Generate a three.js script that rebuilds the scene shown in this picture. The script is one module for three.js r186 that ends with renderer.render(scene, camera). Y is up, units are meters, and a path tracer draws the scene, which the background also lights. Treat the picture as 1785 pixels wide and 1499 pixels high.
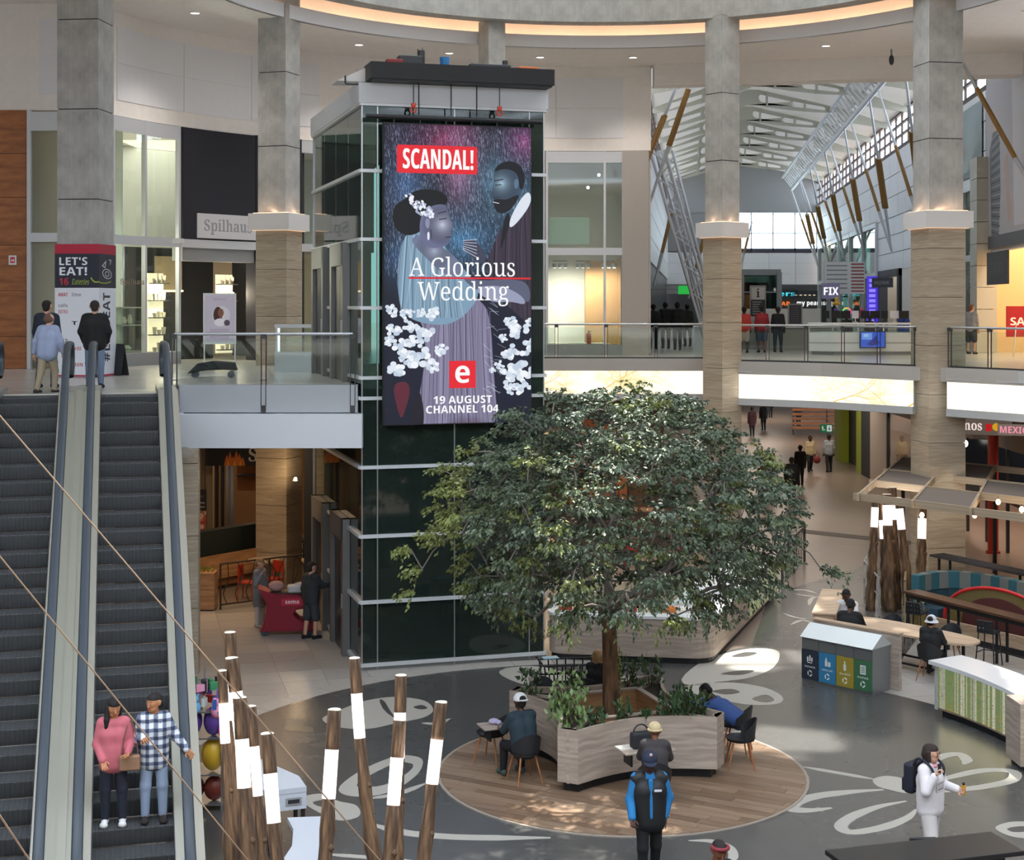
import * as THREE from 'three';
import { mergeGeometries } from 'three/addons/utils/BufferGeometryUtils.js';
import { RoundedBoxGeometry } from 'three/addons/geometries/RoundedBoxGeometry.js';
import { RectAreaLightUniformsLib } from 'three/addons/lights/RectAreaLightUniformsLib.js';

// ---------- camera, sky, sun, exposure ----------
RectAreaLightUniformsLib.init();
const scene = new THREE.Scene();
const renderer = new THREE.WebGLRenderer({ antialias: true });
renderer.toneMapping = THREE.LinearToneMapping;
renderer.toneMappingExposure = 1.0;
renderer.shadowMap.enabled = true;
const EYE = 7.7, FOCAL = 2600, HORIZON = 530, MID = 892.5;      // eye height (m); lens in pixels of the 1785 x 1499 frame
const camera = new THREE.PerspectiveCamera(2 * Math.atan(969 / FOCAL) * 180 / Math.PI, 1785 / 1938, 0.1, 400);
camera.position.set(0, EYE, 0);
camera.setViewOffset(1785, 1938, 0, 439, 1785, 1499);           // level shift lens: the horizon lies above the middle of the frame
camera.updateProjectionMatrix();
scene.add(camera);
scene.background = new THREE.Color(0.81, 0.91, 1.05);            // bright even overcast-to-hazy sky above the skylights
scene.backgroundIntensity = 5.3;
const sun = new THREE.DirectionalLight(new THREE.Color(1, 0.95, 0.86), 13);
sun.position.set(1.8 + 6.49, 40, -24.5 - 17.3); sun.target.position.set(1.8, 0, -24.5);
sun.castShadow = true; sun.shadow.radius = 2; sun.shadow.mapSize.set(4096, 4096);
Object.assign(sun.shadow.camera, { left: -22, right: 22, top: 22, bottom: -22, near: 1, far: 90 });
scene.add(sun, sun.target);
// ---------- helpers ----------
const V = (x, y, z) => new THREE.Vector3(x, y, z);
const at = (u, v, d) => V((u - MID) * d / FOCAL, EYE - (v - HORIZON) * d / FOCAL, -d);   // survey reading and distance -> place in the hall
const floorAt = (u, v, y = 0) => at(u, v, (EYE - y) * FOCAL / (v - HORIZON));            // survey reading of a point at height y
let seed = 7;
const rnd = (a = 1, b) => { seed = (seed * 1664525 + 1013904223) >>> 0; const r = seed / 4294967296; return b === undefined ? r * a : a + r * (b - a); };
const clamp = (x, a, b) => Math.min(b, Math.max(a, x)), lerp = (a, b, t) => a + (b - a) * t;
const used = new Map();
function numbered(name) { const n = used.get(name) ?? 0; used.set(name, n + 1); return n ? name + '_' + String(n).padStart(3, '0') : name; }
function put(o, pos, turn) { if (pos) Array.isArray(pos) ? o.position.set(...pos) : o.position.copy(pos); if (turn) o.rotation.y = turn; return o; }
function thing(name, label, category, pos, turn, group) {
  const o = new THREE.Group(); o.name = numbered(name); scene.add(put(o, pos, turn)); o.userData = { label, category }; if (group) o.userData.group = group; return o;
}
function geo(g) { return Array.isArray(g) ? (g.length > 1 ? mergeGeometries(g.map((x) => { const y = x.index ? x.toNonIndexed() : x; for (const k of Object.keys(y.attributes)) if (!['position', 'normal', 'uv'].includes(k)) y.deleteAttribute(k); return y; })) : g[0]) : g; }
function part(name, g, m, parent, pos, turn) { const o = new THREE.Mesh(geo(g), m); o.name = name; (parent ?? scene).add(put(o, pos, turn)); return o; }
function single(name, label, category, g, m, pos, turn, group) {
  const o = part(numbered(name), g, m, scene, pos, turn); o.userData = { label, category }; if (group) o.userData.group = group; return o;
}
function struct(name, g, m, label) { const o = part(numbered(name), g, m); o.userData = { kind: 'structure', label, category: name.split('_')[0] }; return o; }
function structGroup(name, label) { const o = new THREE.Group(); o.name = numbered(name); o.userData = { kind: 'structure', label, category: name.split('_')[0] }; scene.add(o); return o; }
function clone(src, pos, turn, label) { const c = src.clone(); c.name = numbered(src.name.replace(/_\d{3}$/, '')); c.userData = { ...src.userData }; if (label) c.userData.label = label; scene.add(put(c, pos)); c.rotation.y = turn ?? 0; return c; }
// geometry: uv in metres by the way a face points
function uvBox(g, s = 1, turn = false) {
  if (g.index) g = g.toNonIndexed();
  const p = g.attributes.position, n = g.attributes.normal, uv = new Float32Array(p.count * 2);
  for (let i = 0; i < p.count; i++) {
    const ax = Math.abs(n.getX(i)), ay = Math.abs(n.getY(i)), az = Math.abs(n.getZ(i));
    let a, b; if (ay > 0.7) { a = p.getX(i); b = p.getZ(i); } else if (ax > az) { a = p.getZ(i); b = p.getY(i); } else { a = p.getX(i); b = p.getY(i); }
    if (turn) [a, b] = [b, a]; uv[2 * i] = a / s; uv[2 * i + 1] = b / s;
  }
  g.setAttribute('uv', new THREE.BufferAttribute(uv, 2)); return g;
}
const box = (w, h, d, x = 0, y = 0, z = 0) => uvBox(new THREE.BoxGeometry(w, h, d).translate(x, y, z));
const rbox = (w, h, d, x = 0, y = 0, z = 0, r = 0.02, s = 1) => uvBox(new RoundedBoxGeometry(w, h, d, s, r).translate(x, y, z));
const cyl = (r0, r1, h, x = 0, y = 0, z = 0, n = 16) => new THREE.CylinderGeometry(r1, r0, h, n).translate(x, y + h / 2, z);   // stands on y
const ball = (r, x, y, z, sx = 1, sy = 1, sz = 1, n = 12) => new THREE.SphereGeometry(r, n, Math.max(6, n * 0.7 | 0)).scale(sx, sy, sz).translate(x, y, z);
function between(g, a, b) { // a shape one unit long on y, laid from a to b
  const q = new THREE.Quaternion().setFromUnitVectors(V(0, 1, 0), b.clone().sub(a).normalize());
  return g.applyMatrix4(new THREE.Matrix4().compose(a.clone().add(b).multiplyScalar(0.5), q, V(1, 1, 1)));
}
const rod = (a, b, r = 0.02, r2 = r, n = 8) => between(new THREE.CylinderGeometry(r2, r, a.distanceTo(b), n), a, b);
function bar(a, b, w = 0.05, h = w) { // square bar from a to b, h measured upwards
  const l = a.distanceTo(b), z = b.clone().sub(a).normalize(), x = V(0, 1, 0).cross(z); if (x.length() < 1e-3) x.set(1, 0, 0); x.normalize();
  return new THREE.BoxGeometry(w, h, l).applyMatrix4(new THREE.Matrix4().makeBasis(x, z.clone().cross(x), z).setPosition(a.clone().add(b).multiplyScalar(0.5)));
}
const shapeOf = (pts) => new THREE.Shape(pts.map(([x, d]) => new THREE.Vector2(x, d)));
function prism(pts, y0, y1, holes = [], uvs = 1) { // plan outline in (x, distance) -> upright solid
  const s = shapeOf(pts); for (const h of holes) s.holes.push(new THREE.Path(h.map(([x, d]) => new THREE.Vector2(x, d))));
  const g = new THREE.ExtrudeGeometry(s, { depth: y1 - y0, bevelEnabled: false, curveSegments: 1 }); g.rotateX(-Math.PI / 2).translate(0, y0, 0); return uvBox(g, uvs);
}
function extr(pts, depth, bevel = 0, holes = []) { // outline in (x, y), thickness along z, centred
  const s = new THREE.Shape(pts.map(([x, y]) => new THREE.Vector2(x, y))); for (const h of holes) s.holes.push(new THREE.Path(h.map(([x, y]) => new THREE.Vector2(x, y))));
  return uvBox(new THREE.ExtrudeGeometry(s, { depth, bevelEnabled: bevel > 0, bevelSize: bevel, bevelThickness: bevel, bevelSegments: 1, curveSegments: 6 }).translate(0, 0, -depth / 2));
}
const ROT = [2.6, 35.6];                                              // centre of the rotunda (x, distance)
const ringPt = (r, deg, c = ROT) => [c[0] + r * Math.sin(deg * Math.PI / 180), c[1] + r * Math.cos(deg * Math.PI / 180)];
const arcPts = (r, a0, a1, n, c = ROT) => Array.from({ length: n + 1 }, (_, i) => ringPt(r, lerp(a0, a1, i / n), c));
const arcBand = (r0, r1, a0, a1, y0, y1, n = 24, c = ROT) => prism([...arcPts(r0, a0, a1, n, c), ...arcPts(r1, a1, a0, n, c)], y0, y1);
const P3 = ([x, d], y) => V(x, y, -d);
function smoothTube(pts, r, seg = 40, rs = 8, closed = false) { return new THREE.TubeGeometry(new THREE.CatmullRomCurve3(pts, closed), seg, r, rs, closed); }
// noise and textures
const hash = (x, y) => { let h = Math.imul(x, 374761393) ^ Math.imul(y, 668265263); h = Math.imul(h ^ (h >>> 13), 1274126177); return ((h ^ (h >>> 16)) >>> 0) / 4294967296; };
function vn(x, y, px, py) { const m = (a, n) => ((a % n) + n) % n, ix = Math.floor(x), iy = Math.floor(y), f = x - ix, g = y - iy, u = f * f * (3 - 2 * f), v = g * g * (3 - 2 * g); const h = (a, b) => hash(m(a, px), m(b, py)); return lerp(lerp(h(ix, iy), h(ix + 1, iy), u), lerp(h(ix, iy + 1), h(ix + 1, iy + 1), u), v); }
function fbm(u, v, px, py, o = 4) { let s = 0, a = 0.5; for (let i = 0; i < o; i++, px *= 2, py *= 2, a *= 0.5) s += a * vn(u * px + i * 17, v * py + i * 31, px, py); return s / (1 - Math.pow(0.5, o)); }
function tex(w, h, fn, { srgb = true, repeat } = {}) {
  const data = new Uint8Array(w * h * 4);
  for (let y = 0; y < h; y++) for (let x = 0; x < w; x++) { const c = fn(x / w, y / h), i = (y * w + x) * 4; for (let k = 0; k < 3; k++) data[i + k] = clamp(Array.isArray(c) ? c[k] : c, 0, 1) * 255; data[i + 3] = 255; }
  const t = new THREE.DataTexture(data, w, h); t.wrapS = t.wrapT = THREE.RepeatWrapping; t.magFilter = THREE.LinearFilter; if (srgb) t.colorSpace = THREE.SRGBColorSpace; if (repeat) t.repeat.set(...repeat); t.needsUpdate = true; return t;
}
function canvasTex(w, h, draw) { const c = document.createElement('canvas'); c.width = w; c.height = h; const g = c.getContext('2d'); draw(g, w, h); const t = new THREE.CanvasTexture(c); t.colorSpace = THREE.SRGBColorSpace; return t; }
const hex = (s) => { const c = parseInt(s.slice(1), 16); return [(c >> 16) / 255, ((c >> 8) & 255) / 255, (c & 255) / 255]; };
const mixc = (a, b, t) => [lerp(a[0], b[0], t), lerp(a[1], b[1], t), lerp(a[2], b[2], t)];
const std = (color, roughness = 0.6, o = {}) => new THREE.MeshPhysicalMaterial({ color, roughness, ...o });
const glow = (color, power) => new THREE.MeshStandardMaterial({ color, roughness: 0.5, emissive: color, emissiveIntensity: power });
function area(color, power, w, h, from, to) { const l = new THREE.RectAreaLight(color, power, w, h); l.position.copy(from); l.lookAt(to); scene.add(l); return l; }
function pointLight(color, power, p, radius = 1) { const l = new THREE.PointLight(color, power, 0, 2); l.position.copy(p); l.shadow.radius = radius; scene.add(l); return l; }

// ---------- materials ----------
const speck = (base, amp, px = 8, py = 8) => { const b = hex(base); return tex(256, 256, (u, v) => { const n = (fbm(u, v, px, py, 5) - 0.5) * amp; return [b[0] + n, b[1] + n, b[2] + n]; }); };
const M = {};
M.concrete = std('#ffffff', 0.85, { map: tex(512, 512, (u, v) => { const n = (fbm(u, v, 4, 4, 6) - 0.5) * 0.16 + (fbm(u, v, 24, 2, 3) - 0.5) * 0.06 - (hash(u * 512 | 0, v * 512 | 0) > 0.996 ? 0.12 : 0); return [0.655 + n, 0.655 + n, 0.64 + n]; }) });
M.travertine = std('#ffffff', 0.5, { map: tex(512, 512, (u, v) => { const w = (fbm(u, v, 3, 6, 3) - 0.5) * 0.5, a = fbm(u, v + w * 0.02, 3, 60, 3), b = fbm(u, v, 2, 18, 3); const t = clamp(a * 0.75 + b * 0.45 - 0.1, 0, 1); return mixc([0.725, 0.68, 0.605], [0.545, 0.485, 0.405], Math.pow(t, 1.6)); }) });
M.white = std('#dedcd8', 0.6);
M.plaster = std('#ffffff', 0.75, { map: speck('#efebe6', 0.03) });
M.panel = std('#e6e7ea', 0.5);
M.grey = std('#8d8f90', 0.5);
M.steel = std('#b9bdc0', 0.32, { metalness: 0.85 });
M.darkSteel = std('#4a4b4d', 0.4, { metalness: 0.7 });
M.silverPaint = std('#c9cdd2', 0.4, { metalness: 0.3 });
M.black = std('#17181b', 0.5);
M.matteBlack = std('#232529', 0.8);
M.navy = std('#22232c', 0.8);
M.glass = std('#f4fbf8', 0.03, { transmission: 1, thickness: 0, ior: 1.5 });
M.tint = std('#7d9a92', 0.03, { transmission: 1, thickness: 0, ior: 1.5 });
M.darkGlass = std('#2a3833', 0.04, { transmission: 1, thickness: 0, ior: 1.55 });
M.rubber = std('#3c444c', 0.4);
M.screed = std('#ffffff', 0.36, { map: tex(512, 512, (u, v) => { const n = (fbm(u, v, 7, 7, 6) - 0.5) * 0.03; return [0.31 + n, 0.31 + n, 0.305 + n]; }), roughnessMap: tex(256, 256, (u, v) => 0.75 + (fbm(u, v, 6, 6, 4) - 0.5) * 0.12, { srgb: false }) });
for (const k of ['map', 'roughnessMap']) M.screed[k].repeat.set(1 / 4, 1 / 4);
M.inlay = std('#aeaaa0', 0.5);
M.tiles = ['#a9a49d', '#b0aba3', '#a39e98'].map((c) => std('#ffffff', 0.35, { map: speck(c, 0.05, 10, 10) }));
M.grout = std('#86827c', 0.7);
M.warmTile = std('#ffffff', 0.28, { map: (() => { const t = tex(512, 512, (u, v) => { const n = (fbm(u, v, 6, 6, 5) - 0.5) * 0.06; return [0.52 + n, 0.465 + n, 0.42 + n]; }); t.repeat.set(0.25, 0.25); return t; })() });
const woodTex = (a, b, seedy = 0, px = 2, py = 30) => tex(256, 256, (u, v) => { const w = (fbm(u + seedy, v, 2, 3, 3) - 0.5) * 0.12, t = fbm(u, v + w, px, py, 4); return mixc(hex(a), hex(b), clamp((t - 0.25) * 1.6, 0, 1)); });
M.paleWood = std('#ffffff', 0.55, { map: woodTex('#cbb49a', '#a58a70') });
M.washedWood = std('#ffffff', 0.55, { map: woodTex('#b5a698', '#8d8074', 0.3, 2, 24) });
M.oak = std('#ffffff', 0.5, { map: woodTex('#c0946a', '#8f6846', 0.6) });
M.redWood = std('#ffffff', 0.45, { map: woodTex('#a86a3c', '#82502d', 0.1, 3, 10) });
M.gold = std('#ffffff', 0.45, { map: woodTex('#a8803c', '#73502a', 0.4, 20, 3) });
M.bark = std('#ffffff', 0.95, { map: tex(256, 256, (u, v) => { const t = fbm(u, v, 14, 5, 5); return mixc([0.22, 0.165, 0.12], [0.50, 0.39, 0.28], clamp(t * 1.7 - 0.35, 0, 1)); }), bumpMap: tex(256, 256, (u, v) => fbm(u, v, 18, 6, 5), { srgb: false }), bumpScale: 0.012 });
M.trunk = std('#ffffff', 0.95, { map: tex(256, 256, (u, v) => { const t = fbm(u, v, 16, 5, 5); return mixc([0.23, 0.16, 0.11], [0.47, 0.35, 0.25], clamp(t * 1.7 - 0.35, 0, 1)); }), bumpMap: M.bark.bumpMap, bumpScale: 0.015 });
M.cutWood = std('#d8cdb8', 0.8);
M.soil = std('#2e2620', 0.95);
M.green = std('#3c5030', 0.7);
// ---------- ground floor ----------
const DECK = [1.8, 24.5];                                              // centre of the round timber deck (x, distance)
const AX = [0.254, -0.967], AXR = 14.7 * Math.PI / 180;                // building axis of escalators and lift tower
const floor = structGroup('floor', 'ground floor of the mall with grey round screed, pale tiles and brown corridor');
part('slab', prism([[-24, -8], [45, -8], [45, 135], [-24, 135]], -0.3, -0.004), M.warmTile, floor);
{ // pale tiles, laid along the building axis, left of the screed and in the seating corner
  const s = 0.9, g = uvBox(new THREE.BoxGeometry(s - 0.008, 0.012, s - 0.008)), c = Math.cos(AXR), n = Math.sin(AXR);
  const lay = (x0, d0, i0, i1, j0, j1, ok) => { for (let i = i0; i < i1; i++) for (let j = j0; j < j1; j++) { const a = i * s, b = j * s, x = x0 + a * c - b * n, d = d0 + a * n + b * c; if (!ok(x, d)) continue; const t = part('tile', g, M.tiles[hash(i + 50, j + 90) * 3 | 0], floor, [x, 0.002, -d]); t.rotation.y = AXR; } };
  lay(-6, 23, -3, 9, -5, 17, (x, d) => Math.hypot(x - 1.9, d - 24.4) > 7.2 && x > -9 + (d - 23) * 0.05 && x < 1 && d < 37.5);
  lay(8, 26, -2, 8, -5, 9, (x, d) => Math.hypot(x - 1.9, d - 24.4) > 7.2 && x > 7 && d > 21 && d < 35.5);
}
part('grout_bed', prism([[-9.5, 18], [0.5, 18], [0.5, 31], [-4.5, 38.5], [-9.5, 38.5]], -0.01, -0.003), M.grout, floor);
part('grout_bed', prism([[7, 20], [16, 20], [16, 36], [7, 36]], -0.01, -0.003), M.grout, floor);
for (let a = -92; a < -4; a += 6.5) part('border_tile', arcBand(7.52, 7.95, a, a + 6.35, -0.01, 0.0125, 3, [1.9, 24.4]), M.tiles[1], floor);
part('screed', prism(arcPts(7.5, 0, 358, 90, [1.9, 24.4]), -0.02, 0.014), M.screed, floor);
part('screed', prism([[-2, 28], [5.4, 33.6], [6.81, 39.4], [10.4, 43.9], [11.6, 42.6], [9.4, 34.5], [7.2, 29.4]], -0.02, 0.011), M.screed, floor);
part('drain_strip', prism([[9.75, 50.2], [13, 47.6], [13.2, 48.3], [9.9, 51]], -0.02, 0.006), std('#5c5855', 0.6), floor);
{ // round timber deck: staggered planks cut to the circle
  const deck = structGroup('floor_deck', 'round timber deck of brown planks under the tree planter');
  part('deck_edge', arcBand(2.98, 3.03, 0, 360, 0, 0.03, 64, DECK), std('#9a8f82', 0.6), deck);
  const woods = [['#8d735c', '#6f5a49'], ['#80674f', '#655141'], ['#967d66', '#7a6553']].map(([a, b], k) => std('#ffffff', 0.42, { map: woodTex(a, b, k * 0.37, 2, 16) }));
  const R = 2.975, w = 0.19, ang = -0.5, cut = (r, off) => Math.sqrt(Math.max(0, r * r - off * off));
  for (let i = -16; i < 16; i++) {
    const y0 = i * w, y1 = y0 + w - 0.006, far = Math.max(Math.abs(y0), Math.abs(y1)); if (Math.min(Math.abs(y0), Math.abs(y1)) > R) continue;
    let x = -3.2 - hash(i + 40, 3) * 1.2;
    while (x < R) {
      const x1 = x + 1.35, poly = []; const lo = Math.max(x, -R), hi = Math.min(x1 - 0.006, R);
      const clip = (px, py) => { const m = cut(R, py); return clamp(px, -m, m); };
      for (let k = 0; k <= 4; k++) poly.push([clip(lo, lerp(y0, y1, k / 4)), lerp(y0, y1, k / 4)]);
      for (let k = 4; k >= 0; k--) poly.push([clip(hi, lerp(y0, y1, k / 4)), lerp(y0, y1, k / 4)]);
      const wid = Math.max(...poly.map((p) => p[0])) - Math.min(...poly.map((p) => p[0]));
      if (hi > lo && wid > 0.06 && far < R + w) {
        const ok = poly.map(([a, b]) => { const m = Math.hypot(a, b); return m > R ? [a * R / m, b * R / m] : [a, b]; });
        const g = prism(ok, 0.012, 0.034 + hash(i, x * 10 | 0) * 0.001);
        const o = part('plank', g, woods[hash(i * 3 + 7, (x * 7 | 0) + 50) * 3 | 0], deck, [DECK[0], 0, -DECK[1]]); o.rotation.y = ang;
      }
      x = x1;
    }
  }
}
// ---------- upper floor ----------
const BR = 31.5;                                                       // front edge of the left bridge
const upperFloor = structGroup('floor_upper', 'upper gallery floor of pale polished tile around the rotunda');
M.upTile = std('#ffffff', 0.25, { map: (() => { const t = tex(512, 512, (u, v) => { const n = (fbm(u, v, 5, 5, 5) - 0.5) * 0.05; return [0.71 + n, 0.695 + n, 0.675 + n]; }); t.repeat.set(0.3, 0.3); return t; })() });
part('slab', prism([[-24, 27.6], [-9.75, 27.6], [-9.55, 28.3], [-6.9, 28.95], [-7.1, 29.6], [-7.05, BR], [-3.3, BR], [-5.3, 38.5], [-3, 45.6], [-0.5, 46.7], [1, 46.6], [6, 46.4], [6.5, 44.5], [8.9, 42.9], [10.9, 40.6], [11.6, 39.9], [13.2, 37.6], [14.6, 33], [15, 28], [24, 28], [42, 135], [-24, 135]], 5.62, 6.0), M.upTile, upperFloor);
part('viewing_gallery', prism([[-24, -8], [30, -8], [30, 1.1], [-24, 1.1]], 5.6, 6.0), M.upTile, upperFloor);
const lowCeil = struct('ceiling_lower', [prism([[-24, 27.6], [-9.6, 28], [-6.3, 29.6], [-7.0, BR + 0.3], [-3.2, BR + 0.3], [-5.0, 37], [-3, 46], [1, 47], [6.2, 46.8], [6.7, 44.9], [9.1, 43.3], [11.1, 41], [13.4, 38], [14.8, 33], [15.2, 28], [24, 28], [42, 135], [-24, 135]], 4.66, 4.72)], std('#8f867c', 0.8), 'low ceiling of the ground floor under the gallery');
// ---------- main ceiling with the round opening ----------
const CEIL = 15.6;
struct('ceiling', prism([[-26, -9], [42, -9], [42, 49.5], [4.7, 49.5], [4.7, 60], [-26, 60]], CEIL, CEIL + 0.15, [arcPts(10.5, 0, 356, 90), [[-16, 1], [-16, 18], [18, 18], [18, 1]]]), M.plaster, 'plaster ceiling around the round skylight opening');
struct('trim_fascia', arcBand(10.4, 10.56, 0, 360, CEIL, CEIL + 0.38, 96), std('#d3d7dc', 0.5), 'pale ring fascia at the edge of the round ceiling opening');
struct('ceiling_cove', [arcBand(11.0, 11.15, 0, 360, CEIL + 0.1, 16.75, 96), arcBand(9.8, 11.15, 0, 360, 16.7, 16.85, 96)], M.plaster, 'cove behind the ring fascia lit from its trough');
struct('beam_ring', arcBand(9.35, 9.95, 0, 360, 16.2, 18.4, 96), M.concrete, 'curved concrete ring beam carried by the columns');
{ // glazed roofs above the openings: steel ribs
  const sk = structGroup('roof_skylight', 'steel ribs of the round skylight above the rotunda');
  for (let i = -4; i <= 4; i++) { const h = Math.sqrt(Math.max(0, 9.6 * 9.6 - (i * 2.1) ** 2)); part('rib', bar(V(ROT[0] + i * 2.1, 18.6, -(ROT[1] - h)), V(ROT[0] + i * 2.1, 18.6, -(ROT[1] + h)), 0.16, 0.4), M.silverPaint, sk); part('rib', bar(V(ROT[0] - h, 18.5, -(ROT[1] + i * 2.1)), V(ROT[0] + h, 18.5, -(ROT[1] + i * 2.1)), 0.12, 0.25), M.silverPaint, sk); }
  const lv = structGroup('roof_sun_blockers', 'added unseen white blades under the round skylight, gapped to throw sun patches'), ax = [0.351, 0.936], bx = [0.936, -0.351], open = (x, d) => Math.hypot(x - 4.1, (d - 30.2) * 0.8) < 1.25 || Math.hypot(x - 8.3, d - 40.2) < 1.1 || Math.hypot((x - 7.6) * 0.8, d - 34) < 0.9 || Math.hypot(x - 5.2, d - 38.2) < 0.5 || Math.hypot((x - 3.3) * 0.8, d - 28.3) < 0.9;  // added unseen blades block the sun, gaps let chosen patches through
  for (let t = -9.1; t < 9.2; t += 0.36) { const h = Math.sqrt(9.25 ** 2 - t * t), at1 = (q) => [ROT[0] + ax[0] * t + bx[0] * q, ROT[1] + ax[1] * t + bx[1] * q]; let s0 = -h; for (let q = -h; q <= h + 0.01; q += 0.1) { const stop = open(...at1(q)) || q + 0.1 > h; if (stop) { if (q - s0 > 0.2) part('blocker_blade', bar(P3(at1(s0), 18), P3(at1(q), 18), 0.02, 0.8), M.white, lv); s0 = q + 0.1; } } }
  const s2 = structGroup('roof_skylight', 'steel ribs of the added unseen skylight sized to light the near hall');  // added skylight out of view, sized for the light it sends in
  for (let i = 0; i <= 6; i++) part('rib', bar(V(-16 + i * 5.66, 16.2, -1), V(-16 + i * 5.66, 16.2, -18), 0.15, 0.4), M.silverPaint, s2);
  for (let i = 0; i <= 5; i++) part('rib', bar(V(-16, 16.1, -1 - i * 3.4), V(18, 16.1, -1 - i * 3.4), 0.12, 0.3), M.silverPaint, s2);
}
// peach cove lamps in the trough
{ const cove = thing('cove_lamp', 'peach light strip glowing in the trough above the ring fascia', 'light');
  part('light_strip', arcBand(10.7, 10.8, -75, 75, CEIL + 0.16, CEIL + 0.19, 48), glow(new THREE.Color(1, 0.62, 0.38), 4), cove);
  for (let a = -66; a <= 66; a += 12) { const p = P3(ringPt(10.75, a), CEIL + 0.21), q = P3(ringPt(11.15, a), CEIL + 1.2); area(new THREE.Color(1, 0.62, 0.38), 9, 2.1, 0.1, p, q); } }
// downlights
const ORD = ['first', 'second', 'third', 'fourth', 'fifth', 'sixth', 'seventh', 'eighth', 'ninth'], DOWN = [-66.6, -36.5, -22, -8, 6, 35, 51, 68].map((a) => ringPt(12.2, a));
DOWN.forEach((p, i) => { const t = thing('downlight', `recessed round ceiling downlight, ${ORD[i]} from the left along the ceiling ring`, 'light', [p[0], CEIL, -p[1]], 0, 'ceiling downlights round the opening');
  part('trim_ring', new THREE.TorusGeometry(0.14, 0.022, 8, 24).rotateX(Math.PI / 2).translate(0, -0.005, 0), M.white, t); part('lamp_lens', new THREE.CylinderGeometry(0.125, 0.125, 0.012, 20).translate(0, -0.004, 0), glow(new THREE.Color(1, 0.93, 0.82), 6), t);
  const l = new THREE.SpotLight(new THREE.Color(1, 0.88, 0.8), 40, 0, 0.9, 0.7, 2); l.position.set(p[0], CEIL - 0.05, -p[1]); l.target.position.set(p[0], 6, -p[1]); l.shadow.radius = 4; scene.add(l, l.target); });
// ---------- outer shell out of view ----------
struct('wall_left', [box(0.4, 17, 48, -24.2, 8, -15), box(0.4, 17, 120, -24.2, 8, -96)], M.plaster, 'plain plaster side wall');
struct('wall_back', box(66, 17, 0.4, 9, 8, 8.2), M.plaster, 'plain plaster wall behind the viewing gallery');
struct('wall_right', box(0.4, 17, 46, 30, 8, -15), M.plaster, 'plain plaster side wall');
// ---------- rotunda wall: white panelled bulkhead over the shopfronts ----------
const thetaOf = (u, r) => { const k = (u - MID) / FOCAL, a = k * k + 1, b = -2 * (k * ROT[0] + ROT[1]), c = ROT[0] ** 2 + ROT[1] ** 2 - r * r; const d = (-b + Math.sqrt(b * b - 4 * a * c)) / (2 * a); return Math.atan2(k * d - ROT[0], d - ROT[1]) * 180 / Math.PI; };
const RW = 14.1, HEAD = 12.8, TR = 9.45;                               // wall radius, bulkhead underside, transom height
const bulk = structGroup('wall_rotunda', 'curved white panelled wall above the shopfronts');
part('plaster_band', arcBand(RW, RW + 0.3, -73, thetaOf(1134, RW), HEAD, CEIL, 60), M.plaster, bulk);
const panelG = (a0, a1, y0, y1) => arcBand(RW - 0.02, RW, a0 + 0.035, a1 - 0.035, y0 + 0.01, y1 - 0.01, 8);
for (const row of [[-72, [203, 320, 438]], [0, [438, 557]], [0, [620, 740, 860]], [0, [860, 969]], [0, [969, 1087]]]) for (let i = 0; i + 1 < row[1].length; i++) for (const [y0, y1] of [[13.22, 14.22], [14.22, 15.22]]) part('panel', panelG(thetaOf(row[1][i], RW), thetaOf(row[1][i + 1], RW), y0, y1), M.panel, bulk);
part('shadow_gap', arcBand(RW + 0.02, RW + 0.25, thetaOf(203, RW), thetaOf(640, RW), HEAD - 0.05, HEAD, 40), M.matteBlack, bulk);
// flat end of that wall at the far left
const wl = structGroup('wall_far_left', 'flat white panelled wall over the timber panel at the far left');
part('plaster_band', box(13, 2.8, 0.3, -18.2, 14.2, -39.4), M.plaster, wl);
for (const [x0, x1] of [[-16.3, -13.55], [-12.45, -11.6]]) for (const [y0, y1] of [[13.22, 14.22], [14.22, 15.22]]) part('panel', box(x1 - x0 - 0.02, y1 - y0 - 0.02, 0.02, (x0 + x1) / 2, (y0 + y1) / 2, -39.24), M.panel, wl);
{ const tp = structGroup('wall_timber', 'reddish timber wall panels beside the jewellery shop'); const ys = [6, 6.85, 8.05, 9.25, 10.5, 11.65, HEAD];
  for (let i = 0; i + 1 < ys.length; i++) for (const [x0, x1] of [[-16.2, -14.9], [-14.9, -13.6], [-13.6, -12.72]]) part('panel', box(x1 - x0 - 0.012, ys[i + 1] - ys[i] - 0.012, 0.06, (x0 + x1) / 2, (ys[i] + ys[i + 1]) / 2, -39.2), M.redWood, tp);
  part('backing', box(4, 6.9, 0.1, -14.7, 9.4, -39.32), M.black, tp); }
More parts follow.
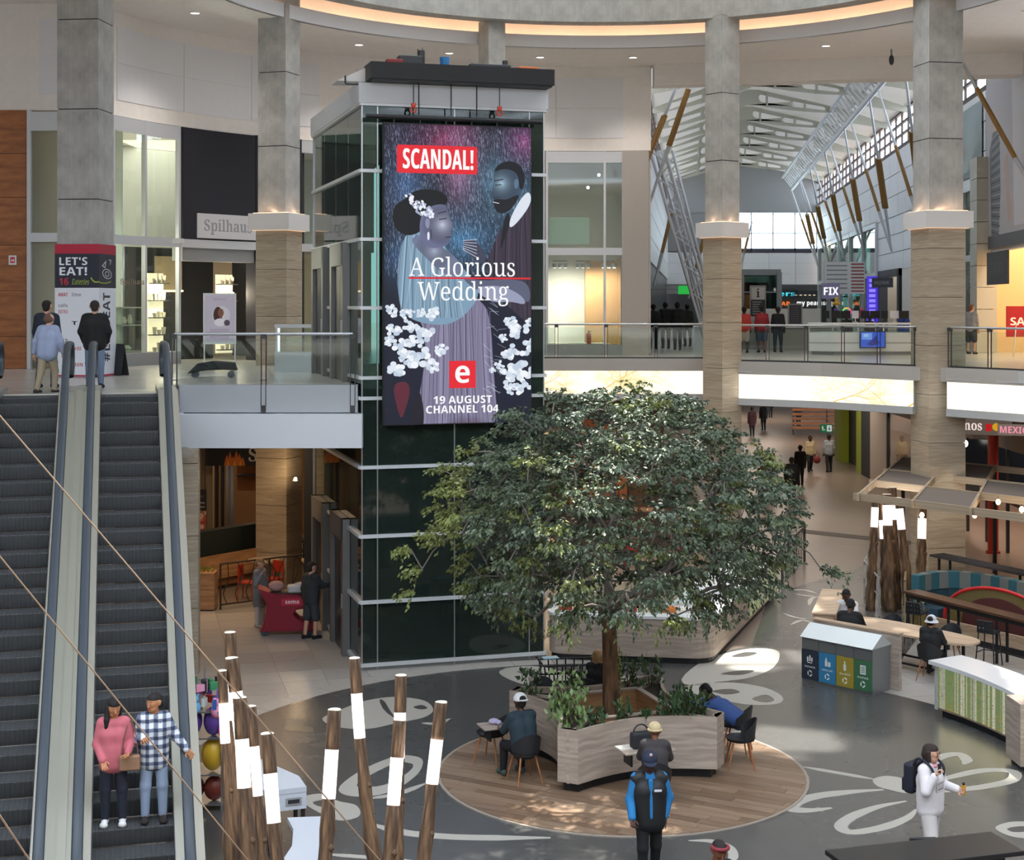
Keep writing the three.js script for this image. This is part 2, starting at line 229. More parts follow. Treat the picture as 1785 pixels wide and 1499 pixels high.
// shopfront builder: mullions and two rows of glass on the curved wall
let winN = 0;
function shopfront(edges, label, { sill = 6.35, r = RW, lower = true, upper = true } = {}) {
  const w = structGroup('window_' + (++winN), label);
  for (const u of edges) part('mullion', arcBand(r - 0.06, r + 0.08, thetaOf(u, r) - 0.16, thetaOf(u, r) + 0.16, 6, HEAD, 1), M.silverPaint, w);
  const a0 = thetaOf(edges[0], r), a1 = thetaOf(edges.at(-1), r);
  part('transom', arcBand(r - 0.06, r + 0.08, a0, a1, TR - 0.12, TR + 0.12, 12), M.silverPaint, w);
  part('head_rail', arcBand(r - 0.05, r + 0.08, a0, a1, HEAD - 0.4, HEAD - 0.02, 12), M.silverPaint, w);
  if (sill > 6.02) part('plinth', arcBand(r - 0.1, r + 0.3, a0, a1, 6, sill, 12), M.grey, w);
  for (let i = 0; i + 1 < edges.length; i++) { const b0 = thetaOf(edges[i], r), b1 = thetaOf(edges[i + 1], r); if (upper) part('pane', arcBand(r, r + 0.001, b0, b1, TR + 0.12, HEAD - 0.4, 4), M.glass, w); if (lower) part('pane', arcBand(r, r + 0.001, b0, b1, sill, TR - 0.12, 4), M.glass, w); }
  return w;
}
shopfront([196, 252, 311], 'jewellery shop window of two tall panes beside the banner column');
shopfront([521, 556], 'narrow tall shop window beside the lift tower', { sill: 6.05 });
shopfront([953, 1054, 1086], 'curved empty shop window with white display wall behind the lift tower');
{ const w = structGroup('window_' + (++winN), 'narrow window between the timber wall and the banner column');
  for (const x of [-12.68, -11.82]) part('mullion', box(0.1, 6.8, 0.14, x, 9.4, -39.2), M.silverPaint, w);
  for (const y of [9.45, 12.5]) part('transom', box(0.9, y > 10 ? 0.5 : 0.24, 0.12, -12.25, y, -39.2), M.silverPaint, w);
  part('rear_wall', box(3, 6.8, 0.1, -12.6, 9.4, -42.5), std('#b9c2c0', 0.7), w);
  part('pane', box(0.8, 2.7, 0.001, -12.25, 10.9, -39.2), M.glass, w); part('pane', box(0.8, 3.2, 0.001, -12.25, 7.7, -39.2), M.glass, w); }
// dark portal of the jewellery shop
const portal = structGroup('door_1', 'dark open entrance of the jewellery shop');
part('black_fascia', arcBand(RW - 0.08, RW + 0.1, thetaOf(316, RW), thetaOf(447, RW), TR + 0.1, HEAD - 0.02, 12), M.navy, portal);
part('transom', arcBand(RW - 0.1, RW + 0.1, thetaOf(311, RW), thetaOf(447, RW), TR - 0.12, TR + 0.12, 12), M.silverPaint, portal);
part('shutter_box', arcBand(RW, RW + 0.4, thetaOf(318, RW), thetaOf(447, RW), TR - 0.5, TR - 0.12, 12), M.grey, portal);
part('jamb', arcBand(RW - 0.1, RW + 0.4, thetaOf(443, RW), thetaOf(523, RW), 6, HEAD, 8), M.navy, portal);
// pilasters right of the lift tower and at the end of the curved wall
struct('pillar_plaster', arcBand(RW - 0.12, RW + 0.3, thetaOf(1085, RW), thetaOf(1131, RW), 6, HEAD, 4), std('#a9a49e', 0.8), 'plain grey plaster pilaster where the curved wall ends');
struct('pillar_plaster', arcBand(RW - 0.05, RW + 0.3, thetaOf(930, RW), thetaOf(950, RW), 6, HEAD, 4), std('#a9a49e', 0.8), 'slim grey plaster pilaster beside the lift tower');
// shop interiors on the gallery (rear walls, side walls, floor is the slab)
M.shopWall = std('#cbb79a', 0.8); M.shopWhite = std('#e4dfd6', 0.8);
struct('wall_shop', arcBand(18.3, 18.5, -72, -24, 9.5, HEAD, 30), std('#c9cbc2', 0.8), 'pale upper rear wall of the jewellery shop');
struct('wall_shop', [arcBand(18.6, 18.8, -72, -24, 6, HEAD, 30), arcBand(14.3, 18.8, -74, -73.4, 6, HEAD, 1)], M.shopWall, 'tan rear wall of the jewellery shop');
struct('wall_shop', [arcBand(16.6, 16.8, -12, 7.5, 6, HEAD, 16), prism([ringPt(14.3, 7.2), ringPt(17, 7.2), ringPt(17, 7.7), ringPt(14.3, 7.7)], 6, HEAD)], M.shopWhite, 'white rear wall of the empty shop');
struct('ceiling_shop', arcBand(14.3, 19, -74, 7.5, HEAD - 0.15, HEAD, 40), M.shopWhite, 'white ceiling inside the gallery shops');
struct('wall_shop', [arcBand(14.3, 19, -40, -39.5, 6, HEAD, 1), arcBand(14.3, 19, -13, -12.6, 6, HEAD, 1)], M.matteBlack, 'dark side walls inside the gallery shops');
// ---------- columns ----------
function squareCol(p, wl, wr, y0, y1, grow = 0) { // near edge at p (x, distance), left and right faces as wide as seen
  const a = Math.hypot(wl, wr), al = Math.atan2(wr, wl), view = Math.atan2(p[0], p[1]), L = [-Math.cos(al), Math.sin(al)], R = [Math.sin(al), Math.cos(al)];
  const rot = ([x, d]) => [x * Math.cos(view) + d * Math.sin(view), -x * Math.sin(view) + d * Math.cos(view)], l = rot(L), r = rot(R), g = grow;
  const e = [p[0] - (l[0] + r[0]) * g, p[1] - (l[1] + r[1]) * g], s = a + 2 * g;
  return prism([e, [e[0] + r[0] * s, e[1] + r[1] * s], [e[0] + (l[0] + r[0]) * s, e[1] + (l[1] + r[1]) * s], [e[0] + l[0] * s, e[1] + l[1] * s]], y0, y1);
}
function column(label, u, d, uwl, uwr, { top = 16.25, capY, joints = [], clad = true, cladTop, cladJoints = [], base = 0 }) {
  const c = structGroup('column', label), p = [(u - MID) * d / FOCAL, d], wl = uwl * d / FOCAL, wr = uwr * d / FOCAL;
  const js = [clad ? cladTop : base, ...joints, top];
  for (let i = 0; i + 1 < js.length; i++) part('concrete_drum', squareCol(p, wl, wr, js[i] + (i ? 0.012 : 0), js[i + 1] - 0.012), M.concrete, c);
  part('core', squareCol(p, wl, wr, base, top, -0.02), M.black, c);
  if (clad) { const ks = [base, ...cladJoints, cladTop]; for (let i = 0; i + 1 < ks.length; i++) part('stone_cladding', squareCol(p, wl, wr, ks[i] + 0.006, ks[i + 1] - 0.006, 0.045), M.travertine, c); }
  if (capY) {
    const cap = part('light_box', squareCol(p, wl, wr, capY[0], capY[1], 0.2), std('#d8d6d4', 0.55), c); // hollow look: the top recess holds the lamp
    part('lamp_strip', squareCol(p, wl, wr, capY[1], capY[1] + 0.02, 0.1), glow(new THREE.Color(1, 0.66, 0.45), 1.6), c);
    part('lamp_strip', squareCol(p, wl, wr, capY[0] - 0.015, capY[0], 0.12), glow(new THREE.Color(1, 0.66, 0.45), 0.7), c);
    const a = Math.hypot(wl, wr), al = Math.atan2(wr, wl), vw = Math.atan2(p[0], p[1]), rt = ([x, d]) => [x * Math.cos(vw) + d * Math.sin(vw), -x * Math.sin(vw) + d * Math.cos(vw)], L = rt([-Math.cos(al), Math.sin(al)]), R = rt([Math.sin(al), Math.cos(al)]);
    for (const [e, o] of [[L, R], [R, L]]) { const c = P3([p[0] + e[0] * a / 2 - o[0] * 0.1, p[1] + e[1] * a / 2 - o[1] * 0.1], capY[1] + 0.04), l = area(new THREE.Color(1, 0.62, 0.4), 9, a, 0.08, c, c.clone().add(V(0, 1, 0))); l.rotation.set(Math.PI / 2, 0, 0); l.rotateZ(Math.atan2(-e[1], e[0]) * -1); }
  }
  return c;
}
const colBanner = column('bare concrete column wrapped by the food court banner', 171, 34.5, 69, 27, { clad: false, top: CEIL, joints: [10.13, 12.22, 14.3], base: 0 });
column('concrete and stone column behind the glass bridge railing', 498, 41, 48, 25, { capY: [9.74, 10.2], cladTop: 9.76, joints: [12.06, 14.1], cladJoints: [0.85, 2.15, 3.45, 4.75, 6.05, 7.36, 8.66] });
column('concrete column rising behind the lift tower', 852, 44.7, 18, 29, { capY: [9.7, 10.1], cladTop: 9.7, joints: [12, 14], cladJoints: [3, 6] });
column('concrete and stone column before the roof hall', 1259, 44, 30, 30, { capY: [9.68, 10.12], cladTop: 9.7, joints: [11.95, 13.95], cladJoints: [0.6, 1.9, 3.2, 4.5, 5.8, 7.15, 8.45] });
column('wide concrete and stone column beside the pergola', 1620, 40, 28, 57, { capY: [9.75, 10.2], cladTop: 9.77, joints: [12.15, 14.2], cladJoints: [1.15, 2.45, 3.97, 5.27, 6.58, 7.88, 9.2] });
{ const c = structGroup('column', 'stone-clad ground floor column under the bridge corner'); const ks = [0, 1.4, 2.9, 4.4, 4.7]; for (let i = 0; i + 1 < ks.length; i++) part('stone_cladding', squareCol([-6.5, 30.9], 0.42, 0.04, ks[i] + 0.006, ks[i + 1] - 0.006), M.travertine, c); }
// ---------- glass lift tower ----------
const TW = 4.0, TD = 6.4, TROT = 16.5 * Math.PI / 180;
const tower = structGroup('wall_lift_tower', 'dark glass lift tower with white rails carrying the big screen');
put(tower, [-3.15, 0, -31.3], TROT);
const LEV = [0.12, 1.44, 2.82, 4.27, 5.72, 6.15, 7.62, 9.06, 10.5, 11.9];
const rail = std('#d4d9dc', 0.4, { metalness: 0.2 });
for (const y of LEV) part('white_rail', [box(TW + 0.1, 0.07, 0.1, TW / 2, y, 0.02), box(0.1, 0.07, TD, -0.02, y, -TD / 2), box(0.1, 0.07, TD, TW + 0.02, y, -TD / 2)], rail, tower);
part('roof_band', [box(TW + 0.16, 0.42, 0.14, TW / 2, 12.13, 0.02), box(0.14, 0.42, TD, -0.02, 12.13, -TD / 2), box(0.14, 0.42, TD, TW + 0.02, 12.13, -TD / 2), box(TW, 0.1, TD, TW / 2, 12.2, -TD / 2)], std('#ced3d8', 0.5), tower);
part('plinth', box(TW + 0.12, 0.1, TD, TW / 2, 0.05, -TD / 2), M.grey, tower);
for (const x of [0.0, 0.33, 2.0, 3.67, TW]) part('mullion', box(0.025, 11.9, 0.06, x, 5.95, -0.01), M.steel, tower);
part('mullion', [box(0.06, 11.9, 0.025, 0, 5.95, -TD)], M.steel, tower);
const towerGlass = std('#86a097', 0.04, { transmission: 0.94, thickness: 0, ior: 1.5 });
for (let i = 0; i + 1 < LEV.length; i++) {
  const y0 = LEV[i] + 0.035, y1 = LEV[i + 1] - 0.035, xs = [0.0, 0.33, 2.0, 3.67, TW];
  for (let k = 0; k + 1 < xs.length; k++) part('pane', box(xs[k + 1] - xs[k] - 0.025, y1 - y0, 0.002, (xs[k] + xs[k + 1]) / 2, (y0 + y1) / 2, 0), towerGlass, tower);
  const zs = [0, -1.6, -3.2, -4.8, -TD];
  for (let k = 0; k + 1 < zs.length; k++) { part('pane', box(0.002, y1 - y0, 1.57, 0, (y0 + y1) / 2, (zs[k] + zs[k + 1]) / 2), towerGlass, tower); part('pane', box(0.002, y1 - y0, 1.57, TW, (y0 + y1) / 2, (zs[k] + zs[k + 1]) / 2), towerGlass, tower); }
}
part('lift_core', [box(TW - 0.9, 5.6, 0.1, TW / 2, 2.8, -0.9), box(TW - 0.9, 5.6, 0.1, TW / 2, 2.8, -TD + 0.6), box(0.1, 5.6, TD - 1.5, 0.5, 2.8, -TD / 2), box(0.1, 5.6, TD - 1.5, TW - 0.5, 2.8, -TD / 2), box(3.1, 5.9, 0.1, TW / 2, 8.9, -0.35), box(1.5, 5.9, 0.1, 2.6, 8.9, -TD + 0.8), box(TW - 0.2, 0.12, TD - 0.2, TW / 2, 5.85, -TD / 2)], M.black, tower);
for (const [x, a] of [[1.1, 0.5], [2.9, -0.5]]) part('brace', bar(V(x - 0.8, 10.6, -0.4), V(x + 0.8, 11.85, -0.4), 0.08), M.silverPaint, tower);
// lift entrances on the tower's side, two to a floor
for (const [y, h] of [[0, 3.0], [6, 3.05]]) for (const [z, w] of [[-2.2, 1.5], [-4.9, 1.5]]) {
  const p = thing('lift_door', `grey steel lift entrance on the ${y ? 'upper' : 'ground'} floor, ${z < -3 ? 'the far one' : 'the near one'} on the tower side`, 'lift', V(0, y, z).applyEuler(tower.rotation).add(tower.position), TROT);
  const fr = part('frame', [box(0.16, h, 0.22, -0.09, h / 2, w / 2), box(0.16, h, 0.22, -0.09, h / 2, -w / 2), box(0.16, 0.5, w + 0.2, -0.09, h - 0.25, 0)], std('#7b7c7c', 0.4, { metalness: 0.5 }), p);
  for (const s of [-1, 1]) part('door_leaf', box(0.05, h - 0.5, w / 2 - 0.12, -0.06, h / 2 - 0.25, s * (w / 4 - 0.055)), std('#3b3e41', 0.3, { metalness: 0.7 }), p);
  part('call_panel', box(0.02, 0.3, 0.12, -0.18, 1.2, w / 2), M.steel, fr);
}
// ---------- LED screen with its hoist ----------
const towerAt = (x, y, z) => V(x, y, z).applyEuler(tower.rotation).add(tower.position);
const led = thing('led_screen', 'tall hanging advertising screen showing a bride and a groom', 'screen', towerAt(0.42, 5.18, 0.3), TROT);
const ledTex = canvasTex(1024, 2016, (g, W, H) => {
  const s = W / 255, X = (u) => (u - 663) * s, Y = (v) => (v - 216) * s;    // poster measured in its own pixels
  g.fillStyle = '#10152a'; g.fillRect(0, 0, W, H);
  const blob = (x, y, rx, ry, c, a) => { g.save(); g.translate(X(x), Y(y)); g.scale(rx * s, ry * s); const q = g.createRadialGradient(0, 0, 0, 0, 0, 1); q.addColorStop(0, c); q.addColorStop(1, 'rgba(0,0,0,0)'); g.globalAlpha = a; g.fillStyle = q; g.fillRect(-1, -1, 2, 2); g.restore(); };
  blob(765, 245, 130, 80, '#c02468', 1); blob(795, 300, 75, 190, '#e090c4', 0.95); blob(870, 320, 110, 150, '#6fb2d6', 1); blob(700, 320, 80, 150, '#46699a', 1); blob(800, 410, 130, 100, '#4388b8', 1); blob(905, 240, 70, 80, '#a04484', 0.9); blob(690, 440, 70, 100, '#36608c', 1);
  for (let i = 0; i < 16000; i++) { const x = hash(i, 1) * W, y = hash(i, 2) * H * 0.5, l = 6 + hash(i, 3) * 26; g.globalAlpha = 0.1 + hash(i, 4) * 0.45; g.strokeStyle = hash(i, 5) > 0.5 ? '#c4d0ee' : '#0c1020'; g.lineWidth = 1.5 + hash(i, 6) * 2; g.beginPath(); g.moveTo(x, y); g.lineTo(x + l * 0.12, y + l); g.stroke(); } g.globalAlpha = 1;
  const poly = (pts, c, curve = true) => { g.fillStyle = c; g.beginPath(); const q = pts.map(([a, b]) => [X(a), Y(b)]); if (!curve) { g.moveTo(...q[0]); q.slice(1).forEach((p) => g.lineTo(...p)); } else { const n = q.length, md = (a, b) => [(a[0] + b[0]) / 2, (a[1] + b[1]) / 2]; g.moveTo(...md(q[n - 1], q[0])); for (let i = 0; i < n; i++) g.quadraticCurveTo(...q[i], ...md(q[i], q[(i + 1) % n])); } g.closePath(); g.fill(); };
  const folds = (pts, c, x0, x1, y0, y1, n, a) => { g.save(); g.beginPath(); pts.forEach(([p, q], i) => (i ? g.lineTo(X(p), Y(q)) : g.moveTo(X(p), Y(q)))); g.closePath(); g.clip(); g.strokeStyle = c; for (let i = 0; i < n; i++) { const t = i / n, x = lerp(x0, x1, t) + (hash(i, 11) - 0.5) * 6; g.globalAlpha = a * (0.3 + hash(i, 12)); g.lineWidth = 2 + hash(i, 13) * 9; g.beginPath(); g.moveTo(X(x), Y(y0)); g.quadraticCurveTo(X(x + (hash(i, 14) - 0.5) * 22), Y((y0 + y1) / 2), X(lerp(x, (x0 + x1) / 2, -0.25)), Y(y1)); g.stroke(); } g.restore(); };
  // her gown
  const gown = [[706, 398], [690, 420], [684, 470], [690, 520], [726, 540], [736, 600], [712, 720], [706, 742], [862, 742], [852, 640], [846, 530], [820, 505], [798, 470], [776, 430], [752, 410]];
  poly(gown, '#807a96'); folds(gown, '#a9a6c4', 700, 850, 520, 745, 34, 0.5); folds(gown, '#3a3550', 700, 850, 520, 745, 26, 0.55);
  const bod = [[706, 392], [690, 420], [684, 480], [692, 540], [760, 556], [800, 540], [830, 500], [812, 470], [780, 440], [762, 414], [735, 398]];
  poly(bod, '#7f9fb8'); folds(bod, '#c2d6e4', 690, 790, 400, 540, 26, 0.5); folds(bod, '#42586e', 690, 790, 400, 540, 22, 0.5);
  // his suit
  const suit = [[922, 330], [906, 345], [880, 372], [862, 392], [850, 420], [838, 446], [852, 500], [900, 540], [922, 560]];
  poly(suit, '#3a3040'); folds(suit, '#5a4c60', 840, 925, 350, 560, 12, 0.5); folds(suit, '#0d0b12', 840, 925, 350, 560, 14, 0.7); poly([[916, 322], [900, 336], [878, 376], [882, 392], [920, 346]], '#dfe6f2'); poly([[878, 358], [870, 372], [866, 400], [862, 430], [872, 404], [882, 376]], '#11131c');
  // her head: bun, face in profile, neck and shoulder
  const shade = (pts, c, x, y, r, l, al = 0.8) => { poly(pts, c); g.save(); g.beginPath(); pts.forEach(([p, q], i) => (i ? g.lineTo(X(p), Y(q)) : g.moveTo(X(p), Y(q)))); g.closePath(); g.clip(); blob(x, y, r, r, l, al); g.restore(); };
  poly([[675, 374], [680, 352], [698, 342], [708, 330], [730, 324], [758, 326], [772, 338], [770, 350], [748, 352], [738, 372], [726, 396], [704, 404], [684, 396]], '#07080e');
  shade([[706, 410], [724, 398], [744, 412], [760, 420], [786, 438], [806, 466], [770, 474], [724, 430]], '#6f7896', 748, 428, 34, '#b4bcd4');
  shade([[724, 370], [736, 356], [754, 349], [768, 350], [773, 362], [775, 374], [781, 388], [776, 393], [779, 400], [776, 405], [775, 414], [764, 421], [748, 424], [732, 420], [722, 400]], '#6a6e90', 762, 384, 36, '#c6cbe4', 1);
  g.strokeStyle = '#14141f'; g.lineCap = 'round'; for (const [p, q, u, v, w] of [[757, 375, 769, 373, 6], [755, 365, 769, 361, 5], [768, 405, 777, 404, 5], [742, 392, 744, 408, 4]]) { g.lineWidth = w; g.beginPath(); g.moveTo(X(p), Y(q)); g.lineTo(X(u), Y(v)); g.stroke(); } poly([[732, 376], [738, 372], [741, 380], [738, 392], [733, 388]], '#8a8fae'); poly([[736, 396], [740, 396], [740, 410], [736, 410]], '#e8ecf8');
  for (let i = 0; i < 70; i++) { const t = hash(i, 21), x = 704 + t * 38 + (hash(i, 22) - 0.5) * 14, y = 340 + t * 28 + (hash(i, 23) - 0.5) * 18; poly([[x - 3.4, y - 2], [x, y - 3.4], [x + 3.4, y], [x, y + 3.4]], hash(i, 24) > 0.3 ? '#f2f4ff' : '#aab2cc'); }
  // his head in profile
  shade([[852, 296], [852, 288], [862, 279], [882, 275], [900, 284], [906, 300], [903, 324], [894, 340], [880, 356], [866, 362], [855, 358], [851, 350], [853, 342], [846, 331], [851, 318]], '#3d5068', 866, 312, 34, '#a4c4d8', 1); poly([[852, 294], [858, 281], [872, 274], [890, 274], [904, 285], [908, 306], [902, 324], [897, 318], [896, 298], [884, 288], [866, 287]], '#0e1017'); poly([[850, 340], [858, 338], [874, 340], [890, 332], [898, 330], [892, 344], [878, 360], [864, 364], [854, 358]], '#13151d'); poly([[888, 306], [894, 302], [897, 312], [893, 322], [888, 318]], '#587490');
  for (const [p, q, u, v, w, c] of [[853, 308, 868, 305, 6, '#0c0e15'], [855, 315, 865, 314, 5, '#0c0e15'], [851, 344, 861, 346, 5, '#e6ecf4'], [850, 337, 862, 336, 4, '#0c0e15']]) { g.strokeStyle = c; g.lineWidth = w; g.beginPath(); g.moveTo(X(p), Y(q)); g.lineTo(X(u), Y(v)); g.stroke(); }
  // hands and sleeve
  poly([[806, 432], [796, 418], [800, 408], [814, 408], [826, 414], [840, 440], [832, 452]], '#3f4256'); poly([[790, 470], [830, 478], [880, 474], [915, 480], [918, 520], [890, 500], [860, 506], [830, 500]], '#5c6078'); poly([[812, 490], [860, 484], [900, 500], [912, 520], [880, 512], [850, 516]], '#9a9fba');
  for (let i = 0; i < 6; i++) { g.strokeStyle = '#d2d6ea'; g.lineWidth = 4; g.beginPath(); g.moveTo(X(798), Y(410 + i * 3)); g.lineTo(X(822), Y(408 + i * 6)); g.stroke(); }
  // flowers
  const rose = (x, y, r, k) => { for (let j = 0; j < 16; j++) { const a = hash(k, j) * 6.28, q = r * (0.2 + 0.75 * hash(k, j + 20)); poly([0, 1, 2, 3, 4].map((m) => [x + Math.cos(a) * q + Math.cos(m * 1.26 + a) * r * 0.38, y + Math.sin(a) * q * 0.85 + Math.sin(m * 1.26 + a) * r * 0.32]), ['#e4ecf6', '#c4d2e4', '#f6f9ff', '#d6e2f0'][(j + k) % 4]); } };
  let k = 0; for (const [x, y, r] of [[676, 528, 12], [700, 535, 11], [722, 530, 10], [745, 532, 14], [680, 560, 13], [706, 552, 13], [730, 566, 17], [696, 590, 17], [716, 578, 14], [680, 628, 17], [724, 608, 22], [760, 596, 12], [700, 610, 12], [745, 622, 12], [672, 580, 12], [895, 560, 17], [880, 548, 12], [910, 590, 18], [880, 600, 16], [900, 630, 22], [874, 640, 16], [868, 575, 8], [862, 622, 9], [905, 660, 15], [916, 548, 9], [850, 630, 6], [884, 660, 12]]) rose(x, y, r, k++);
  for (let i = 0; i < 26; i++) { g.strokeStyle = '#d0dcec'; g.globalAlpha = 0.7; g.lineWidth = 3; const x = 846 + hash(i, 31) * 30, y = 520 + hash(i, 32) * 150; g.beginPath(); g.moveTo(X(x), Y(y)); g.lineTo(X(x - 14), Y(y - 16 + hash(i, 33) * 20)); g.stroke(); } g.globalAlpha = 1;
  poly([[676, 650], [700, 645], [708, 660], [700, 690], [692, 712], [684, 690]], '#5d2030'); poly([[722, 655], [732, 700], [726, 742], [706, 742], [712, 690]], '#1a1220'); blob(805, 735, 50, 30, '#8a1e40', 0.7);
  // lettering
  const rr = (x, y, w, h, r) => { g.beginPath(); g.moveTo(x + r, y); g.arcTo(x + w, y, x + w, y + h, r); g.arcTo(x + w, y + h, x, y + h, r); g.arcTo(x, y + h, x, y, r); g.arcTo(x, y, x + w, y, r); g.closePath(); g.fill(); };
  g.fillStyle = '#e8202e'; rr(X(684), Y(251), 139 * s, 47 * s, 4 * s);
  const text = (t, font, x, y, w, c) => { g.font = font; g.fillStyle = c; g.textAlign = 'left'; g.save(); g.translate(X(x), Y(y)); g.scale(w * s / g.measureText(t).width, 1); g.fillText(t, 0, 0); g.restore(); };
  text('SCANDAL!', `bold ${46 * s}px sans-serif`, 693, 290, 124, '#ffffff'); text('SCANDAL!', `bold ${46 * s}px sans-serif`, 693.7, 290, 124, '#ffffff');
  text('A Glorious', `${43 * s}px serif`, 705, 470, 186, '#ffffff'); text('Wedding', `${43 * s}px serif`, 719, 511, 160, '#ffffff');
  g.fillStyle = '#e0202c'; g.fillRect(X(704), Y(472), 214 * s, 3 * s);
  g.fillStyle = '#ea1f2d'; g.fillRect(X(774), Y(613), 46 * s, 46 * s); g.fillStyle = '#fff'; g.font = `bold ${52 * s}px sans-serif`; g.textAlign = 'center'; g.fillText('e', X(797), Y(650));
  text('19 AUGUST', `bold ${18 * s}px sans-serif`, 746, 685, 103, '#ffffff'); text('CHANNEL 104', `bold ${18 * s}px sans-serif`, 733, 701, 128, '#ffffff');
});
{ const W = 3.2, H = 6.3;
  const dm = part('housing', box(W + 0.04, H + 0.04, 0.14, W / 2, H / 2, -0.08), M.black, led);
  part('display', new THREE.PlaneGeometry(W, H).translate(W / 2, H / 2, 0), new THREE.MeshStandardMaterial({ color: 0x060606, roughness: 0.6, emissive: 0xffffff, emissiveMap: ledTex, emissiveIntensity: 0.95 }), dm);
  part('hoist_bar', [rod(V(-0.4, H + 0.13, 0.02), V(W + 0.25, H + 0.13, 0.02), 0.05), ...Array.from({ length: 6 }, (_, i) => box(0.03, 0.16, 0.06, 0.2 + i * 0.56, H + 0.08, 0))], M.black, led);
  for (const x of [0.62, 2.5]) { part('hook', [new THREE.TorusGeometry(0.055, 0.018, 6, 14).translate(x, H + 0.3, 0), box(0.09, 0.07, 0.07, x, H + 0.4, 0)], std('#c8452c', 0.5), led); part('chain', rod(V(x, H + 0.42, 0), V(x, H + 0.85, 0), 0.012), M.darkSteel, led); }
  for (const x of [0.74, 1.44, 2.0]) part('cable', rod(V(x, H + 0.2, -0.02), V(x, H + 0.9, -0.02), 0.014), M.black, led);
  const c = towerAt(0.42 + W / 2, 5.18 + H / 2, 0.34); area(new THREE.Color(0.55, 0.6, 0.85), 1.0, W, H, c, towerAt(0.42 + W / 2, 5.18 + H / 2, 3)); }
{ const t = thing('hoist_tray', 'black hoist box with tools on the lift tower roof', 'hoist', towerAt(0, 12.36, 0), TROT);
  part('tray', [box(4.0, 0.34, 0.75, 2.1, 0.2, 0.1), box(3.9, 0.04, 0.7, 2.1, 0.01, 0.1)], M.black, t);
  part('slope', extr([[-0.6, 0], [0.1, 0], [0.1, 0.34]], 0.7).translate(0.1, 0.03, -0.5), M.white, t);
  part('motor', [rbox(0.5, 0.22, 0.3, 1.0, 0.46, 0.1), cyl(0.08, 0.08, 0.3, 1.25, 0.4, 0.1), rod(V(1.2, 0.4, 0), V(1.2, 0.75, 0), 0.008), rod(V(1.3, 0.4, 0), V(1.3, 0.78, 0), 0.008)], M.darkSteel, t);
  part('bucket', cyl(0.09, 0.11, 0.2, 1.75, 0.37, 0.15), std('#2f7fc0', 0.5), t);
  part('winch', [rbox(0.9, 0.1, 0.25, 2.75, 0.42, 0.1), cyl(0.06, 0.06, 0.2, 3.1, 0.37, 0.1)], M.darkSteel, t);
  part('orange_strap', rbox(0.45, 0.08, 0.25, 3.6, 0.41, 0.1), std('#d9733a', 0.6), t); part('red_case', rbox(0.35, 0.1, 0.2, 0.65, 0.42, 0.2), std('#8f3434', 0.6), t);
  part('bracket', [rod(V(-0.35, -0.05, 0), V(-0.35, 0.12, 0), 0.02), rod(V(-0.35, -0.05, 0), V(0, -0.05, 0), 0.02)], M.darkSteel, t); }
// ---------- bridge and gallery edges ----------
struct('beam_bridge', box(3.75, 0.58, 0.25, -5.12, 5.71, -BR + 0.02), std('#a9adb0', 0.45), 'pale grey edge beam of the glass-railed bridge');
struct('beam_bridge', [box(3.85, 0.7, 0.5, -5.05, 5.05, -BR + 0.2), prism([[-7.15, 31.3], [-6.9, 31.3], [-6.9, 33], [-7.4, 33]], 4.72, 5.42)], std('#d5d9de', 0.5), 'white boxed beam below the glass-railed bridge');
const ringEdges = [[[-3, 45.7], [-0.5, 46.8], [1, 46.7], [3.5, 46.6], [6.05, 46.45]], [[6.45, 44.55], [7.7, 43.8], [8.95, 42.95], [10, 41.75], [10.95, 40.65]], [[11.65, 39.9], [12.5, 38.7], [13.25, 37.55], [14, 35.4], [14.65, 33], [15, 28]]];
const offset = (pts, o) => pts.map((p, i) => { const a = pts[Math.max(0, i - 1)], b = pts[Math.min(pts.length - 1, i + 1)], l = Math.hypot(b[0] - a[0], b[1] - a[1]); return [p[0] + (b[1] - a[1]) / l * o, p[1] - (b[0] - a[0]) / l * o]; });
const strip = (pts, t, y0, y1, o = 0) => prism([...offset(pts, o), ...offset(pts, o - t).reverse()], y0, y1);
function ribbon(pts, y0, y1, o = 0, per = 9) { // upright face with u along its length
  const q = offset(pts, o), pos = [], uv = [], idx = []; let l = 0;
  q.forEach((p, i) => { if (i) l += Math.hypot(p[0] - q[i - 1][0], p[1] - q[i - 1][1]); pos.push(p[0], y0, -p[1], p[0], y1, -p[1]); uv.push(l / per, 0, l / per, 1); if (i) { const k = 2 * i; idx.push(k - 2, k, k - 1, k, k + 1, k - 1); } });
  const g = new THREE.BufferGeometry(); g.setAttribute('position', new THREE.Float32BufferAttribute(pos, 3)); g.setAttribute('uv', new THREE.Float32BufferAttribute(uv, 2)); g.setIndex(idx); g.computeVertexNormals(); return g;
}
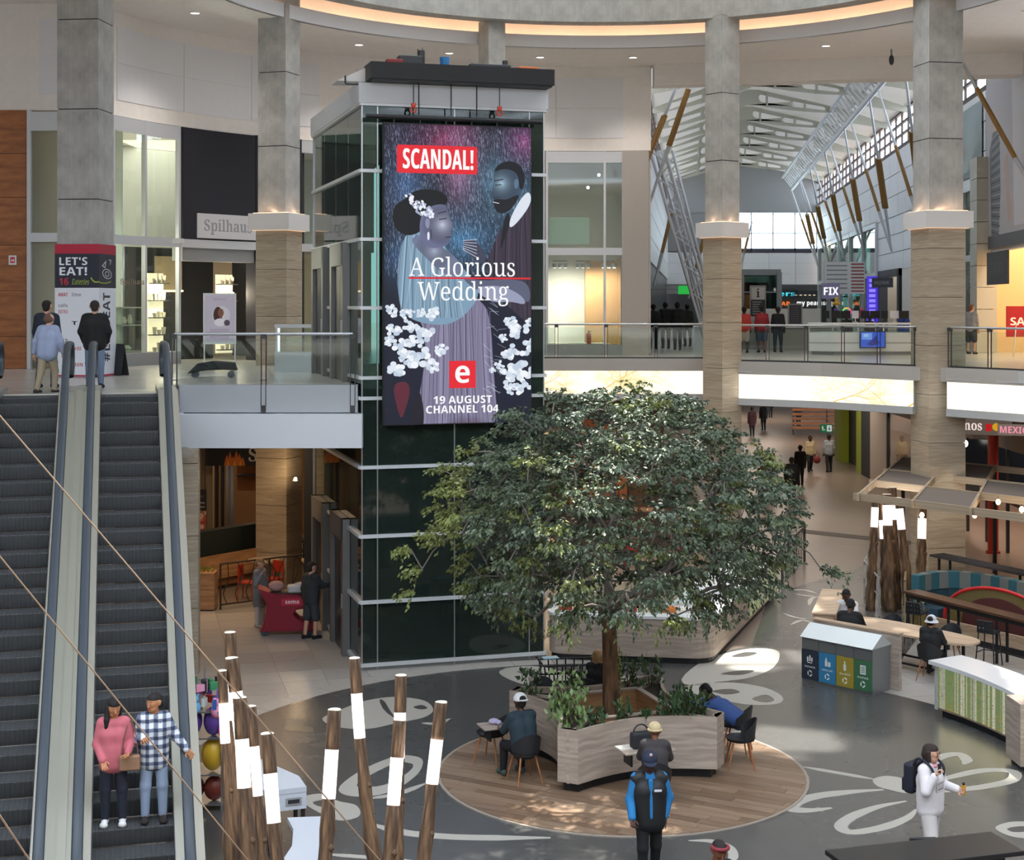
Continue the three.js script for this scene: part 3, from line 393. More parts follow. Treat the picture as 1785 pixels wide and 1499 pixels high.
const branchTex = canvasTex(2048, 256, (g, W, H) => {
  g.fillStyle = '#fff6e4'; g.fillRect(0, 0, W, H); let n = 0;
  const grow = (x, y, a, l, w) => { if (w < 0.5 || l < 6) return; let px = x, py = y; const steps = 5; for (let i = 0; i < steps; i++) { a += (hash(n++, 3) - 0.5) * 0.35; const qx = px + Math.cos(a) * l / steps, qy = py + Math.sin(a) * l / steps; g.strokeStyle = w > 4 ? '#e0b050' : '#e6c47c'; g.lineWidth = w * (1 - i * 0.08); g.lineCap = 'round'; g.beginPath(); g.moveTo(px, py); g.lineTo(qx, qy); g.stroke(); px = qx; py = qy; if (hash(n++, 5) > 0.45) grow(px, py, a + (hash(n++, 6) > 0.5 ? 1 : -1) * (0.4 + hash(n++, 7) * 0.6), l * 0.62, w * 0.55); } grow(px, py, a + (hash(n++, 8) - 0.5) * 0.5, l * 0.75, w * 0.7); };
  for (const [x, y, a, l, w] of [[760, 260, -0.6, 190, 9], [1180, 270, -2.3, 230, 5], [1330, 260, -0.75, 230, 11], [1500, 260, -1.7, 150, 8], [1560, 0, 1.9, 160, 7], [1900, 200, -2.6, 170, 4], [600, 250, -1.0, 120, 3]]) grow(x, y, a, l, w);
  for (let i = 0; i < 420; i++) { const c = hash(i, 51) < 0.5 ? 1540 : 700, x = c + (hash(i, 52) + hash(i, 53) - 1) * 130, y = hash(i, 54) * H; g.fillStyle = hash(i, 55) > 0.5 ? '#e9c368' : '#f0d48e'; g.globalAlpha = 0.6; g.fillRect(x, y, 3 + hash(i, 56) * 9, 2 + hash(i, 57) * 7); } g.globalAlpha = 1;
});
branchTex.wrapS = THREE.RepeatWrapping;
const bandMat = new THREE.MeshStandardMaterial({ color: 0x333333, roughness: 0.5, emissive: 0xffffff, emissiveMap: branchTex, emissiveIntensity: 1.3 });
const bandNames = ['between the lift tower and the hall column', 'between the hall column and the wide column', 'right of the wide column'];
ringEdges.forEach((pts, i) => {
  struct('beam_gallery', [strip(pts, 0.25, 5.68, 5.98, 0.03), strip(pts, 0.3, 4.7, 4.9, 0.06), strip(pts, 0.2, 4.88, 5.7, 0)], std('#b9bcbe', 0.45), 'pale grey gallery edge ' + bandNames[i]);
  const b = thing('light_band', 'backlit gallery fascia printed with golden branches, ' + bandNames[i], 'light panel');
  part('lit_panel', ribbon(pts, 4.9, 5.68, 0.025), bandMat, b);
  part('trim', [strip(pts, 0.06, 4.86, 4.9, 0.05), strip(pts, 0.06, 5.68, 5.71, 0.05)], M.silverPaint, b);
  for (let k = 0; k + 1 < pts.length; k++) { const q = offset(pts, 0.06), m = [(q[k][0] + q[k + 1][0]) / 2, (q[k][1] + q[k + 1][1]) / 2], w = Math.hypot(q[k + 1][0] - q[k][0], q[k + 1][1] - q[k][1]); const f = V((pts[k + 1][1] - pts[k][1]), 0, (pts[k + 1][0] - pts[k][0])).normalize(); const c = P3(m, 5.29); area(new THREE.Color(1, 0.93, 0.8), 1.6, w * 0.95, 0.75, c, c.clone().add(f)); }
});
// railings: glass panes between paired flat posts, round top rail
function railing(label, pts, spacing, { y = 6, h = 1.07, bracket = false, top = M.steel } = {}) {
  const r = thing('glass_railing', label, 'railing'); const path = pts.map((p) => P3(p, y)); let lens = [0]; for (let i = 1; i < path.length; i++) lens.push(lens[i - 1] + path[i].distanceTo(path[i - 1]));
  const total = lens.at(-1), n = Math.max(1, Math.round(total / spacing)), pos = (s) => { let i = 1; while (i < lens.length - 1 && lens[i] < s) i++; return path[i - 1].clone().lerp(path[i], (s - lens[i - 1]) / (lens[i] - lens[i - 1])); };
  for (let i = 0; i + 1 < path.length; i++) part('top_rail', rod(path[i].clone().setY(y + h), path[i + 1].clone().setY(y + h), 0.032, 0.032, 10), top, r);
  for (let i = 0; i <= n; i++) { const a = pos(total * i / n), t = pos(Math.min(total, total * i / n + 0.02)).sub(pos(Math.max(0, total * i / n - 0.02))).normalize(), o = t.clone().multiplyScalar(0.05); const lo = bracket ? -0.45 : -0.25;
    part('post', [bar(a.clone().add(o).setY(y + lo), a.clone().add(o).setY(y + h - 0.04), 0.018, 0.06), bar(a.clone().sub(o).setY(y + lo), a.clone().sub(o).setY(y + h - 0.04), 0.018, 0.06), box(0.12, 0.1, 0.1, a.x, y + h - 0.05, a.z), ...(bracket ? [box(0.1, 0.14, 0.12, a.x, y - 0.5, a.z), box(0.14, 0.015, 0.08, a.x, y + 0.1, a.z)] : [])], M.darkSteel, r);
    if (i < n) { const b = pos(total * (i + 1) / n), lo2 = bracket ? 0.02 : -0.02, w = a.distanceTo(b) - 0.16, m = a.clone().add(b).multiplyScalar(0.5); const p = part('pane', new THREE.BoxGeometry(w, h - 0.12 - lo2, 0.002), M.railGlass, r, [m.x, y + (h - 0.08 + lo2) / 2, m.z]); p.rotation.y = Math.atan2(-(b.z - a.z), b.x - a.x); }
  }
  if (!bracket) for (let i = 0; i + 1 < path.length; i++) part('bottom_rail', bar(path[i].clone().setY(y + 0.02), path[i + 1].clone().setY(y + 0.02), 0.04, 0.05), M.darkSteel, r);
  return r;
}
M.railGlass = std('#f2f8f6', 0.03, { transmission: 1, thickness: 0, ior: 1.5 });
railing('glass railing with steel rail along the left bridge', [[-7.1, BR - 0.12], [-3.35, BR - 0.12]], 1.6, { bracket: true });
railing('glass railing with dark posts behind the tree top, beside the lift tower', offset(ringEdges[0], -0.1), 1.55);
railing('glass railing with dark posts before the information desk', offset(ringEdges[1], -0.1), 1.3);
railing('glass railing with dark posts at the right before the sale shop', offset(ringEdges[2], -0.1), 1.25);
// ---------- escalators ----------
const escTread = std('#ffffff', 0.6, { metalness: 0.2, map: tex(128, 64, (u, v) => { const g = (u * 24) % 1 < 0.5 ? 0.34 : 0.26; return [g, g * 1.02, g * 1.05]; }), bumpMap: tex(128, 64, (u, v) => ((u * 24) % 1 < 0.5 ? 1 : 0), { srgb: false }), bumpScale: 0.006 });
escTread.map.repeat.set(2, 2); escTread.bumpMap.repeat.set(2, 2);
const escDeck = std('#bab6aa', 0.4, { metalness: 0.45 }), escSkirt = std('#8d9092', 0.3, { metalness: 0.8 });
const nose = (z) => (z < 0.8 ? 0 : -Math.min(6, (z - 0.8) * 0.5774));
const zs0 = [-1.1, 0, 0.5, 0.8, 1.1, 2, 11.1, 11.3, 12.4];
function sideBand(h0, h1, x, t, z0 = -1.1, z1 = 12.4) { const zs = [z0, ...zs0.filter((z) => z > z0 && z < z1), z1]; const pts = [...zs.map((z) => [z, nose(z) + h0]), ...zs.slice().reverse().map((z) => [z, nose(z) + h1])]; const g = extr(pts, t); g.rotateY(-Math.PI / 2).translate(x, 0, 0); return uvBox(g); }
const stepG = (() => { const prof = [[0, 0], [0.405, 0], [0.41, -0.012], [0.40, -0.06], [0.385, -0.14], [0.36, -0.225], [0.33, -0.235], [0.33, -0.03], [0, -0.03]]; const g = extr(prof, 1.0); g.rotateY(-Math.PI / 2); return uvBox(g); })();
const ESC = { R: [-7.24, 28.2], L: [-8.93, 27.75] };
function escalator(p, label) {
  const e = thing('escalator', label, 'escalator', [p[0], 6, -p[1]], AXR);
  for (let k = 0; k < 28; k++) { const z = k * 0.4, y = -Math.max(0, Math.min(6, (k - 1.6) * 0.2309)); part('step', stepG, escTread, e, [0, y, z]); }
  part('comb_plate', [box(1.04, 0.02, 1.1, 0, 0.01, -0.56), box(1.0, 0.025, 0.1, 0, 0.014, -0.02)], std('#d2d0c9', 0.3, { metalness: 0.6 }), e);
  for (const s of [-1, 1]) {
    part('skirt', sideBand(-0.5, 0.1, s * 0.515, 0.02), escSkirt, e);
    part('inner_deck', sideBand(0.09, 0.12, s * 0.585, 0.14), escDeck, e);
    part('balustrade_glass', sideBand(0.12, 0.86, s * 0.655, 0.008), M.glass, e);
    part('outer_deck', sideBand(0.05, 0.1, s * 0.765, 0.22), escDeck, e);
    part('outer_cladding', sideBand(-0.9, 0.05, s * 0.865, 0.02), escDeck, e);
    const line = [V(0, 0.3, -0.95), V(0, 0.42, -1.32), V(0, 0.68, -1.46), V(0, 0.9, -1.25), V(0, 0.95, -0.9)]; for (const z of [0, 0.5, 1.1, 2, 4, 6, 8, 10, 11.1]) line.push(V(0, nose(z) + 0.95, z)); line.push(V(0, -5.05, 12.2), V(0, -5.2, 12.6), V(0, -5.5, 12.6), V(0, -5.65, 12.2));
    const g = smoothTube(line, 0.036, 120, 8).scale(1.9, 1, 1); part('handrail', g.translate(s * 0.655, 0, 0), M.rubber, e);
    part('handrail_guide', sideBand(0.86, 0.915, s * 0.655, 0.05, -0.9, 12), M.steel, e);
  }
  return e;
}
escalator(ESC.R, 'dark stepped escalator carrying two women beside the bridge');
escalator(ESC.L, 'empty dark stepped escalator at the left edge');
single('escalator_cover', 'cream metal cover plate between the two escalators', 'cover', (() => { const g = sideBand(0.09, 0.13, 0, 0.12); return g; })(), escDeck, [(ESC.R[0] + ESC.L[0]) / 2, 6, -(ESC.R[1] + ESC.L[1]) / 2], AXR);
// ---------- roof hall beyond the rotunda ----------
const WL = (d) => 4.2 + 0.12 * (d - 50), WRt = (d) => 16.75 + 0.11 * (d - 52.6), END = 116, CL0 = 15.3, CL1 = 17.1;
const XT = (d) => lerp(15.2, 20.66, (d - 62) / 50), YT = (d) => lerp(17.1, 16.3, (d - 62) / 50);
M.hallPanel = std('#e3e6ea', 0.45);
const hr = structGroup('wall_hall_right', 'white panelled right wall of the roof hall');
const hl = structGroup('wall_hall_left', 'white panelled left wall of the roof hall');
function wallPanels(g, X, d0, d1, n, ys, side, m) { for (let i = 0; i < n; i++) for (let k = 0; k + 1 < ys.length; k++) { const a = lerp(d0, d1, i / n) + 0.02, b = lerp(d0, d1, (i + 1) / n) - 0.02; part('panel', prism([[X(a), a], [X(a) + side * 0.06, a], [X(b) + side * 0.06, b], [X(b), b]], ys[k] + 0.02, ys[k + 1] - 0.02), m, g); } }
const slabWall = (X, d0, d1, y0, y1, o0, o1) => prism([[X(d0) + o0, d0], [X(d0) + o1, d0], [X(d1) + o1, d1], [X(d1) + o0, d1]], y0, y1);
part('backing', [slabWall(WRt, 44, END, 12.1, CL0, 0.06, 0.3), slabWall(WRt, 69, 81, 9.4, 12.1, 0.06, 0.3)], M.grey, hr);
wallPanels(hr, WRt, 52.8, END, 24, [12.1, 13.15, 14.2, CL0], 1, M.hallPanel); wallPanels(hr, WRt, 69, 81, 4, [9.4, 10.3, 11.2, 12.1], 1, M.hallPanel);
part('dark_shopfront', slabWall(WL, 51.5, END, 6, 9.6, -0.3, -0.1), std('#26282c', 0.3), hl);
part('backing', [slabWall(WL, 51.5, END, 9.6, CL0, -0.3, -0.06)], M.grey, hl);
wallPanels(hl, WL, 51.5, END, 20, [9.6, 10.7, 11.8, 12.9, 14, CL0], -1, M.hallPanel);
{ // clerestories: open strips to the sky behind dark mullions
  for (const [X, s, nm] of [[WRt, 1, 'right'], [WL, -1, 'left']]) { const w = structGroup('window_' + (++winN), `clerestory window strip with dark bars along the ${nm} of the roof hall`);
    const p = (d, y) => V(X(d) + s * 0.1, y, -d); for (const y of [CL0 + 0.05, CL0 + 0.7, CL0 + 1.25, CL1]) part('bar', bar(p(51, y), p(END, y), 0.12, y === CL0 + 0.05 ? 0.3 : 0.1), std('#4b3f3b', 0.6), w);
    for (let d = 51; d <= END; d += 2) part('mullion', bar(p(d, CL0), p(d, CL1), 0.08, 0.1), std('#4b3f3b', 0.6), w); } }
const hEnd = structGroup('wall_hall_end', 'white tiled end wall of the roof hall with the big window');
for (let i = 0; i < 6; i++) for (let k = 0; k < 3; k++) part('panel', box(2.03, 0.82, 0.1, 11.8 + i * 2.05 + 1, 9.25 + k * 0.83 + 0.4, -END), M.hallPanel, hEnd);
part('backing', [box(14, 2.6, 0.2, 18.2, 10.5, -END - 0.15), box(5, 9, 0.2, 14, 13, -END - 0.15), box(3, 9, 0.2, 25.4, 13, -END - 0.15), box(18, 4.6, 0.3, 18.5, 17.1, -END - 0.1)], M.grey, hEnd);
{ const w = structGroup('window_' + (++winN), 'big bright window at the far end of the roof hall'); for (const x of [16.9, 18.6, 20.3, 22.0, 23.7]) part('mullion', box(0.09, 3, 0.1, x, 13.3, -END), M.silverPaint, w); for (const y of [11.85, 13.2, 14.7]) part('bar', box(8, y < 12 ? 0.35 : 0.06, 0.1, 20, y, -END), y < 12 ? std('#4b4552', 0.6) : M.silverPaint, w); part('pane', box(7.2, 2.8, 0.002, 20.3, 13.3, -END - 0.02), M.glass, w); }
struct('wall_hall_end', [box(14, 3.4, 0.3, 19, 7.7, -END - 1.5)], M.black, 'dark shop fronts at the far end of the hall');
// roof skin and perforated ribs
M.roofSkin = std('#f2f0ec', 1, { transmission: 0.13, thickness: 0 }); M.rib = std('#b4b5a8', 0.55);
{ const hall = structGroup('roof_hall', 'white hall roof on perforated steel ribs and a striped box truss');
  const RX = (d) => lerp(WL(d), XT(d), 0.52), skin = (a, ya, b, yb, d0, d1) => { const p = [V(a(d0), ya, -d0), V(b(d0), yb, -d0), V(b(d1), yb, -d1), V(a(d1), ya, -d1)]; const g = new THREE.BufferGeometry(); const top = p.map((q) => q.clone().setY(q.y + 0.12)); const v = [...p, ...top]; g.setAttribute('position', new THREE.Float32BufferAttribute(v.flatMap((q) => [q.x, q.y, q.z]), 3)); g.setIndex([0, 1, 2, 0, 2, 3, 4, 6, 5, 4, 7, 6, 0, 4, 5, 0, 5, 1, 1, 5, 6, 1, 6, 2, 2, 6, 7, 2, 7, 3, 3, 7, 4, 3, 4, 0]); const h = g.toNonIndexed(); h.computeVertexNormals(); return uvBox(h); };
  for (let d = 49.6; d < END; d += 5.1) { const d1 = Math.min(END + 0.3, d + 5.1); part('roof_panel', skin((x) => WL(x) - 0.4, 17.1, RX, 18.9, d, d1), M.roofSkin, hall); part('roof_panel', skin(RX, 18.9, XT, 18.0, d, d1), M.roofSkin, hall); part('roof_panel', skin(XT, 18.0, (x) => WRt(x) + 0.4, 17.1, d, d1), M.roofSkin, hall); }
  const ridgeY = 18.9;
  for (let d = 51; d < END; d += 6.6) { // each rib: plate with long rounded holes
    const x0 = WL(d), x1 = XT(d), w = x1 - x0, y = (t) => (t < 0.52 ? lerp(17.0, ridgeY, t / 0.52) : lerp(ridgeY, 17.9, (t - 0.52) / 0.48)), dep = (t) => 0.25 + 0.55 * Math.sin(Math.PI * clamp(t, 0, 1)) ** 0.8;
    const top = [], bot = []; for (let i = 0; i <= 16; i++) { const t = i / 16; top.push([x0 + w * t, y(t)]); bot.push([x0 + w * t, y(t) - dep(t)]); }
    const holes = [0.16, 0.36, 0.66, 0.84].map((c) => { const L = w * 0.125, pts = []; for (let i = 0; i < 16; i++) { const a = i / 16 * Math.PI * 2, ca = Math.cos(a), r = dep(c) * (ca > 0 ? 0.17 : 0.27); const t = c + (Math.sign(ca) * 0.075 + ca * 0.02); pts.push([x0 + w * t, y(clamp(t, 0, 1)) - dep(clamp(t, 0, 1)) * 0.5 + Math.sin(a) * r]); } return pts; });
    const g = extr([...top, ...bot.reverse()], 0.1, 0, holes); part('rib', g.translate(0, 0, -d), M.rib, hall);
    const X1 = WRt(d); part('rib', extr([[x1, 17.9], [X1, 17.05], [X1, 16.8], [x1, 17.2]], 0.1).translate(0, 0, -d), M.rib, hall);
    part('stiffener', [box(0.08, dep(0.25), 0.3, x0 + w * 0.25, y(0.25) - dep(0.25) / 2, -d), box(0.08, dep(0.61), 0.3, x0 + w * 0.61, y(0.61) - dep(0.61) / 2, -d), box(0.08, dep(0.82), 0.3, x0 + w * 0.82, y(0.82) - dep(0.82) / 2, -d)], M.rib, hall);
  }
  const T = (d, o = 0, h = 0) => V(XT(d) + o, YT(d) + h, -d);
  part('truss_chord', [rod(T(58, 0.35, 0), T(112, 0.35, 0), 0.13), rod(T(58, -0.35, 0.9), T(112, -0.35, 0.9), 0.1), rod(T(58, 0.55, 0.85), T(112, 0.55, 0.85), 0.1)], M.silverPaint, hall);
  for (let d = 58.3; d < 112; d += 1.1) part('truss_web', [bar(T(d, -0.4, 0.9), T(d + 0.1, 0.35, -0.02), 0.12, 0.05)], M.silverPaint, hall);
}
// timber-cased struts in V pairs between truss and wall
function strut(a, b, lab, grp, g0 = 0.38, g1 = 0.7) { const s = thing('roof_strut', lab, 'strut', null, 0, grp); const p = (t) => a.clone().lerp(b, t); part('steel_rod', rod(a, p(g0), 0.045, 0.065), M.silverPaint, s); part('steel_rod', rod(p(g1), b, 0.08, 0.045), M.silverPaint, s); const k = b.clone().sub(a).normalize().cross(V(0, 1, 0)).normalize().multiplyScalar(0.085); for (const q of [-1, 0, 1]) part('timber_case', rod(p(g0).addScaledVector(k, q), p(g1).addScaledVector(k, q), 0.07, 0.07, 8), M.gold, s); return s; }
for (const d of [63.5, 73.5, 83.5, 93.5, 103, 111]) for (const o of [-6.5, 0.8]) strut(V(XT(d + o) + 0.3, YT(d + o), -(d + o)), V(WRt(d) - 0.35, 10.3, -d), o < 0 ? `golden timber-cased strut in the right row, nearer leg of the ${ORD[(d - 63) / 9.6 | 0]} pair` : `golden timber-cased strut in the right row, farther leg of the ${ORD[(d - 63) / 9.6 | 0]} pair`, o < 0 ? 'nearer legs of the right roof struts' : 'farther legs of the right roof struts');
strut(at(1678, 110, 47), at(1800, 330, 46.5), 'single big slanting strut with golden timber casing before the wall poster', null, 0.2, 0.75);
strut(at(1198, 105, 52), at(1098, 350, 51), 'golden timber-cased strut left of the hall column, the lower one', null, 0.4, 0.75); strut(at(1217, 105, 53), at(1133, 352, 54), 'golden timber-cased strut left of the hall column, the upper one', null, 0.2, 0.6);
for (const [u0, v0, u1, v1, d, l] of [[1180, 330, 1140, 500, 62, 'short golden timber-cased strut low beside the lattice mast'], [1235, 380, 1200, 520, 66, 'short golden timber-cased strut half hidden by the hall column'], [1311, 385, 1290, 470, 100, 'thin distant golden strut against the end window']]) strut(at(u0, v0, d), at(u1, v1, d), l, null, 0.25, 0.65);
for (const [u0, v0, u1, v1, d, l] of [[1146, 262, 1222, 525, 56, 'silver lattice mast leaning behind the grey pilaster'], [1160, 262, 1236, 560, 60, 'thicker silver lattice mast leaning behind the hall column']]) {
  const m = thing('lattice_mast', l, 'mast'), a = at(u0, v0, d), b0 = at(u1, v1, d), b = a.clone().lerp(b0, (a.y - 6) / (a.y - b0.y)), o = V(0.28, 0, 0); part('chord', [rod(a.clone().sub(o), b.clone().sub(o), 0.06), rod(a.clone().add(o), b.clone().add(o), 0.06), rod(a.clone().add(V(0, 0, -0.4)), b.clone().add(V(0, 0, -0.4)), 0.05)], M.silverPaint, m);
  const n = 14, gs = []; for (let i = 0; i < n; i++) { const p = a.clone().lerp(b, i / n), q = a.clone().lerp(b, (i + 1) / n), s = i % 2 ? 1 : -1; gs.push(rod(p.clone().addScaledVector(o, s), q.clone().addScaledVector(o, -s), 0.03)); } part('lacing', gs, M.silverPaint, m); }
// sprinkler-like camera on the soffit edge
{ const c = thing('ceiling_camera', 'small dark dome camera hanging from the ceiling edge', 'camera', at(1554, 100, 46)); part('stem', rod(V(0, 0, 0), V(0, 0.25, 0), 0.03), M.grey, c); part('dome', ball(0.1, 0, -0.08, 0, 0.8, 1.6, 0.8), M.darkSteel, c); }
struct('beam_soffit', prism([[4.7, 49.2], [4.7, 49.9], [16.5, 47.5], [24, 47.5], [24, 46.2], [16.2, 46.6]], 14.9, CEIL + 0.1), M.plaster, 'plaster downstand beam before the roof hall');
struct('roof_link', [box(30, 0.2, 4, 14, 17.4, -48.5), prism([[-24, 46], [42, 46], [42, 49], [4.7, 49], [4.7, 52], [-24, 52]], 17.3, 17.5)], M.plaster, 'roof over the gap between ceiling and hall');
// ---------- gallery shops on the right ----------
function textMat(w, h, bg, draw, o = {}) { const t = canvasTex(w, h, (g, W, H) => { g.fillStyle = bg; g.fillRect(0, 0, W, H); draw(g, W, H); }); return o.glow ? new THREE.MeshStandardMaterial({ color: 0x222222, roughness: 0.5, emissive: 0xffffff, emissiveMap: t, emissiveIntensity: o.glow }) : std('#ffffff', o.rough ?? 0.6, { map: t }); }
const fit = (g, t, font, x, y, w, c) => { g.font = font; g.fillStyle = c; g.textAlign = 'left'; g.textBaseline = 'alphabetic'; g.save(); g.translate(x, y); if (w) g.scale(w / g.measureText(t).width, 1); g.fillText(t, 0, 0); g.restore(); };
function board(name, label, cat, w, h, m, pos, turn, { t = 0.06, frame, edge = M.darkSteel } = {}) { const o = thing(name, label, cat, pos, turn); const pn = part('panel', box(w, h, t, 0, h / 2, -t / 2), edge, o); part('face', new THREE.PlaneGeometry(w - 0.01, h - 0.01).translate(0, h / 2, 0.003), m, pn); if (frame) part('frame', [box(w + frame * 2, frame, t + 0.04, 0, h + frame / 2, -t / 2), box(w + frame * 2, frame, t + 0.04, 0, -frame / 2, -t / 2), box(frame, h, t + 0.04, -w / 2 - frame / 2, h / 2, -t / 2), box(frame, h, t + 0.04, w / 2 + frame / 2, h / 2, -t / 2)], edge, o); return o; }
const wallTurn = Math.PI / 2 * -1 + Math.atan(0.11) * -1;                 // faces left, along the right wall
const onRight = (d, y, o = 0) => V(WRt(d) - o, y, -d);
{ // tiled pier, tall glass, wall with poster, tan sale shop
  const pier = structGroup('pillar_tiled', 'pale tiled pier between the glass and the wall poster'); for (let k = 0; k < 9; k++) part('tile', slabWall(WRt, 51.9, 53.1, 6 + k * 0.76 + 0.01, 6 + (k + 1) * 0.76 - 0.01, -0.5, 0.2), std('#b4b3a8', 0.5), pier);
  const w = structGroup('window_' + (++winN), 'tall shop window between the wide column and the tiled pier'); for (const d of [53.2, 56.5, 60, 64, 68.8]) part('mullion', bar(onRight(d, 6, 0.05), onRight(d, 12.1, 0.05), 0.14, 0.14), M.silverPaint, w); for (const y of [9.4, 12]) part('transom', bar(onRight(53.2, y, 0.05), onRight(68.8, y, 0.05), 0.12, 0.22), M.silverPaint, w);
  for (let i = 0; i < 4; i++) { const ds = [53.2, 56.5, 60, 64, 68.8]; for (const [y0, y1] of [[6.05, 9.3], [9.5, 11.9]]) part('pane', slabWall(WRt, ds[i], ds[i + 1], y0, y1, 0, 0.002), M.tint, w); }
  part('blue_upper_pane', slabWall(WRt, 53.2, 60, 12.4, 15, -0.06, -0.05), std('#8fa6ae', 0.1), w);
  const sh = structGroup('wall_sale_shop', 'tan lit interior of the sale shop at the right edge'); part('rear_wall', slabWall((d) => 20, 40, 70, 6, 12.2, 0, 0.2), std('#d8b98c', 0.8), sh); part('side_wall', prism([[16.9, 52.4], [20, 52.4], [20, 52.7], [16.9, 52.7]], 6, 12.1), std('#d8b98c', 0.8), sh); part('side_wall', prism([[16.4, 44], [20, 44], [20, 44.3], [16.4, 44.3]], 6, 12.1), std('#c9a97c', 0.8), sh); part('soffit', prism([[16.2, 44], [20, 44], [20, 70], [18.6, 70]], 12.1, 12.25), M.shopWhite, sh); part('poster_wall', slabWall(WRt, 44, 52, 9.5, 12.1, 0, 0.2), M.plaster, sh);
  const pm = textMat(512, 768, '#b8b6ba', (g, W, H) => { const poly = (p, c) => { g.fillStyle = c; g.beginPath(); p.forEach(([x, y], i) => (i ? g.lineTo(x * W, y * H) : g.moveTo(x * W, y * H))); g.fill(); }; for (let i = 0; i < 60; i++) { g.fillStyle = i % 2 ? '#c4c2c6' : '#aeb0b6'; g.globalAlpha = 0.25; g.fillRect(hash(i, 1) * W, hash(i, 2) * H, 40 + hash(i, 3) * 160, 8 + hash(i, 4) * 60); } g.globalAlpha = 1; poly([[0.08, 0.45], [0.2, 0.3], [0.3, 0.42], [0.32, 0.7], [0.28, 0.93], [0.12, 0.93], [0.1, 0.7]], '#6a6d72'); for (let i = 0; i < 24; i++) { g.strokeStyle = i % 2 ? '#3d4045' : '#9a9da2'; g.lineWidth = 5; g.beginPath(); g.moveTo(W * 0.12, H * (0.4 + i * 0.022)); g.lineTo(W * 0.31, H * (0.36 + i * 0.025)); g.stroke(); } poly([[0.1, 0.3], [0.18, 0.22], [0.26, 0.28], [0.24, 0.36], [0.12, 0.36]], '#c9b3aa'); poly([[0.4, 0.55], [0.47, 0.5], [0.5, 0.7], [0.55, 0.85], [0.48, 0.88], [0.43, 0.7]], '#c2a699'); poly([[0.55, 0.1], [0.8, 0.02], [0.99, 0.1], [0.99, 0.9], [0.6, 0.9]], '#d2d0d4'); poly([[0, 0.93], [1, 0.93], [1, 1], [0, 1]], '#5b5c60'); });
  const po = thing('wall_poster', 'large grey fashion poster high on the right wall', 'poster', onRight(48.6, 9.6, 0.08), wallTurn); part('print', new THREE.PlaneGeometry(7.2, 6.2).translate(0, 3.1, 0.03), pm, po); part('backing', box(7.2, 6.2, 0.05, 0, 3.1, 0), M.grey, po);
  board('shop_sign', 'dark shop sign above the sale shop at the right edge', 'sign', 3.2, 1.1, textMat(256, 96, '#3c3d40', (g) => fit(g, 'CLAIRE', 'bold 44px sans-serif', 20, 62, 190, '#4a4b50')), onRight(49.6, 8.35, 0.3), wallTurn);
  const sale = thing('sale_sign', 'red sale board on a white stand at the right edge', 'sign', at(1770, 606, 48.5)); part('board', box(1.3, 1.0, 0.04, 0.35, 0.85, 0), std('#a81e26', 0.5), sale); part('face', new THREE.PlaneGeometry(1.28, 0.98).translate(0.35, 0.85, 0.025), textMat(256, 196, '#b32029', (g) => fit(g, 'SALE', 'bold 70px sans-serif', 20, 122, 190, '#ffffff')), sale); for (const s of [-0.1, 0.8]) part('leg', rod(V(s, -0.3, 0.1), V(0.35 + (s - 0.35) * 0.7, 0.9, 0), 0.02), M.white, sale);
  area(new THREE.Color(1, 0.82, 0.58), 10, 2.5, 8, V(18.4, 12, -47.5), V(18.4, 6, -47.5)); area(new THREE.Color(1, 0.85, 0.66), 5, 2, 10, V(18.9, 11.9, -60), V(18.9, 6, -60));
  const lp = thing('added_light_panel', 'added light panel inside the sale shop', 'light', [18.4, 12.05, -47.5]); part('fill_diffuser', box(2.5, 0.03, 8, 0, 0, 0), glow(new THREE.Color(1, 0.86, 0.66), 1.5), lp);  // glowing panel added to light the sale shop
  const pend = thing('pendant_lamp', 'small glowing globe lamp in the shop window beside the wide column', 'light', at(1698, 486, 54.5)); part('lamp_globe', ball(0.11, 0, 0, 0), glow(new THREE.Color(1, 0.97, 0.9), 8), pend); part('cord', rod(V(0, 0.1, 0), V(0, 2, 0), 0.01), M.black, pend); }
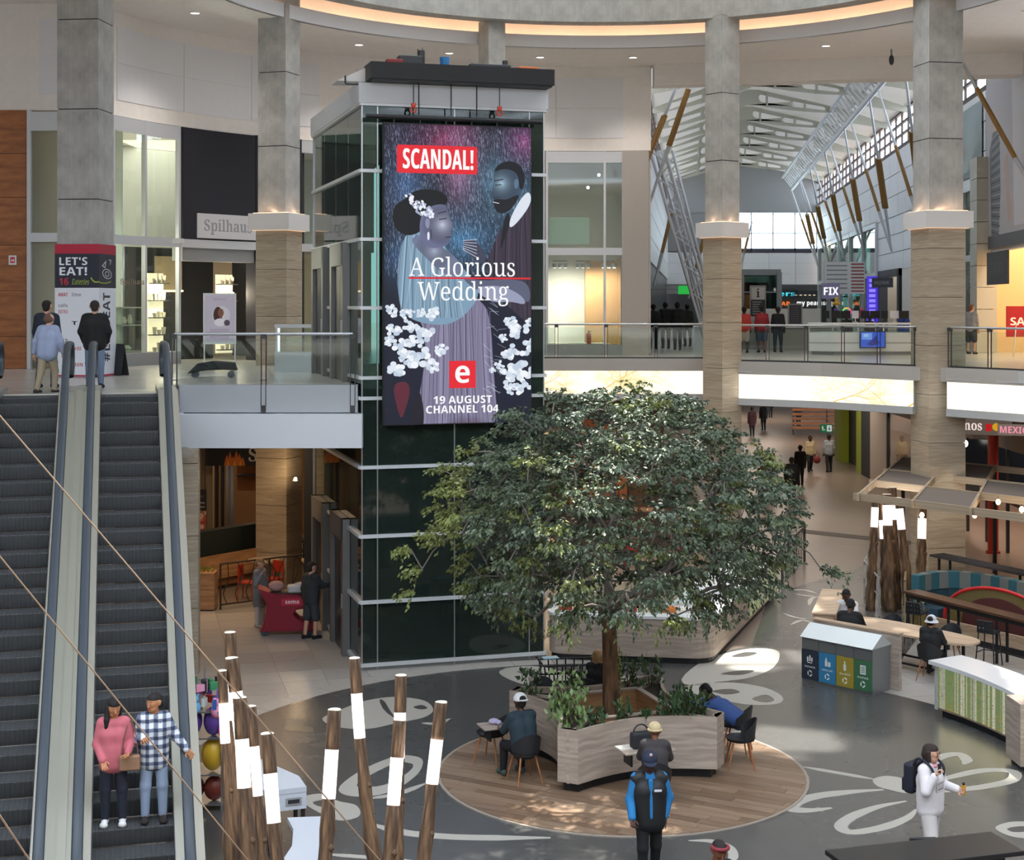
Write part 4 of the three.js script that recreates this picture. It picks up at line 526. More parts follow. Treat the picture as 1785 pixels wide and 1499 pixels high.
{ // far shopfronts on the right: black portal, tall glass, coloured signs
  const p = structGroup('door_2', 'black shop portal in the white hall wall'); part('frame', [slabWall(WRt, 72.5, 73.1, 6, 9.4, -0.15, 0.3), slabWall(WRt, 79.4, 80, 6, 9.4, -0.15, 0.3), slabWall(WRt, 72.5, 80, 9.1, 9.45, -0.15, 0.3)], M.black, p); part('dark_interior', slabWall((d) => WRt(d) + 2, 70, 81, 6, 9.4, 0, 0.1), M.black, p); part('side_panel', slabWall(WRt, 69, 72.4, 6, 9.4, 0, 0.1), M.shopWhite, p);
  board('neon_sign', 'vertical violet neon shop sign beside the black portal', 'sign', 0.6, 2.6, textMat(64, 256, '#4030c0', (g) => { g.fillStyle = '#8f80ff'; for (let i = 0; i < 9; i++) g.fillRect(14, 14 + i * 27, 36, 16); }, { glow: 1.1 }), onRight(80.3, 6.6, 0.4), -0.3); board('shop_sign', 'grey letter sign on the black portal', 'sign', 1.3, 0.5, textMat(128, 64, '#3f4046', (g) => fit(g, 'HUNK', 'bold 34px sans-serif', 14, 44, 96, '#85878c')), onRight(76.5, 8.55, 0.4), -0.9);
  const w = structGroup('window_' + (++winN), 'tall glazed shopfront along the far right of the hall'); for (const d of [81, 87, 93.5, 100, 107, 114]) part('mullion', bar(onRight(d, 6, 0.05), onRight(d, 12.1, 0.05), 0.2, 0.2), M.silverPaint, w); for (const y of [9.3, 12]) part('transom', bar(onRight(81, y, 0.05), onRight(114, y, 0.05), 0.15, 0.25), M.silverPaint, w); part('pane', slabWall(WRt, 81, 114, 6, 12, 0, 0.003), M.tint, w);
  const sw = structGroup('wall_far_shops', 'warm interior of the far glazed shops'); part('rear_wall', slabWall((d) => WRt(d) + 4, 81, 115, 6, 12.1, 0, 0.1), std('#a8957c', 0.8), sw); part('soffit', slabWall(WRt, 81, 115, 12.1, 12.25, 0, 4.2), std('#d4b8a4', 0.8), sw); part('side', prism([[19.9, 80.8], [24.5, 80.8], [24.5, 81], [19.9, 81]], 6, 12.1), std('#9a8a74', 0.8), sw);
  for (let i = 0; i < 22; i++) { const d = 82.5 + (i % 11) * 2.8, o = hash(i, 61); single('display_rack', 'small colourful goods rack inside the far glazed shop', 'rack', [box(1.2, 1.1 + o, 0.5, 0, 0.6, 0), box(0.9, 0.3, 0.4, 0, 1.4 + o, 0)], std(['#b5833f', '#8a3b3b', '#d9c9a0', '#574a3a', '#c2a06c'][i % 5], 0.7), [WRt(d) + 1.6 + o * 1.5, 6 + (i > 10 ? 2.2 : 0), -d], 1.4, 'goods racks in the far glazed shop'); }
  area(new THREE.Color(1, 0.85, 0.65), 6, 3, 24, V(WRt(97) + 2.2, 11.9, -97), V(WRt(97) + 2.2, 6, -97)); { const lp = thing('added_light_panel', 'long added light panel inside the far glazed shop', 'light', [WRt(97) + 2.2, 12.0, -97]); part('fill_diffuser', box(3, 0.03, 24), glow(new THREE.Color(1, 0.85, 0.65), 1.2), lp); }  // glowing panel added to light the far shop interior
  const fx = board('neon_sign', 'white lit letters FIX above the information desk', 'sign', 0.85, 0.75, textMat(128, 112, '#4c4962', (g) => fit(g, 'FIX', 'bold 78px sans-serif', 8, 84, 112, '#ffffff'), { glow: 1.2 }), at(1448, 516, 72).setY(7.95), -0.1); part('post', rod(V(0, -1.95, -0.1), V(0, 0.2, -0.1), 0.05), M.grey, fx);
  const nb = board('notice_board', 'white notice board with red stripes beside the FIX letters', 'sign', 2.0, 1.6, textMat(256, 200, '#d8dadc', (g, W, H) => { g.fillStyle = '#8a8d92'; for (let i = 0; i < 6; i++) g.fillRect(16, 20 + i * 28, 130, 8); g.fillStyle = '#9c5a5a'; for (let i = 0; i < 9; i++) g.fillRect(170, 10 + i * 21, 80, 10); }), at(1472, 518, 74).setY(8.2), -0.1); part('post', [rod(V(-0.8, -2.2, -0.1), V(-0.8, 0.4, -0.1), 0.05), rod(V(0.8, -2.2, -0.1), V(0.8, 0.4, -0.1), 0.05)], M.grey, nb);
  for (const [u, v, w2, h2, bg, t, c] of [[1372, 520, 1.6, 0.7, '#101418', 'ers', '#40d8e8'], [1408, 518, 2.4, 0.5, '#14161a', '......', '#ffe8c8'], [1410, 536, 2.2, 0.7, '#1a1a1c', 'my pearl', '#ffffff'], [1366, 536, 1.2, 0.6, '#2a1608', 'BAR', '#ff7a30']]) board('shop_sign', `small lit shop sign reading ${t === '......' ? 'a row of lamps' : t} in the dark far shops`, 'sign', w2, h2, textMat(128, 48, bg, (g) => fit(g, t, 'bold 34px sans-serif', 8, 36, 110, c), { glow: 1.2 }), at(u, v, 114));
  { const ex = board('exit_sign', 'green lit exit sign in the hall beside the hall column', 'sign', 0.5, 0.34, textMat(64, 40, '#28c84a', () => {}, { glow: 0.7 }), at(1193, 513, 58)); part('bracket', rod(V(0, 0.2, -0.03), V(-1.6, 0.2, -0.03), 0.015), M.grey, ex); } }
{ // information desk and kiosks
  const cm = std('#dfe2e2', 0.35), gl = M.glass;
  const desk = thing('information_desk', 'white angular information desk with a blue screen', 'desk', at(1452, 619, 49.8)); const top = (p, y0, y1) => prism(p, y0, y1);
  part('plinth', top([[-0.6, 0.55], [0.05, 0.05], [3.4, 0.15], [3.4, 1.2], [0, 1.6]], 0, 0.12), M.grey, desk); part('body', top([[-0.7, 0.5], [0, 0], [3.5, 0.1], [3.5, 1.2], [0, 1.7]], 0.12, 0.75), cm, desk); part('groove', top([[-0.71, 0.49], [0, -0.01], [3.5, 0.09], [3.5, 0.3], [0, 0.4]], 0.4, 0.42), M.grey, desk);
  part('glass_shelf', [top([[-0.7, 0.5], [0, 0], [3.5, 0.1], [3.5, 0.105], [0, 0.01], [-0.69, 0.52]], 0.75, 1.02)], gl, desk); part('counter_top', top([[-0.75, 0.5], [0, -0.05], [3.55, 0.05], [3.55, 0.5], [0.1, 0.5], [-0.6, 0.9]], 1.02, 1.08), cm, desk);
  for (const x of [-0.7, 0, 0.85, 1.7, 2.6, 3.45]) part('upright', box(0.04, 0.28, 0.04, x, 0.88, x < 0 ? -0.5 : -0.05), M.silverPaint, desk);
  const sc = thing('display_screen', 'blue lit screen on the front of the information desk', 'screen', at(1521, 606, 49.76)); part('bezel', box(0.86, 0.56, 0.06, 0, 0.27, 0), M.black, sc); part('display', new THREE.PlaneGeometry(0.8, 0.5).translate(0, 0.27, 0.035), textMat(256, 160, '#2f5bd0', (g, W, H) => { g.fillStyle = '#6f9cf0'; g.fillRect(10, 10, 110, 70); g.fillStyle = '#1d2f86'; g.beginPath(); g.moveTo(60, 130); g.lineTo(130, 70); g.lineTo(160, 40); g.lineTo(200, 120); g.lineTo(120, 150); g.fill(); g.fillStyle = '#a8c8ff'; g.fillRect(30, 20, 50, 30); }, { glow: 0.9 }), sc);
  const k2 = thing('service_counter', 'pale counter behind the three standing customers', 'counter', at(1385, 611, 55)); part('body', box(2.6, 0.85, 0.7, 0.3, 0.43, -0.4), std('#9c9d98', 0.4), k2); part('top', box(2.8, 0.1, 0.9, 0.3, 0.9, -0.35), cm, k2);
  const pt = thing('kiosk_wall', 'white low kiosk wall behind the customers', 'kiosk', [0, 6, 0]); const a = at(1292, 600, 57), b = at(1430, 600, 59); part('panel', prism([[a.x, 57], [b.x, 59], [b.x, 59.2], [a.x, 57.2]], 0.6, 1.52), cm, pt); part('base', prism([[a.x, 57.05], [b.x, 59.05], [b.x, 59.15], [a.x, 57.15]], 0, 0.6), M.grey, pt);
  const lb = thing('lift_kiosk', 'grey framed glass lift box in the distant hall', 'lift', at(1325, 560, 75).setY(6)); part('frame', [box(2.1, 0.3, 2, 0, 3.3, -1), box(0.25, 3.3, 0.25, -0.95, 1.65, 0), box(0.25, 3.3, 0.25, 0.95, 1.65, 0), box(0.25, 3.3, 0.25, 0.95, 1.65, -1.9), box(2.1, 0.06, 0.1, 0, 2.3, 0), box(2.1, 0.06, 0.1, 0, 1.3, 0)], M.grey, lb); part('glass', box(1.7, 3.1, 0.01, 0, 1.6, -0.05), M.tint, lb); part('car', box(1.2, 2.6, 1.2, -0.1, 1.5, -1.2), std('#30383c', 0.5), lb);
  const tot = thing('info_totem', 'grey totem sign with a big letter i', 'sign', at(1321, 600, 56).setY(6)); part('post', box(0.6, 2.4, 0.1, 0, 1.2, 0), M.grey, tot); part('face', new THREE.PlaneGeometry(0.5, 0.45).translate(0, 2.1, 0.06), textMat(64, 64, '#b4b3b0', (g) => fit(g, 'i', 'bold 60px serif', 22, 52, 20, '#1a1a1a')), tot); part('list', new THREE.PlaneGeometry(0.55, 0.62).translate(0, 1.55, 0.06), textMat(128, 128, '#222326', (g) => { g.fillStyle = '#8a8c90'; for (let i = 0; i < 6; i++) g.fillRect(14, 14 + i * 18, 80 - (i % 3) * 14, 7); }), tot);
  const ez = thing('framed_poster', 'dark framed poster standing on the service counter', 'sign', at(1386, 562, 55.3).setY(6.94)); part('frame', box(0.55, 0.8, 0.05, 0, 0.38, 0), M.grey, ez); part('print', new THREE.PlaneGeometry(0.45, 0.68).translate(0, 0.38, 0.03), textMat(128, 192, '#2c2e33', (g) => { g.fillStyle = '#54575e'; for (let i = 0; i < 7; i++) g.fillRect(16, 20 + i * 24, 90, 10); }), ez);
  const rl = thing('ring_light', 'rainbow glowing ring light on the information desk', 'light', at(1476, 544, 51.5)); part('lamp_ring', new THREE.TorusGeometry(0.14, 0.022, 8, 28), textMat(256, 8, '#ff60c0', (g, W, H) => { const q = g.createLinearGradient(0, 0, W, 0); ['#ff3aa8', '#ffb040', '#40ff70', '#40c0ff', '#ff3aa8'].forEach((c, i) => q.addColorStop(i / 4, c)); g.fillStyle = q; g.fillRect(0, 0, W, H); }, { glow: 1.2 }), rl); part('stand', rod(V(0, -0.14, 0), V(0, -0.42, 0), 0.012), M.black, rl);
  for (let i = 0; i < 9; i++) single('monitor', 'dark screen or gadget stand on the information desk', 'monitor', [box(0.22 + (i % 3) * 0.08, 0.26, 0.04, 0, 0.26, 0), rod(V(0, 0, 0), V(0, 0.16, 0), 0.02), box(0.16, 0.02, 0.12, 0, 0.01, 0)], i % 4 === 3 ? std('#d9dbe0', 0.5) : M.matteBlack, at(1440 + i * 17, 566, 51).setY(7.08), (i % 3) * 0.4 - 0.4, 'gadgets on the information desk');
  for (const [u, v, c] of [[1457, 548, '#4a3a9c'], [1503, 548, '#c8426a'], [1458, 528, '#b89a3a']]) single('toy_display', `${c === '#4a3a9c' ? 'violet' : c === '#c8426a' ? 'pink' : 'yellow'} toy figure hanging on the information desk stand`, 'toy', [ball(0.09, 0, 0, 0), ball(0.07, 0, 0.14, 0), ball(0.05, 0.1, -0.03, 0), ball(0.05, -0.1, -0.03, 0), rod(V(0, 0.2, 0), V(0, -0.35, 0), 0.01)], std(c, 0.6), at(u, v, 51.2)); }
// ---------- floor inlays: pale butterflies and dragonflies set into the screed ----------
{ const dec = (pts, y = 0.0145) => prism(pts, y, y + 0.0012), F = (u, v) => { const p = floorAt(u, v); return [p.x, -p.z]; };
  const closed = (pts, n = 40) => new THREE.CatmullRomCurve3(pts.map(([x, d]) => V(x, 0, d)), true).getPoints(n).map((p) => [p.x, p.z]);
  const band = (pts, w, n = 30) => { const c = new THREE.CatmullRomCurve3(pts.map(([x, d]) => V(x, 0, d))).getPoints(n), L = [], R = []; c.forEach((p, i) => { const a = c[Math.max(0, i - 1)], b = c[Math.min(n, i + 1)], l = Math.hypot(b.x - a.x, b.z - a.z), k = w * Math.min(1, 0.25 + 3.2 * Math.min(i, n - i) / n); L.push([p.x - (b.z - a.z) / l * k, p.z + (b.x - a.x) / l * k]); R.push([p.x + (b.z - a.z) / l * k, p.z - (b.x - a.x) / l * k]); }); return [...L, ...R.reverse()]; };
  const add = (pts, hs = []) => part('inlay', prism(pts, 0.0145, 0.0162, hs), M.inlay, floor);
  const px = (a) => a.map(([u, v]) => F(u, v));
  add(closed(px([[562, 1254], [590, 1240], [640, 1222], [690, 1216], [738, 1222], [755, 1240], [738, 1252], [690, 1262], [640, 1272], [585, 1268]])), [closed(px([[720, 1234], [735, 1238], [745, 1236], [735, 1230]]), 12), closed(px([[662, 1220], [670, 1240], [690, 1254], [680, 1240], [668, 1222]]), 12)]);
  add(band(px([[735, 1262], [760, 1262], [785, 1254]]), 0.07));
  add(closed(px([[870, 1172], [895, 1164], [940, 1163], [985, 1175], [990, 1195], [950, 1200], [905, 1192]])), [closed(px([[900, 1172], [925, 1171], [950, 1176], [925, 1178]]), 12)]);
  add(closed(px([[590, 1378], [620, 1350], [665, 1328], [700, 1318], [732, 1322], [735, 1340], [715, 1362], [680, 1382], [640, 1390], [605, 1388]])), [closed(px([[622, 1372], [650, 1350], [700, 1330], [720, 1334], [700, 1356], [660, 1372]]), 20)]);
  add(closed(px([[525, 1392], [560, 1385], [590, 1398], [620, 1405], [625, 1425], [595, 1432], [560, 1420]])), [closed(px([[545, 1400], [565, 1396], [580, 1402], [560, 1408]]), 12)]);
  add(band(px([[640, 1436], [700, 1452], [780, 1460], [860, 1462], [960, 1462]]), 0.11)); add(band(px([[640, 1394], [690, 1386], [745, 1366]]), 0.07));
  add(closed(px([[1190, 1192], [1215, 1160], [1265, 1140], [1320, 1131], [1352, 1134], [1358, 1150], [1340, 1170], [1300, 1184], [1250, 1190], [1215, 1196]])), [closed(px([[1275, 1146], [1300, 1138], [1320, 1139], [1300, 1146]]), 14), closed(px([[1255, 1176], [1290, 1170], [1315, 1170], [1290, 1178]]), 14)]);
  add(closed(px([[1190, 1200], [1230, 1192], [1290, 1192], [1340, 1202], [1365, 1218], [1355, 1228], [1310, 1230], [1260, 1222], [1215, 1212]])), [closed(px([[1240, 1206], [1275, 1202], [1290, 1208], [1265, 1212]]), 12), closed(px([[1310, 1220], [1335, 1212], [1350, 1222], [1335, 1226]]), 12)]);
  add(closed(px([[1522, 1360], [1545, 1354], [1572, 1358], [1585, 1370], [1600, 1378], [1580, 1384], [1550, 1378], [1530, 1372]])));
  add(band(px([[1400, 1338], [1440, 1345], [1480, 1352], [1525, 1360]]), 0.07)); add(band(px([[1540, 1378], [1480, 1382], [1420, 1390], [1385, 1402], [1380, 1412], [1410, 1414], [1450, 1410]]), 0.12));
  add(band(px([[1580, 1398], [1530, 1408], [1480, 1428], [1466, 1444], [1480, 1452], [1530, 1446], [1580, 1428], [1598, 1412]]), 0.1)); add(band(px([[1592, 1374], [1650, 1358], [1720, 1344], [1765, 1346], [1766, 1360], [1720, 1372], [1650, 1380], [1600, 1384]]), 0.1)); add(band(px([[1630, 1330], [1650, 1318], [1672, 1316], [1685, 1326], [1680, 1334]]), 0.1));
  add(closed(px([[1735, 1445], [1765, 1434], [1800, 1436], [1800, 1462], [1765, 1460]])), [closed(px([[1755, 1446], [1790, 1442], [1795, 1450], [1765, 1452]]), 12)]); add(band(px([[1200, 1467], [1240, 1468], [1270, 1478], [1278, 1496], [1262, 1512]]), 0.07)); add(band(px([[560, 1490], [640, 1496], [720, 1502]]), 0.06));
  for (const l of [[[1380, 1030], [1400, 1029], [1425, 1036]], [[1385, 1036], [1410, 1040], [1428, 1042]], [[1410, 1056], [1416, 1044], [1428, 1040]], [[1365, 1070], [1390, 1078], [1410, 1080]], [[1378, 1090], [1400, 1082], [1412, 1086]]]) add(band(px(l), 0.06)); }
// ---------- round planter with concave sides ----------
const PL = [1.71, 25.05], PROT = 18.5 * Math.PI / 180;
const planter = thing('tree_planter', 'washed timber tree planter with four concave sides in the middle of the deck', 'planter', [PL[0], 0.034, -PL[1]], PROT);
{ const H = 1.0, sideOut = (o) => { const p = []; for (let i = 0; i <= 14; i++) { const t = i / 14; p.push([lerp(-1.2, 1.2, t) * (1 - o * 0.02), -1.45 + 0.36 * Math.sin(Math.PI * t) + o]); } return p; };
  for (let k = 0; k < 4; k++) { const rot = (g) => g.rotateY(k * Math.PI / 2), q = 0.004;
    part('side_panel', rot(prism([[-1.43, -1.2 - q], [-1.2, -1.45], ...sideOut(0).slice(1, -1), [1.2, -1.45], [1.43 - q, -1.2], [1.3, -1.18], [1.17, -1.38], ...sideOut(0.06).slice(1, -1).reverse(), [-1.17, -1.38], [-1.3, -1.18]], 0.16, H)), M.washedWood, planter);
    part('inner_wall', rot(box(1.56, H - 0.05, 0.05, 0, (H - 0.05) / 2, -0.76)), M.oak, planter);
    part('rim', rot(box(1.56, 0.03, 0.1, 0, H - 0.03, -0.76)), M.washedWood, planter);
    part('soil', rot(prism([[-0.78, -0.78], [0.78, -0.78], [1.25, -1.25], [1.12, -1.34], ...sideOut(0.07).slice(2, -2).reverse(), [-1.12, -1.34], [-1.25, -1.25]], 0.5, H - 0.1)), M.soil, planter);
    part('mitre_board', rot(box(0.04, H - 0.2, 0.75, 1.06, 0.55, -1.06).translate(-1.06, 0, 1.06).rotateY(-Math.PI / 4).translate(1.06, 0, -1.06)), M.washedWood, planter);
    part('plinth', rot(prism([[-1.25, -1.2], [-1.15, -1.33], ...sideOut(0.12).slice(1, -1), [1.15, -1.33], [1.25, -1.2], [0.9, -0.9], [-0.9, -0.9]], 0, 0.17)), M.black, planter); } }
const plantSpots = []; // shrubs in the planter
{ const leafG = () => { const g = new THREE.BufferGeometry(); g.setAttribute('position', new THREE.Float32BufferAttribute([0, 0, 0, -0.3, 0.45, 0.06, 0, 0.5, 0, 0.3, 0.45, 0.06, 0, 1, -0.06], 3)); g.setIndex([0, 2, 1, 0, 3, 2, 1, 2, 4, 2, 3, 4]); g.computeVertexNormals(); return g; };
  globalThis.leafShape = leafG();
  const toWorld = (x, z) => V(x, 0.93, z).applyAxisAngle(V(0, 1, 0), PROT).add(V(PL[0], 0, -PL[1]));
  const spots = [[-1.15, 1.02, 0.55, '#6f8a52'], [-1.05, 0.62, 0.8, '#7c945e'], [-0.75, 1.1, 0.32], [-0.2, 0.9, 0.3], [0.55, 0.95, 0.38], [0.85, 1.05, 0.42], [1.1, 0.95, 0.36], [1.05, 0.4, 0.36], [1.1, -0.95, 0.5], [0.7, -1.1, 0.45], [-0.3, -0.98, 0.35], [-1.15, -1.0, 0.45], [0.15, 1.0, 0.16], [-1.0, 0.2, 0.35]];
  spots.forEach(([x, z, h, c], i) => { const p = toWorld(x, z), s = thing('planter_shrub', ['tall pale leafy shrub on the left corner of the tree planter', 'tallest bright shrub on the left arm of the tree planter', 'low dark shrub at the front left of the tree planter rim', 'small dark shrub on the tree planter rim before the trunk', 'dark shrub on the front right rim of the tree planter', 'bushy dark shrub near the right corner of the tree planter', 'dark shrub at the right corner of the tree planter', 'shrub on the right arm of the tree planter beside the sleeping visitor', 'dark shrub on the far right corner of the tree planter', 'dark shrub on the far rim of the tree planter right of the trunk', 'shrub on the far rim behind the trunk', 'dark shrub on the far left corner of the tree planter', 'tiny sprout in the front soil of the tree planter', 'trailing shrub along the left arm of the tree planter'][i], 'shrub', p);
    const n = 26 + h * 160 | 0, im = new THREE.InstancedMesh(leafShape, std(c ?? '#3f5a35', 0.5), n), m = new THREE.Matrix4(), q = new THREE.Quaternion(), e = new THREE.Euler();
    for (let k = 0; k < n; k++) { const a = rnd(6.28), r = Math.sqrt(rnd()) * h * 0.45, y = rnd() * h; e.set(rnd(-0.9, 0.9), a, rnd(-0.9, 0.9)); m.compose(V(Math.cos(a) * r, y, Math.sin(a) * r), q.setFromEuler(e), V(0.09, 0.12, 0.09).multiplyScalar(rnd(0.7, 1.2))); im.setMatrixAt(k, m); }
    im.name = 'foliage'; im.userData.kind = 'stuff'; s.add(im); part('stem', [0, 1, 2].map((k) => rod(V(0, -0.05, 0), V(rnd(-0.15, 0.15) * h * 2, h * 0.8, rnd(-0.15, 0.15) * h * 2), 0.008, 0.004, 5)), M.trunk, s); }); }
// ---------- seats ----------
M.shell = std('#222428', 0.55); M.beech = std('#ffffff', 0.5, { map: woodTex('#b5774a', '#8f5a34', 0.2) });
function chairGroup(label, pos, turn, group, slotted = false) {
  const c = thing('cafe_chair', label, 'chair', pos, turn, group);
  const seat = new THREE.LatheGeometry([[0.001, 0.43], [0.16, 0.43], [0.22, 0.45], [0.25, 0.5]].map(([x, y]) => new THREE.Vector2(x, y)), 20); part('seat', seat, M.shell, c);
  const bk = []; for (let i = 0; i <= 14; i++) { const a = Math.PI * (0.05 + 0.9 * i / 14), x = Math.cos(a), z = -Math.sin(a), h = 0.62 + 0.2 * Math.sin(Math.PI * i / 14); bk.push([x, z, h]); }
  const pos2 = [], idx = []; bk.forEach(([x, z, h], i) => { pos2.push(x * 0.235, 0.46, z * 0.235, x * 0.265, h, z * 0.275, x * 0.25, h, z * 0.26, x * 0.222, 0.47, z * 0.222); if (i) { const k = i * 4; for (let j = 0; j < 4; j++) { const a = k - 4 + j, b = k - 4 + (j + 1) % 4, d = k + j, e = k + (j + 1) % 4; idx.push(a, b, d, b, e, d); } } }); const g = new THREE.BufferGeometry(); g.setAttribute('position', new THREE.Float32BufferAttribute(pos2, 3)); g.setIndex(idx); const gg = g.toNonIndexed(); gg.computeVertexNormals(); gg.setAttribute('uv', new THREE.BufferAttribute(new Float32Array(gg.attributes.position.count * 2), 2));
  part('backrest', gg, M.shell, c); for (const [x, z] of [[-1, -1], [1, -1], [-1, 1], [1, 1]]) part('leg', rod(V(x * 0.22, 0, z * 0.22), V(x * 0.13, 0.43, z * 0.13), 0.012, 0.018), M.beech, c);
  return c;
}
function stool(label, pos, turn) { const s = thing('bar_stool', label, 'stool', pos, turn); part('seat', rbox(0.38, 0.04, 0.36, 0, 0.72, 0, 0.015), M.shell, s); part('backrest', extr([[-0.18, 0], [0.18, 0], [0.16, 0.24], [-0.16, 0.24]], 0.025, 0.005, [0, 1, 2, 3, 4, 5, 6, 7].map((k) => { const cx = -0.12 + (k % 4) * 0.08, cy = 0.07 + (k / 4 | 0) * 0.1; return [0, 1, 2, 3, 4, 5].map((j) => [cx + 0.022 * Math.cos(j * 1.047), cy + 0.03 * Math.sin(j * 1.047)]); })).rotateX(-0.15).translate(0, 0.74, -0.17), M.shell, s); for (const [x, z] of [[-1, -1], [1, -1], [-1, 1], [1, 1]]) part('leg', rod(V(x * 0.21, 0, z * 0.2), V(x * 0.16, 0.72, z * 0.15), 0.015), M.shell, s); part('footrest', [rod(V(-0.19, 0.28, 0.17), V(0.19, 0.28, 0.17), 0.012), rod(V(-0.19, 0.28, -0.17), V(-0.19, 0.28, 0.17), 0.012), rod(V(0.19, 0.28, -0.17), V(0.19, 0.28, 0.17), 0.012)], M.shell, s); return s; }
// chairs round the planter (turn: the way the sitter faces)
const deckY = 0.035;
const seatSpots = { capMan: { p: V(0.2, deckY, -23.95), t: Math.PI + 0.45 }, beanie: { p: V(2.16, deckY, -22.55), t: Math.PI - 0.1 }, sleeper: { p: V(3.85, deckY, -25.55), t: -1.95 }, far: { p: V(0.55, deckY, -27.2), t: -0.05 } };
chairGroup('dark cafe chair with beech legs under the man in a white cap', seatSpots.capMan.p, seatSpots.capMan.t); chairGroup('dark cafe chair under the visitor in a cream knit hat', seatSpots.beanie.p, seatSpots.beanie.t); chairGroup('dark cafe chair under the sleeping visitor in blue', seatSpots.sleeper.p, seatSpots.sleeper.t); chairGroup('dark cafe chair standing empty beyond the white-capped man', V(-0.35, deckY, -25.0), 1.1 + Math.PI); chairGroup('dark cafe chair behind the planter next to the trunk', seatSpots.far.p, seatSpots.far.t);
chairGroup('dark cafe chair standing at the right edge of the deck beside the planter', V(3.78, deckY, -24.7), -1.6);
for (const [x, d, t, l] of [[-0.12, 24.75, 0.35, 'small timber flap table on the left planter side holding cups'], [2.1, 23.4, 0.32, 'small timber flap table on the front planter side holding a bag'], [3.4, 26.0, 1.85, 'small timber flap table on the right planter side']]) { const f = thing('flap_table', l, 'table', [x, 0.72, -d], t); part('top', rbox(0.85, 0.03, 0.42, 0, 0, 0, 0.01), M.washedWood, f); part('bracket', [box(0.03, 0.2, 0.3, -0.3, -0.11, 0), box(0.03, 0.2, 0.3, 0.3, -0.11, 0)], M.black, f); }
single('coffee_cup', 'dark takeaway cup on the left flap table', 'cup', [cyl(0.03, 0.04, 0.1, 0, 0, 0, 12), cyl(0.042, 0.04, 0.015, 0, 0.1, 0, 12)], std('#3a3a44', 0.5), [-0.05, 0.737, -24.55]); single('drink_cup', 'violet drink cup on the left flap table', 'cup', [cyl(0.03, 0.04, 0.13, 0, 0, 0, 12), rod(V(0, 0.1, 0), V(0.02, 0.2, 0), 0.005)], std('#8a80c8', 0.5), [0.1, 0.737, -24.62]); single('snack_bag', 'crumpled white and violet snack bag on the left flap table', 'bag', [ball(0.07, 0, 0.05, 0, 1.3, 0.7, 1), ball(0.05, 0.08, 0.04, 0.03, 1, 0.8, 1)], std('#b5aecb', 0.7), [-0.3, 0.737, -24.72]);
{ const b = thing('handbag', 'black handbag on the front flap table beside the knit hat', 'bag', [2.02, 0.737, -23.4], 0.3); part('body', rbox(0.34, 0.26, 0.16, 0, 0.13, 0, 0.05, 3), M.matteBlack, b); part('strap', new THREE.TorusGeometry(0.12, 0.012, 6, 16, Math.PI).translate(0, 0.25, 0), M.black, b); }
single('open_book', 'open notebook on the front flap table', 'book', [box(0.16, 0.02, 0.22, -0.08, 0.01, 0), box(0.16, 0.018, 0.22, 0.085, 0.009, 0)], std('#d8d2c6', 0.8), [1.8, 0.737, -23.4], 0.4);
// shopping cart behind the planter
{ const c = thing('shopping_trolley', 'black mesh trolley parked behind the tree planter', 'trolley', [1.35, 0.02, -28.1], 0.15); const gs = []; for (let i = 0; i <= 9; i++) gs.push(rod(V(-0.75 + i * 0.15, 0.5, -0.25), V(-0.8 + i * 0.17, 0.95, -0.3), 0.014), rod(V(-0.75 + i * 0.15, 0.5, 0.25), V(-0.8 + i * 0.17, 0.95, 0.3), 0.014)); for (const y of [0.5, 0.66, 0.82, 0.95]) gs.push(rod(V(-0.8, y, -0.28), V(0.75, y, -0.28), 0.016), rod(V(-0.8, y, 0.28), V(0.75, y, 0.28), 0.016)); part('basket', gs, M.black, c); part('base', [box(1.3, 0.05, 0.5, 0, 0.48, 0), rod(V(-0.6, 0.08, 0.2), V(-0.6, 0.5, 0.2), 0.02), rod(V(0.6, 0.08, -0.2), V(0.6, 0.5, -0.2), 0.02), rod(V(-0.6, 0.08, -0.2), V(-0.6, 0.5, -0.2), 0.02), rod(V(0.6, 0.08, 0.2), V(0.6, 0.5, 0.2), 0.02)], M.black, c); for (const [x, z] of [[-0.6, -0.2], [0.6, -0.2], [-0.6, 0.2], [0.6, 0.2]]) part('wheel', new THREE.CylinderGeometry(0.07, 0.07, 0.04, 12).rotateX(Math.PI / 2).translate(x, 0.07, z), M.rubber, c); part('handle', rod(V(-0.85, 1.0, -0.3), V(-0.85, 1.0, 0.3), 0.02), M.black, c); single('tablet', 'bright tablet screen lying on the black trolley', 'tablet', [box(0.3, 0.02, 0.2)], std('#8fb4c8', 0.3), [0.72, 1.06, -28.0], 0.3); }
// ---------- counters with the birch print ----------
const birchTex = canvasTex(1024, 512, (g, W, H) => { g.fillStyle = '#869a66'; g.fillRect(0, 0, W, H); for (let i = 0; i < 1500; i++) { g.globalAlpha = 0.45; const low = i % 5 < 2; g.fillStyle = low ? ['#c89a3c', '#b98a30'][i % 2] : ['#7f9a5c', '#9db07c', '#6f8a5a'][i % 3]; const y = low ? H * (1 - hash(i, 2) ** 2 * 0.9) : hash(i, 2) * H; g.fillRect(hash(i, 1) * W, y, 4 + hash(i, 3) * 22, 3 + hash(i, 4) * 18); } g.globalAlpha = 1; for (let i = 0; i < 46; i++) { const x = hash(i, 7) * W, w = 5 + hash(i, 8) * 15; g.fillStyle = ['#dcd8c4', '#c9c6b0', '#eee8d0'][i % 3]; g.globalAlpha = 0.85; g.fillRect(x, 0, w, H); g.fillStyle = '#3c3a32'; for (let k = 0; k < 18; k++) { g.globalAlpha = 0.75; g.fillRect(x + hash(i, k + 20) * w * 0.6, hash(i, k + 50) * H, w * (0.2 + 0.5 * hash(i, k + 80)), 2 + hash(i, k + 110) * 5); } } g.globalAlpha = 1; });  // amber patches thicken toward the foot, edge glow put into the print
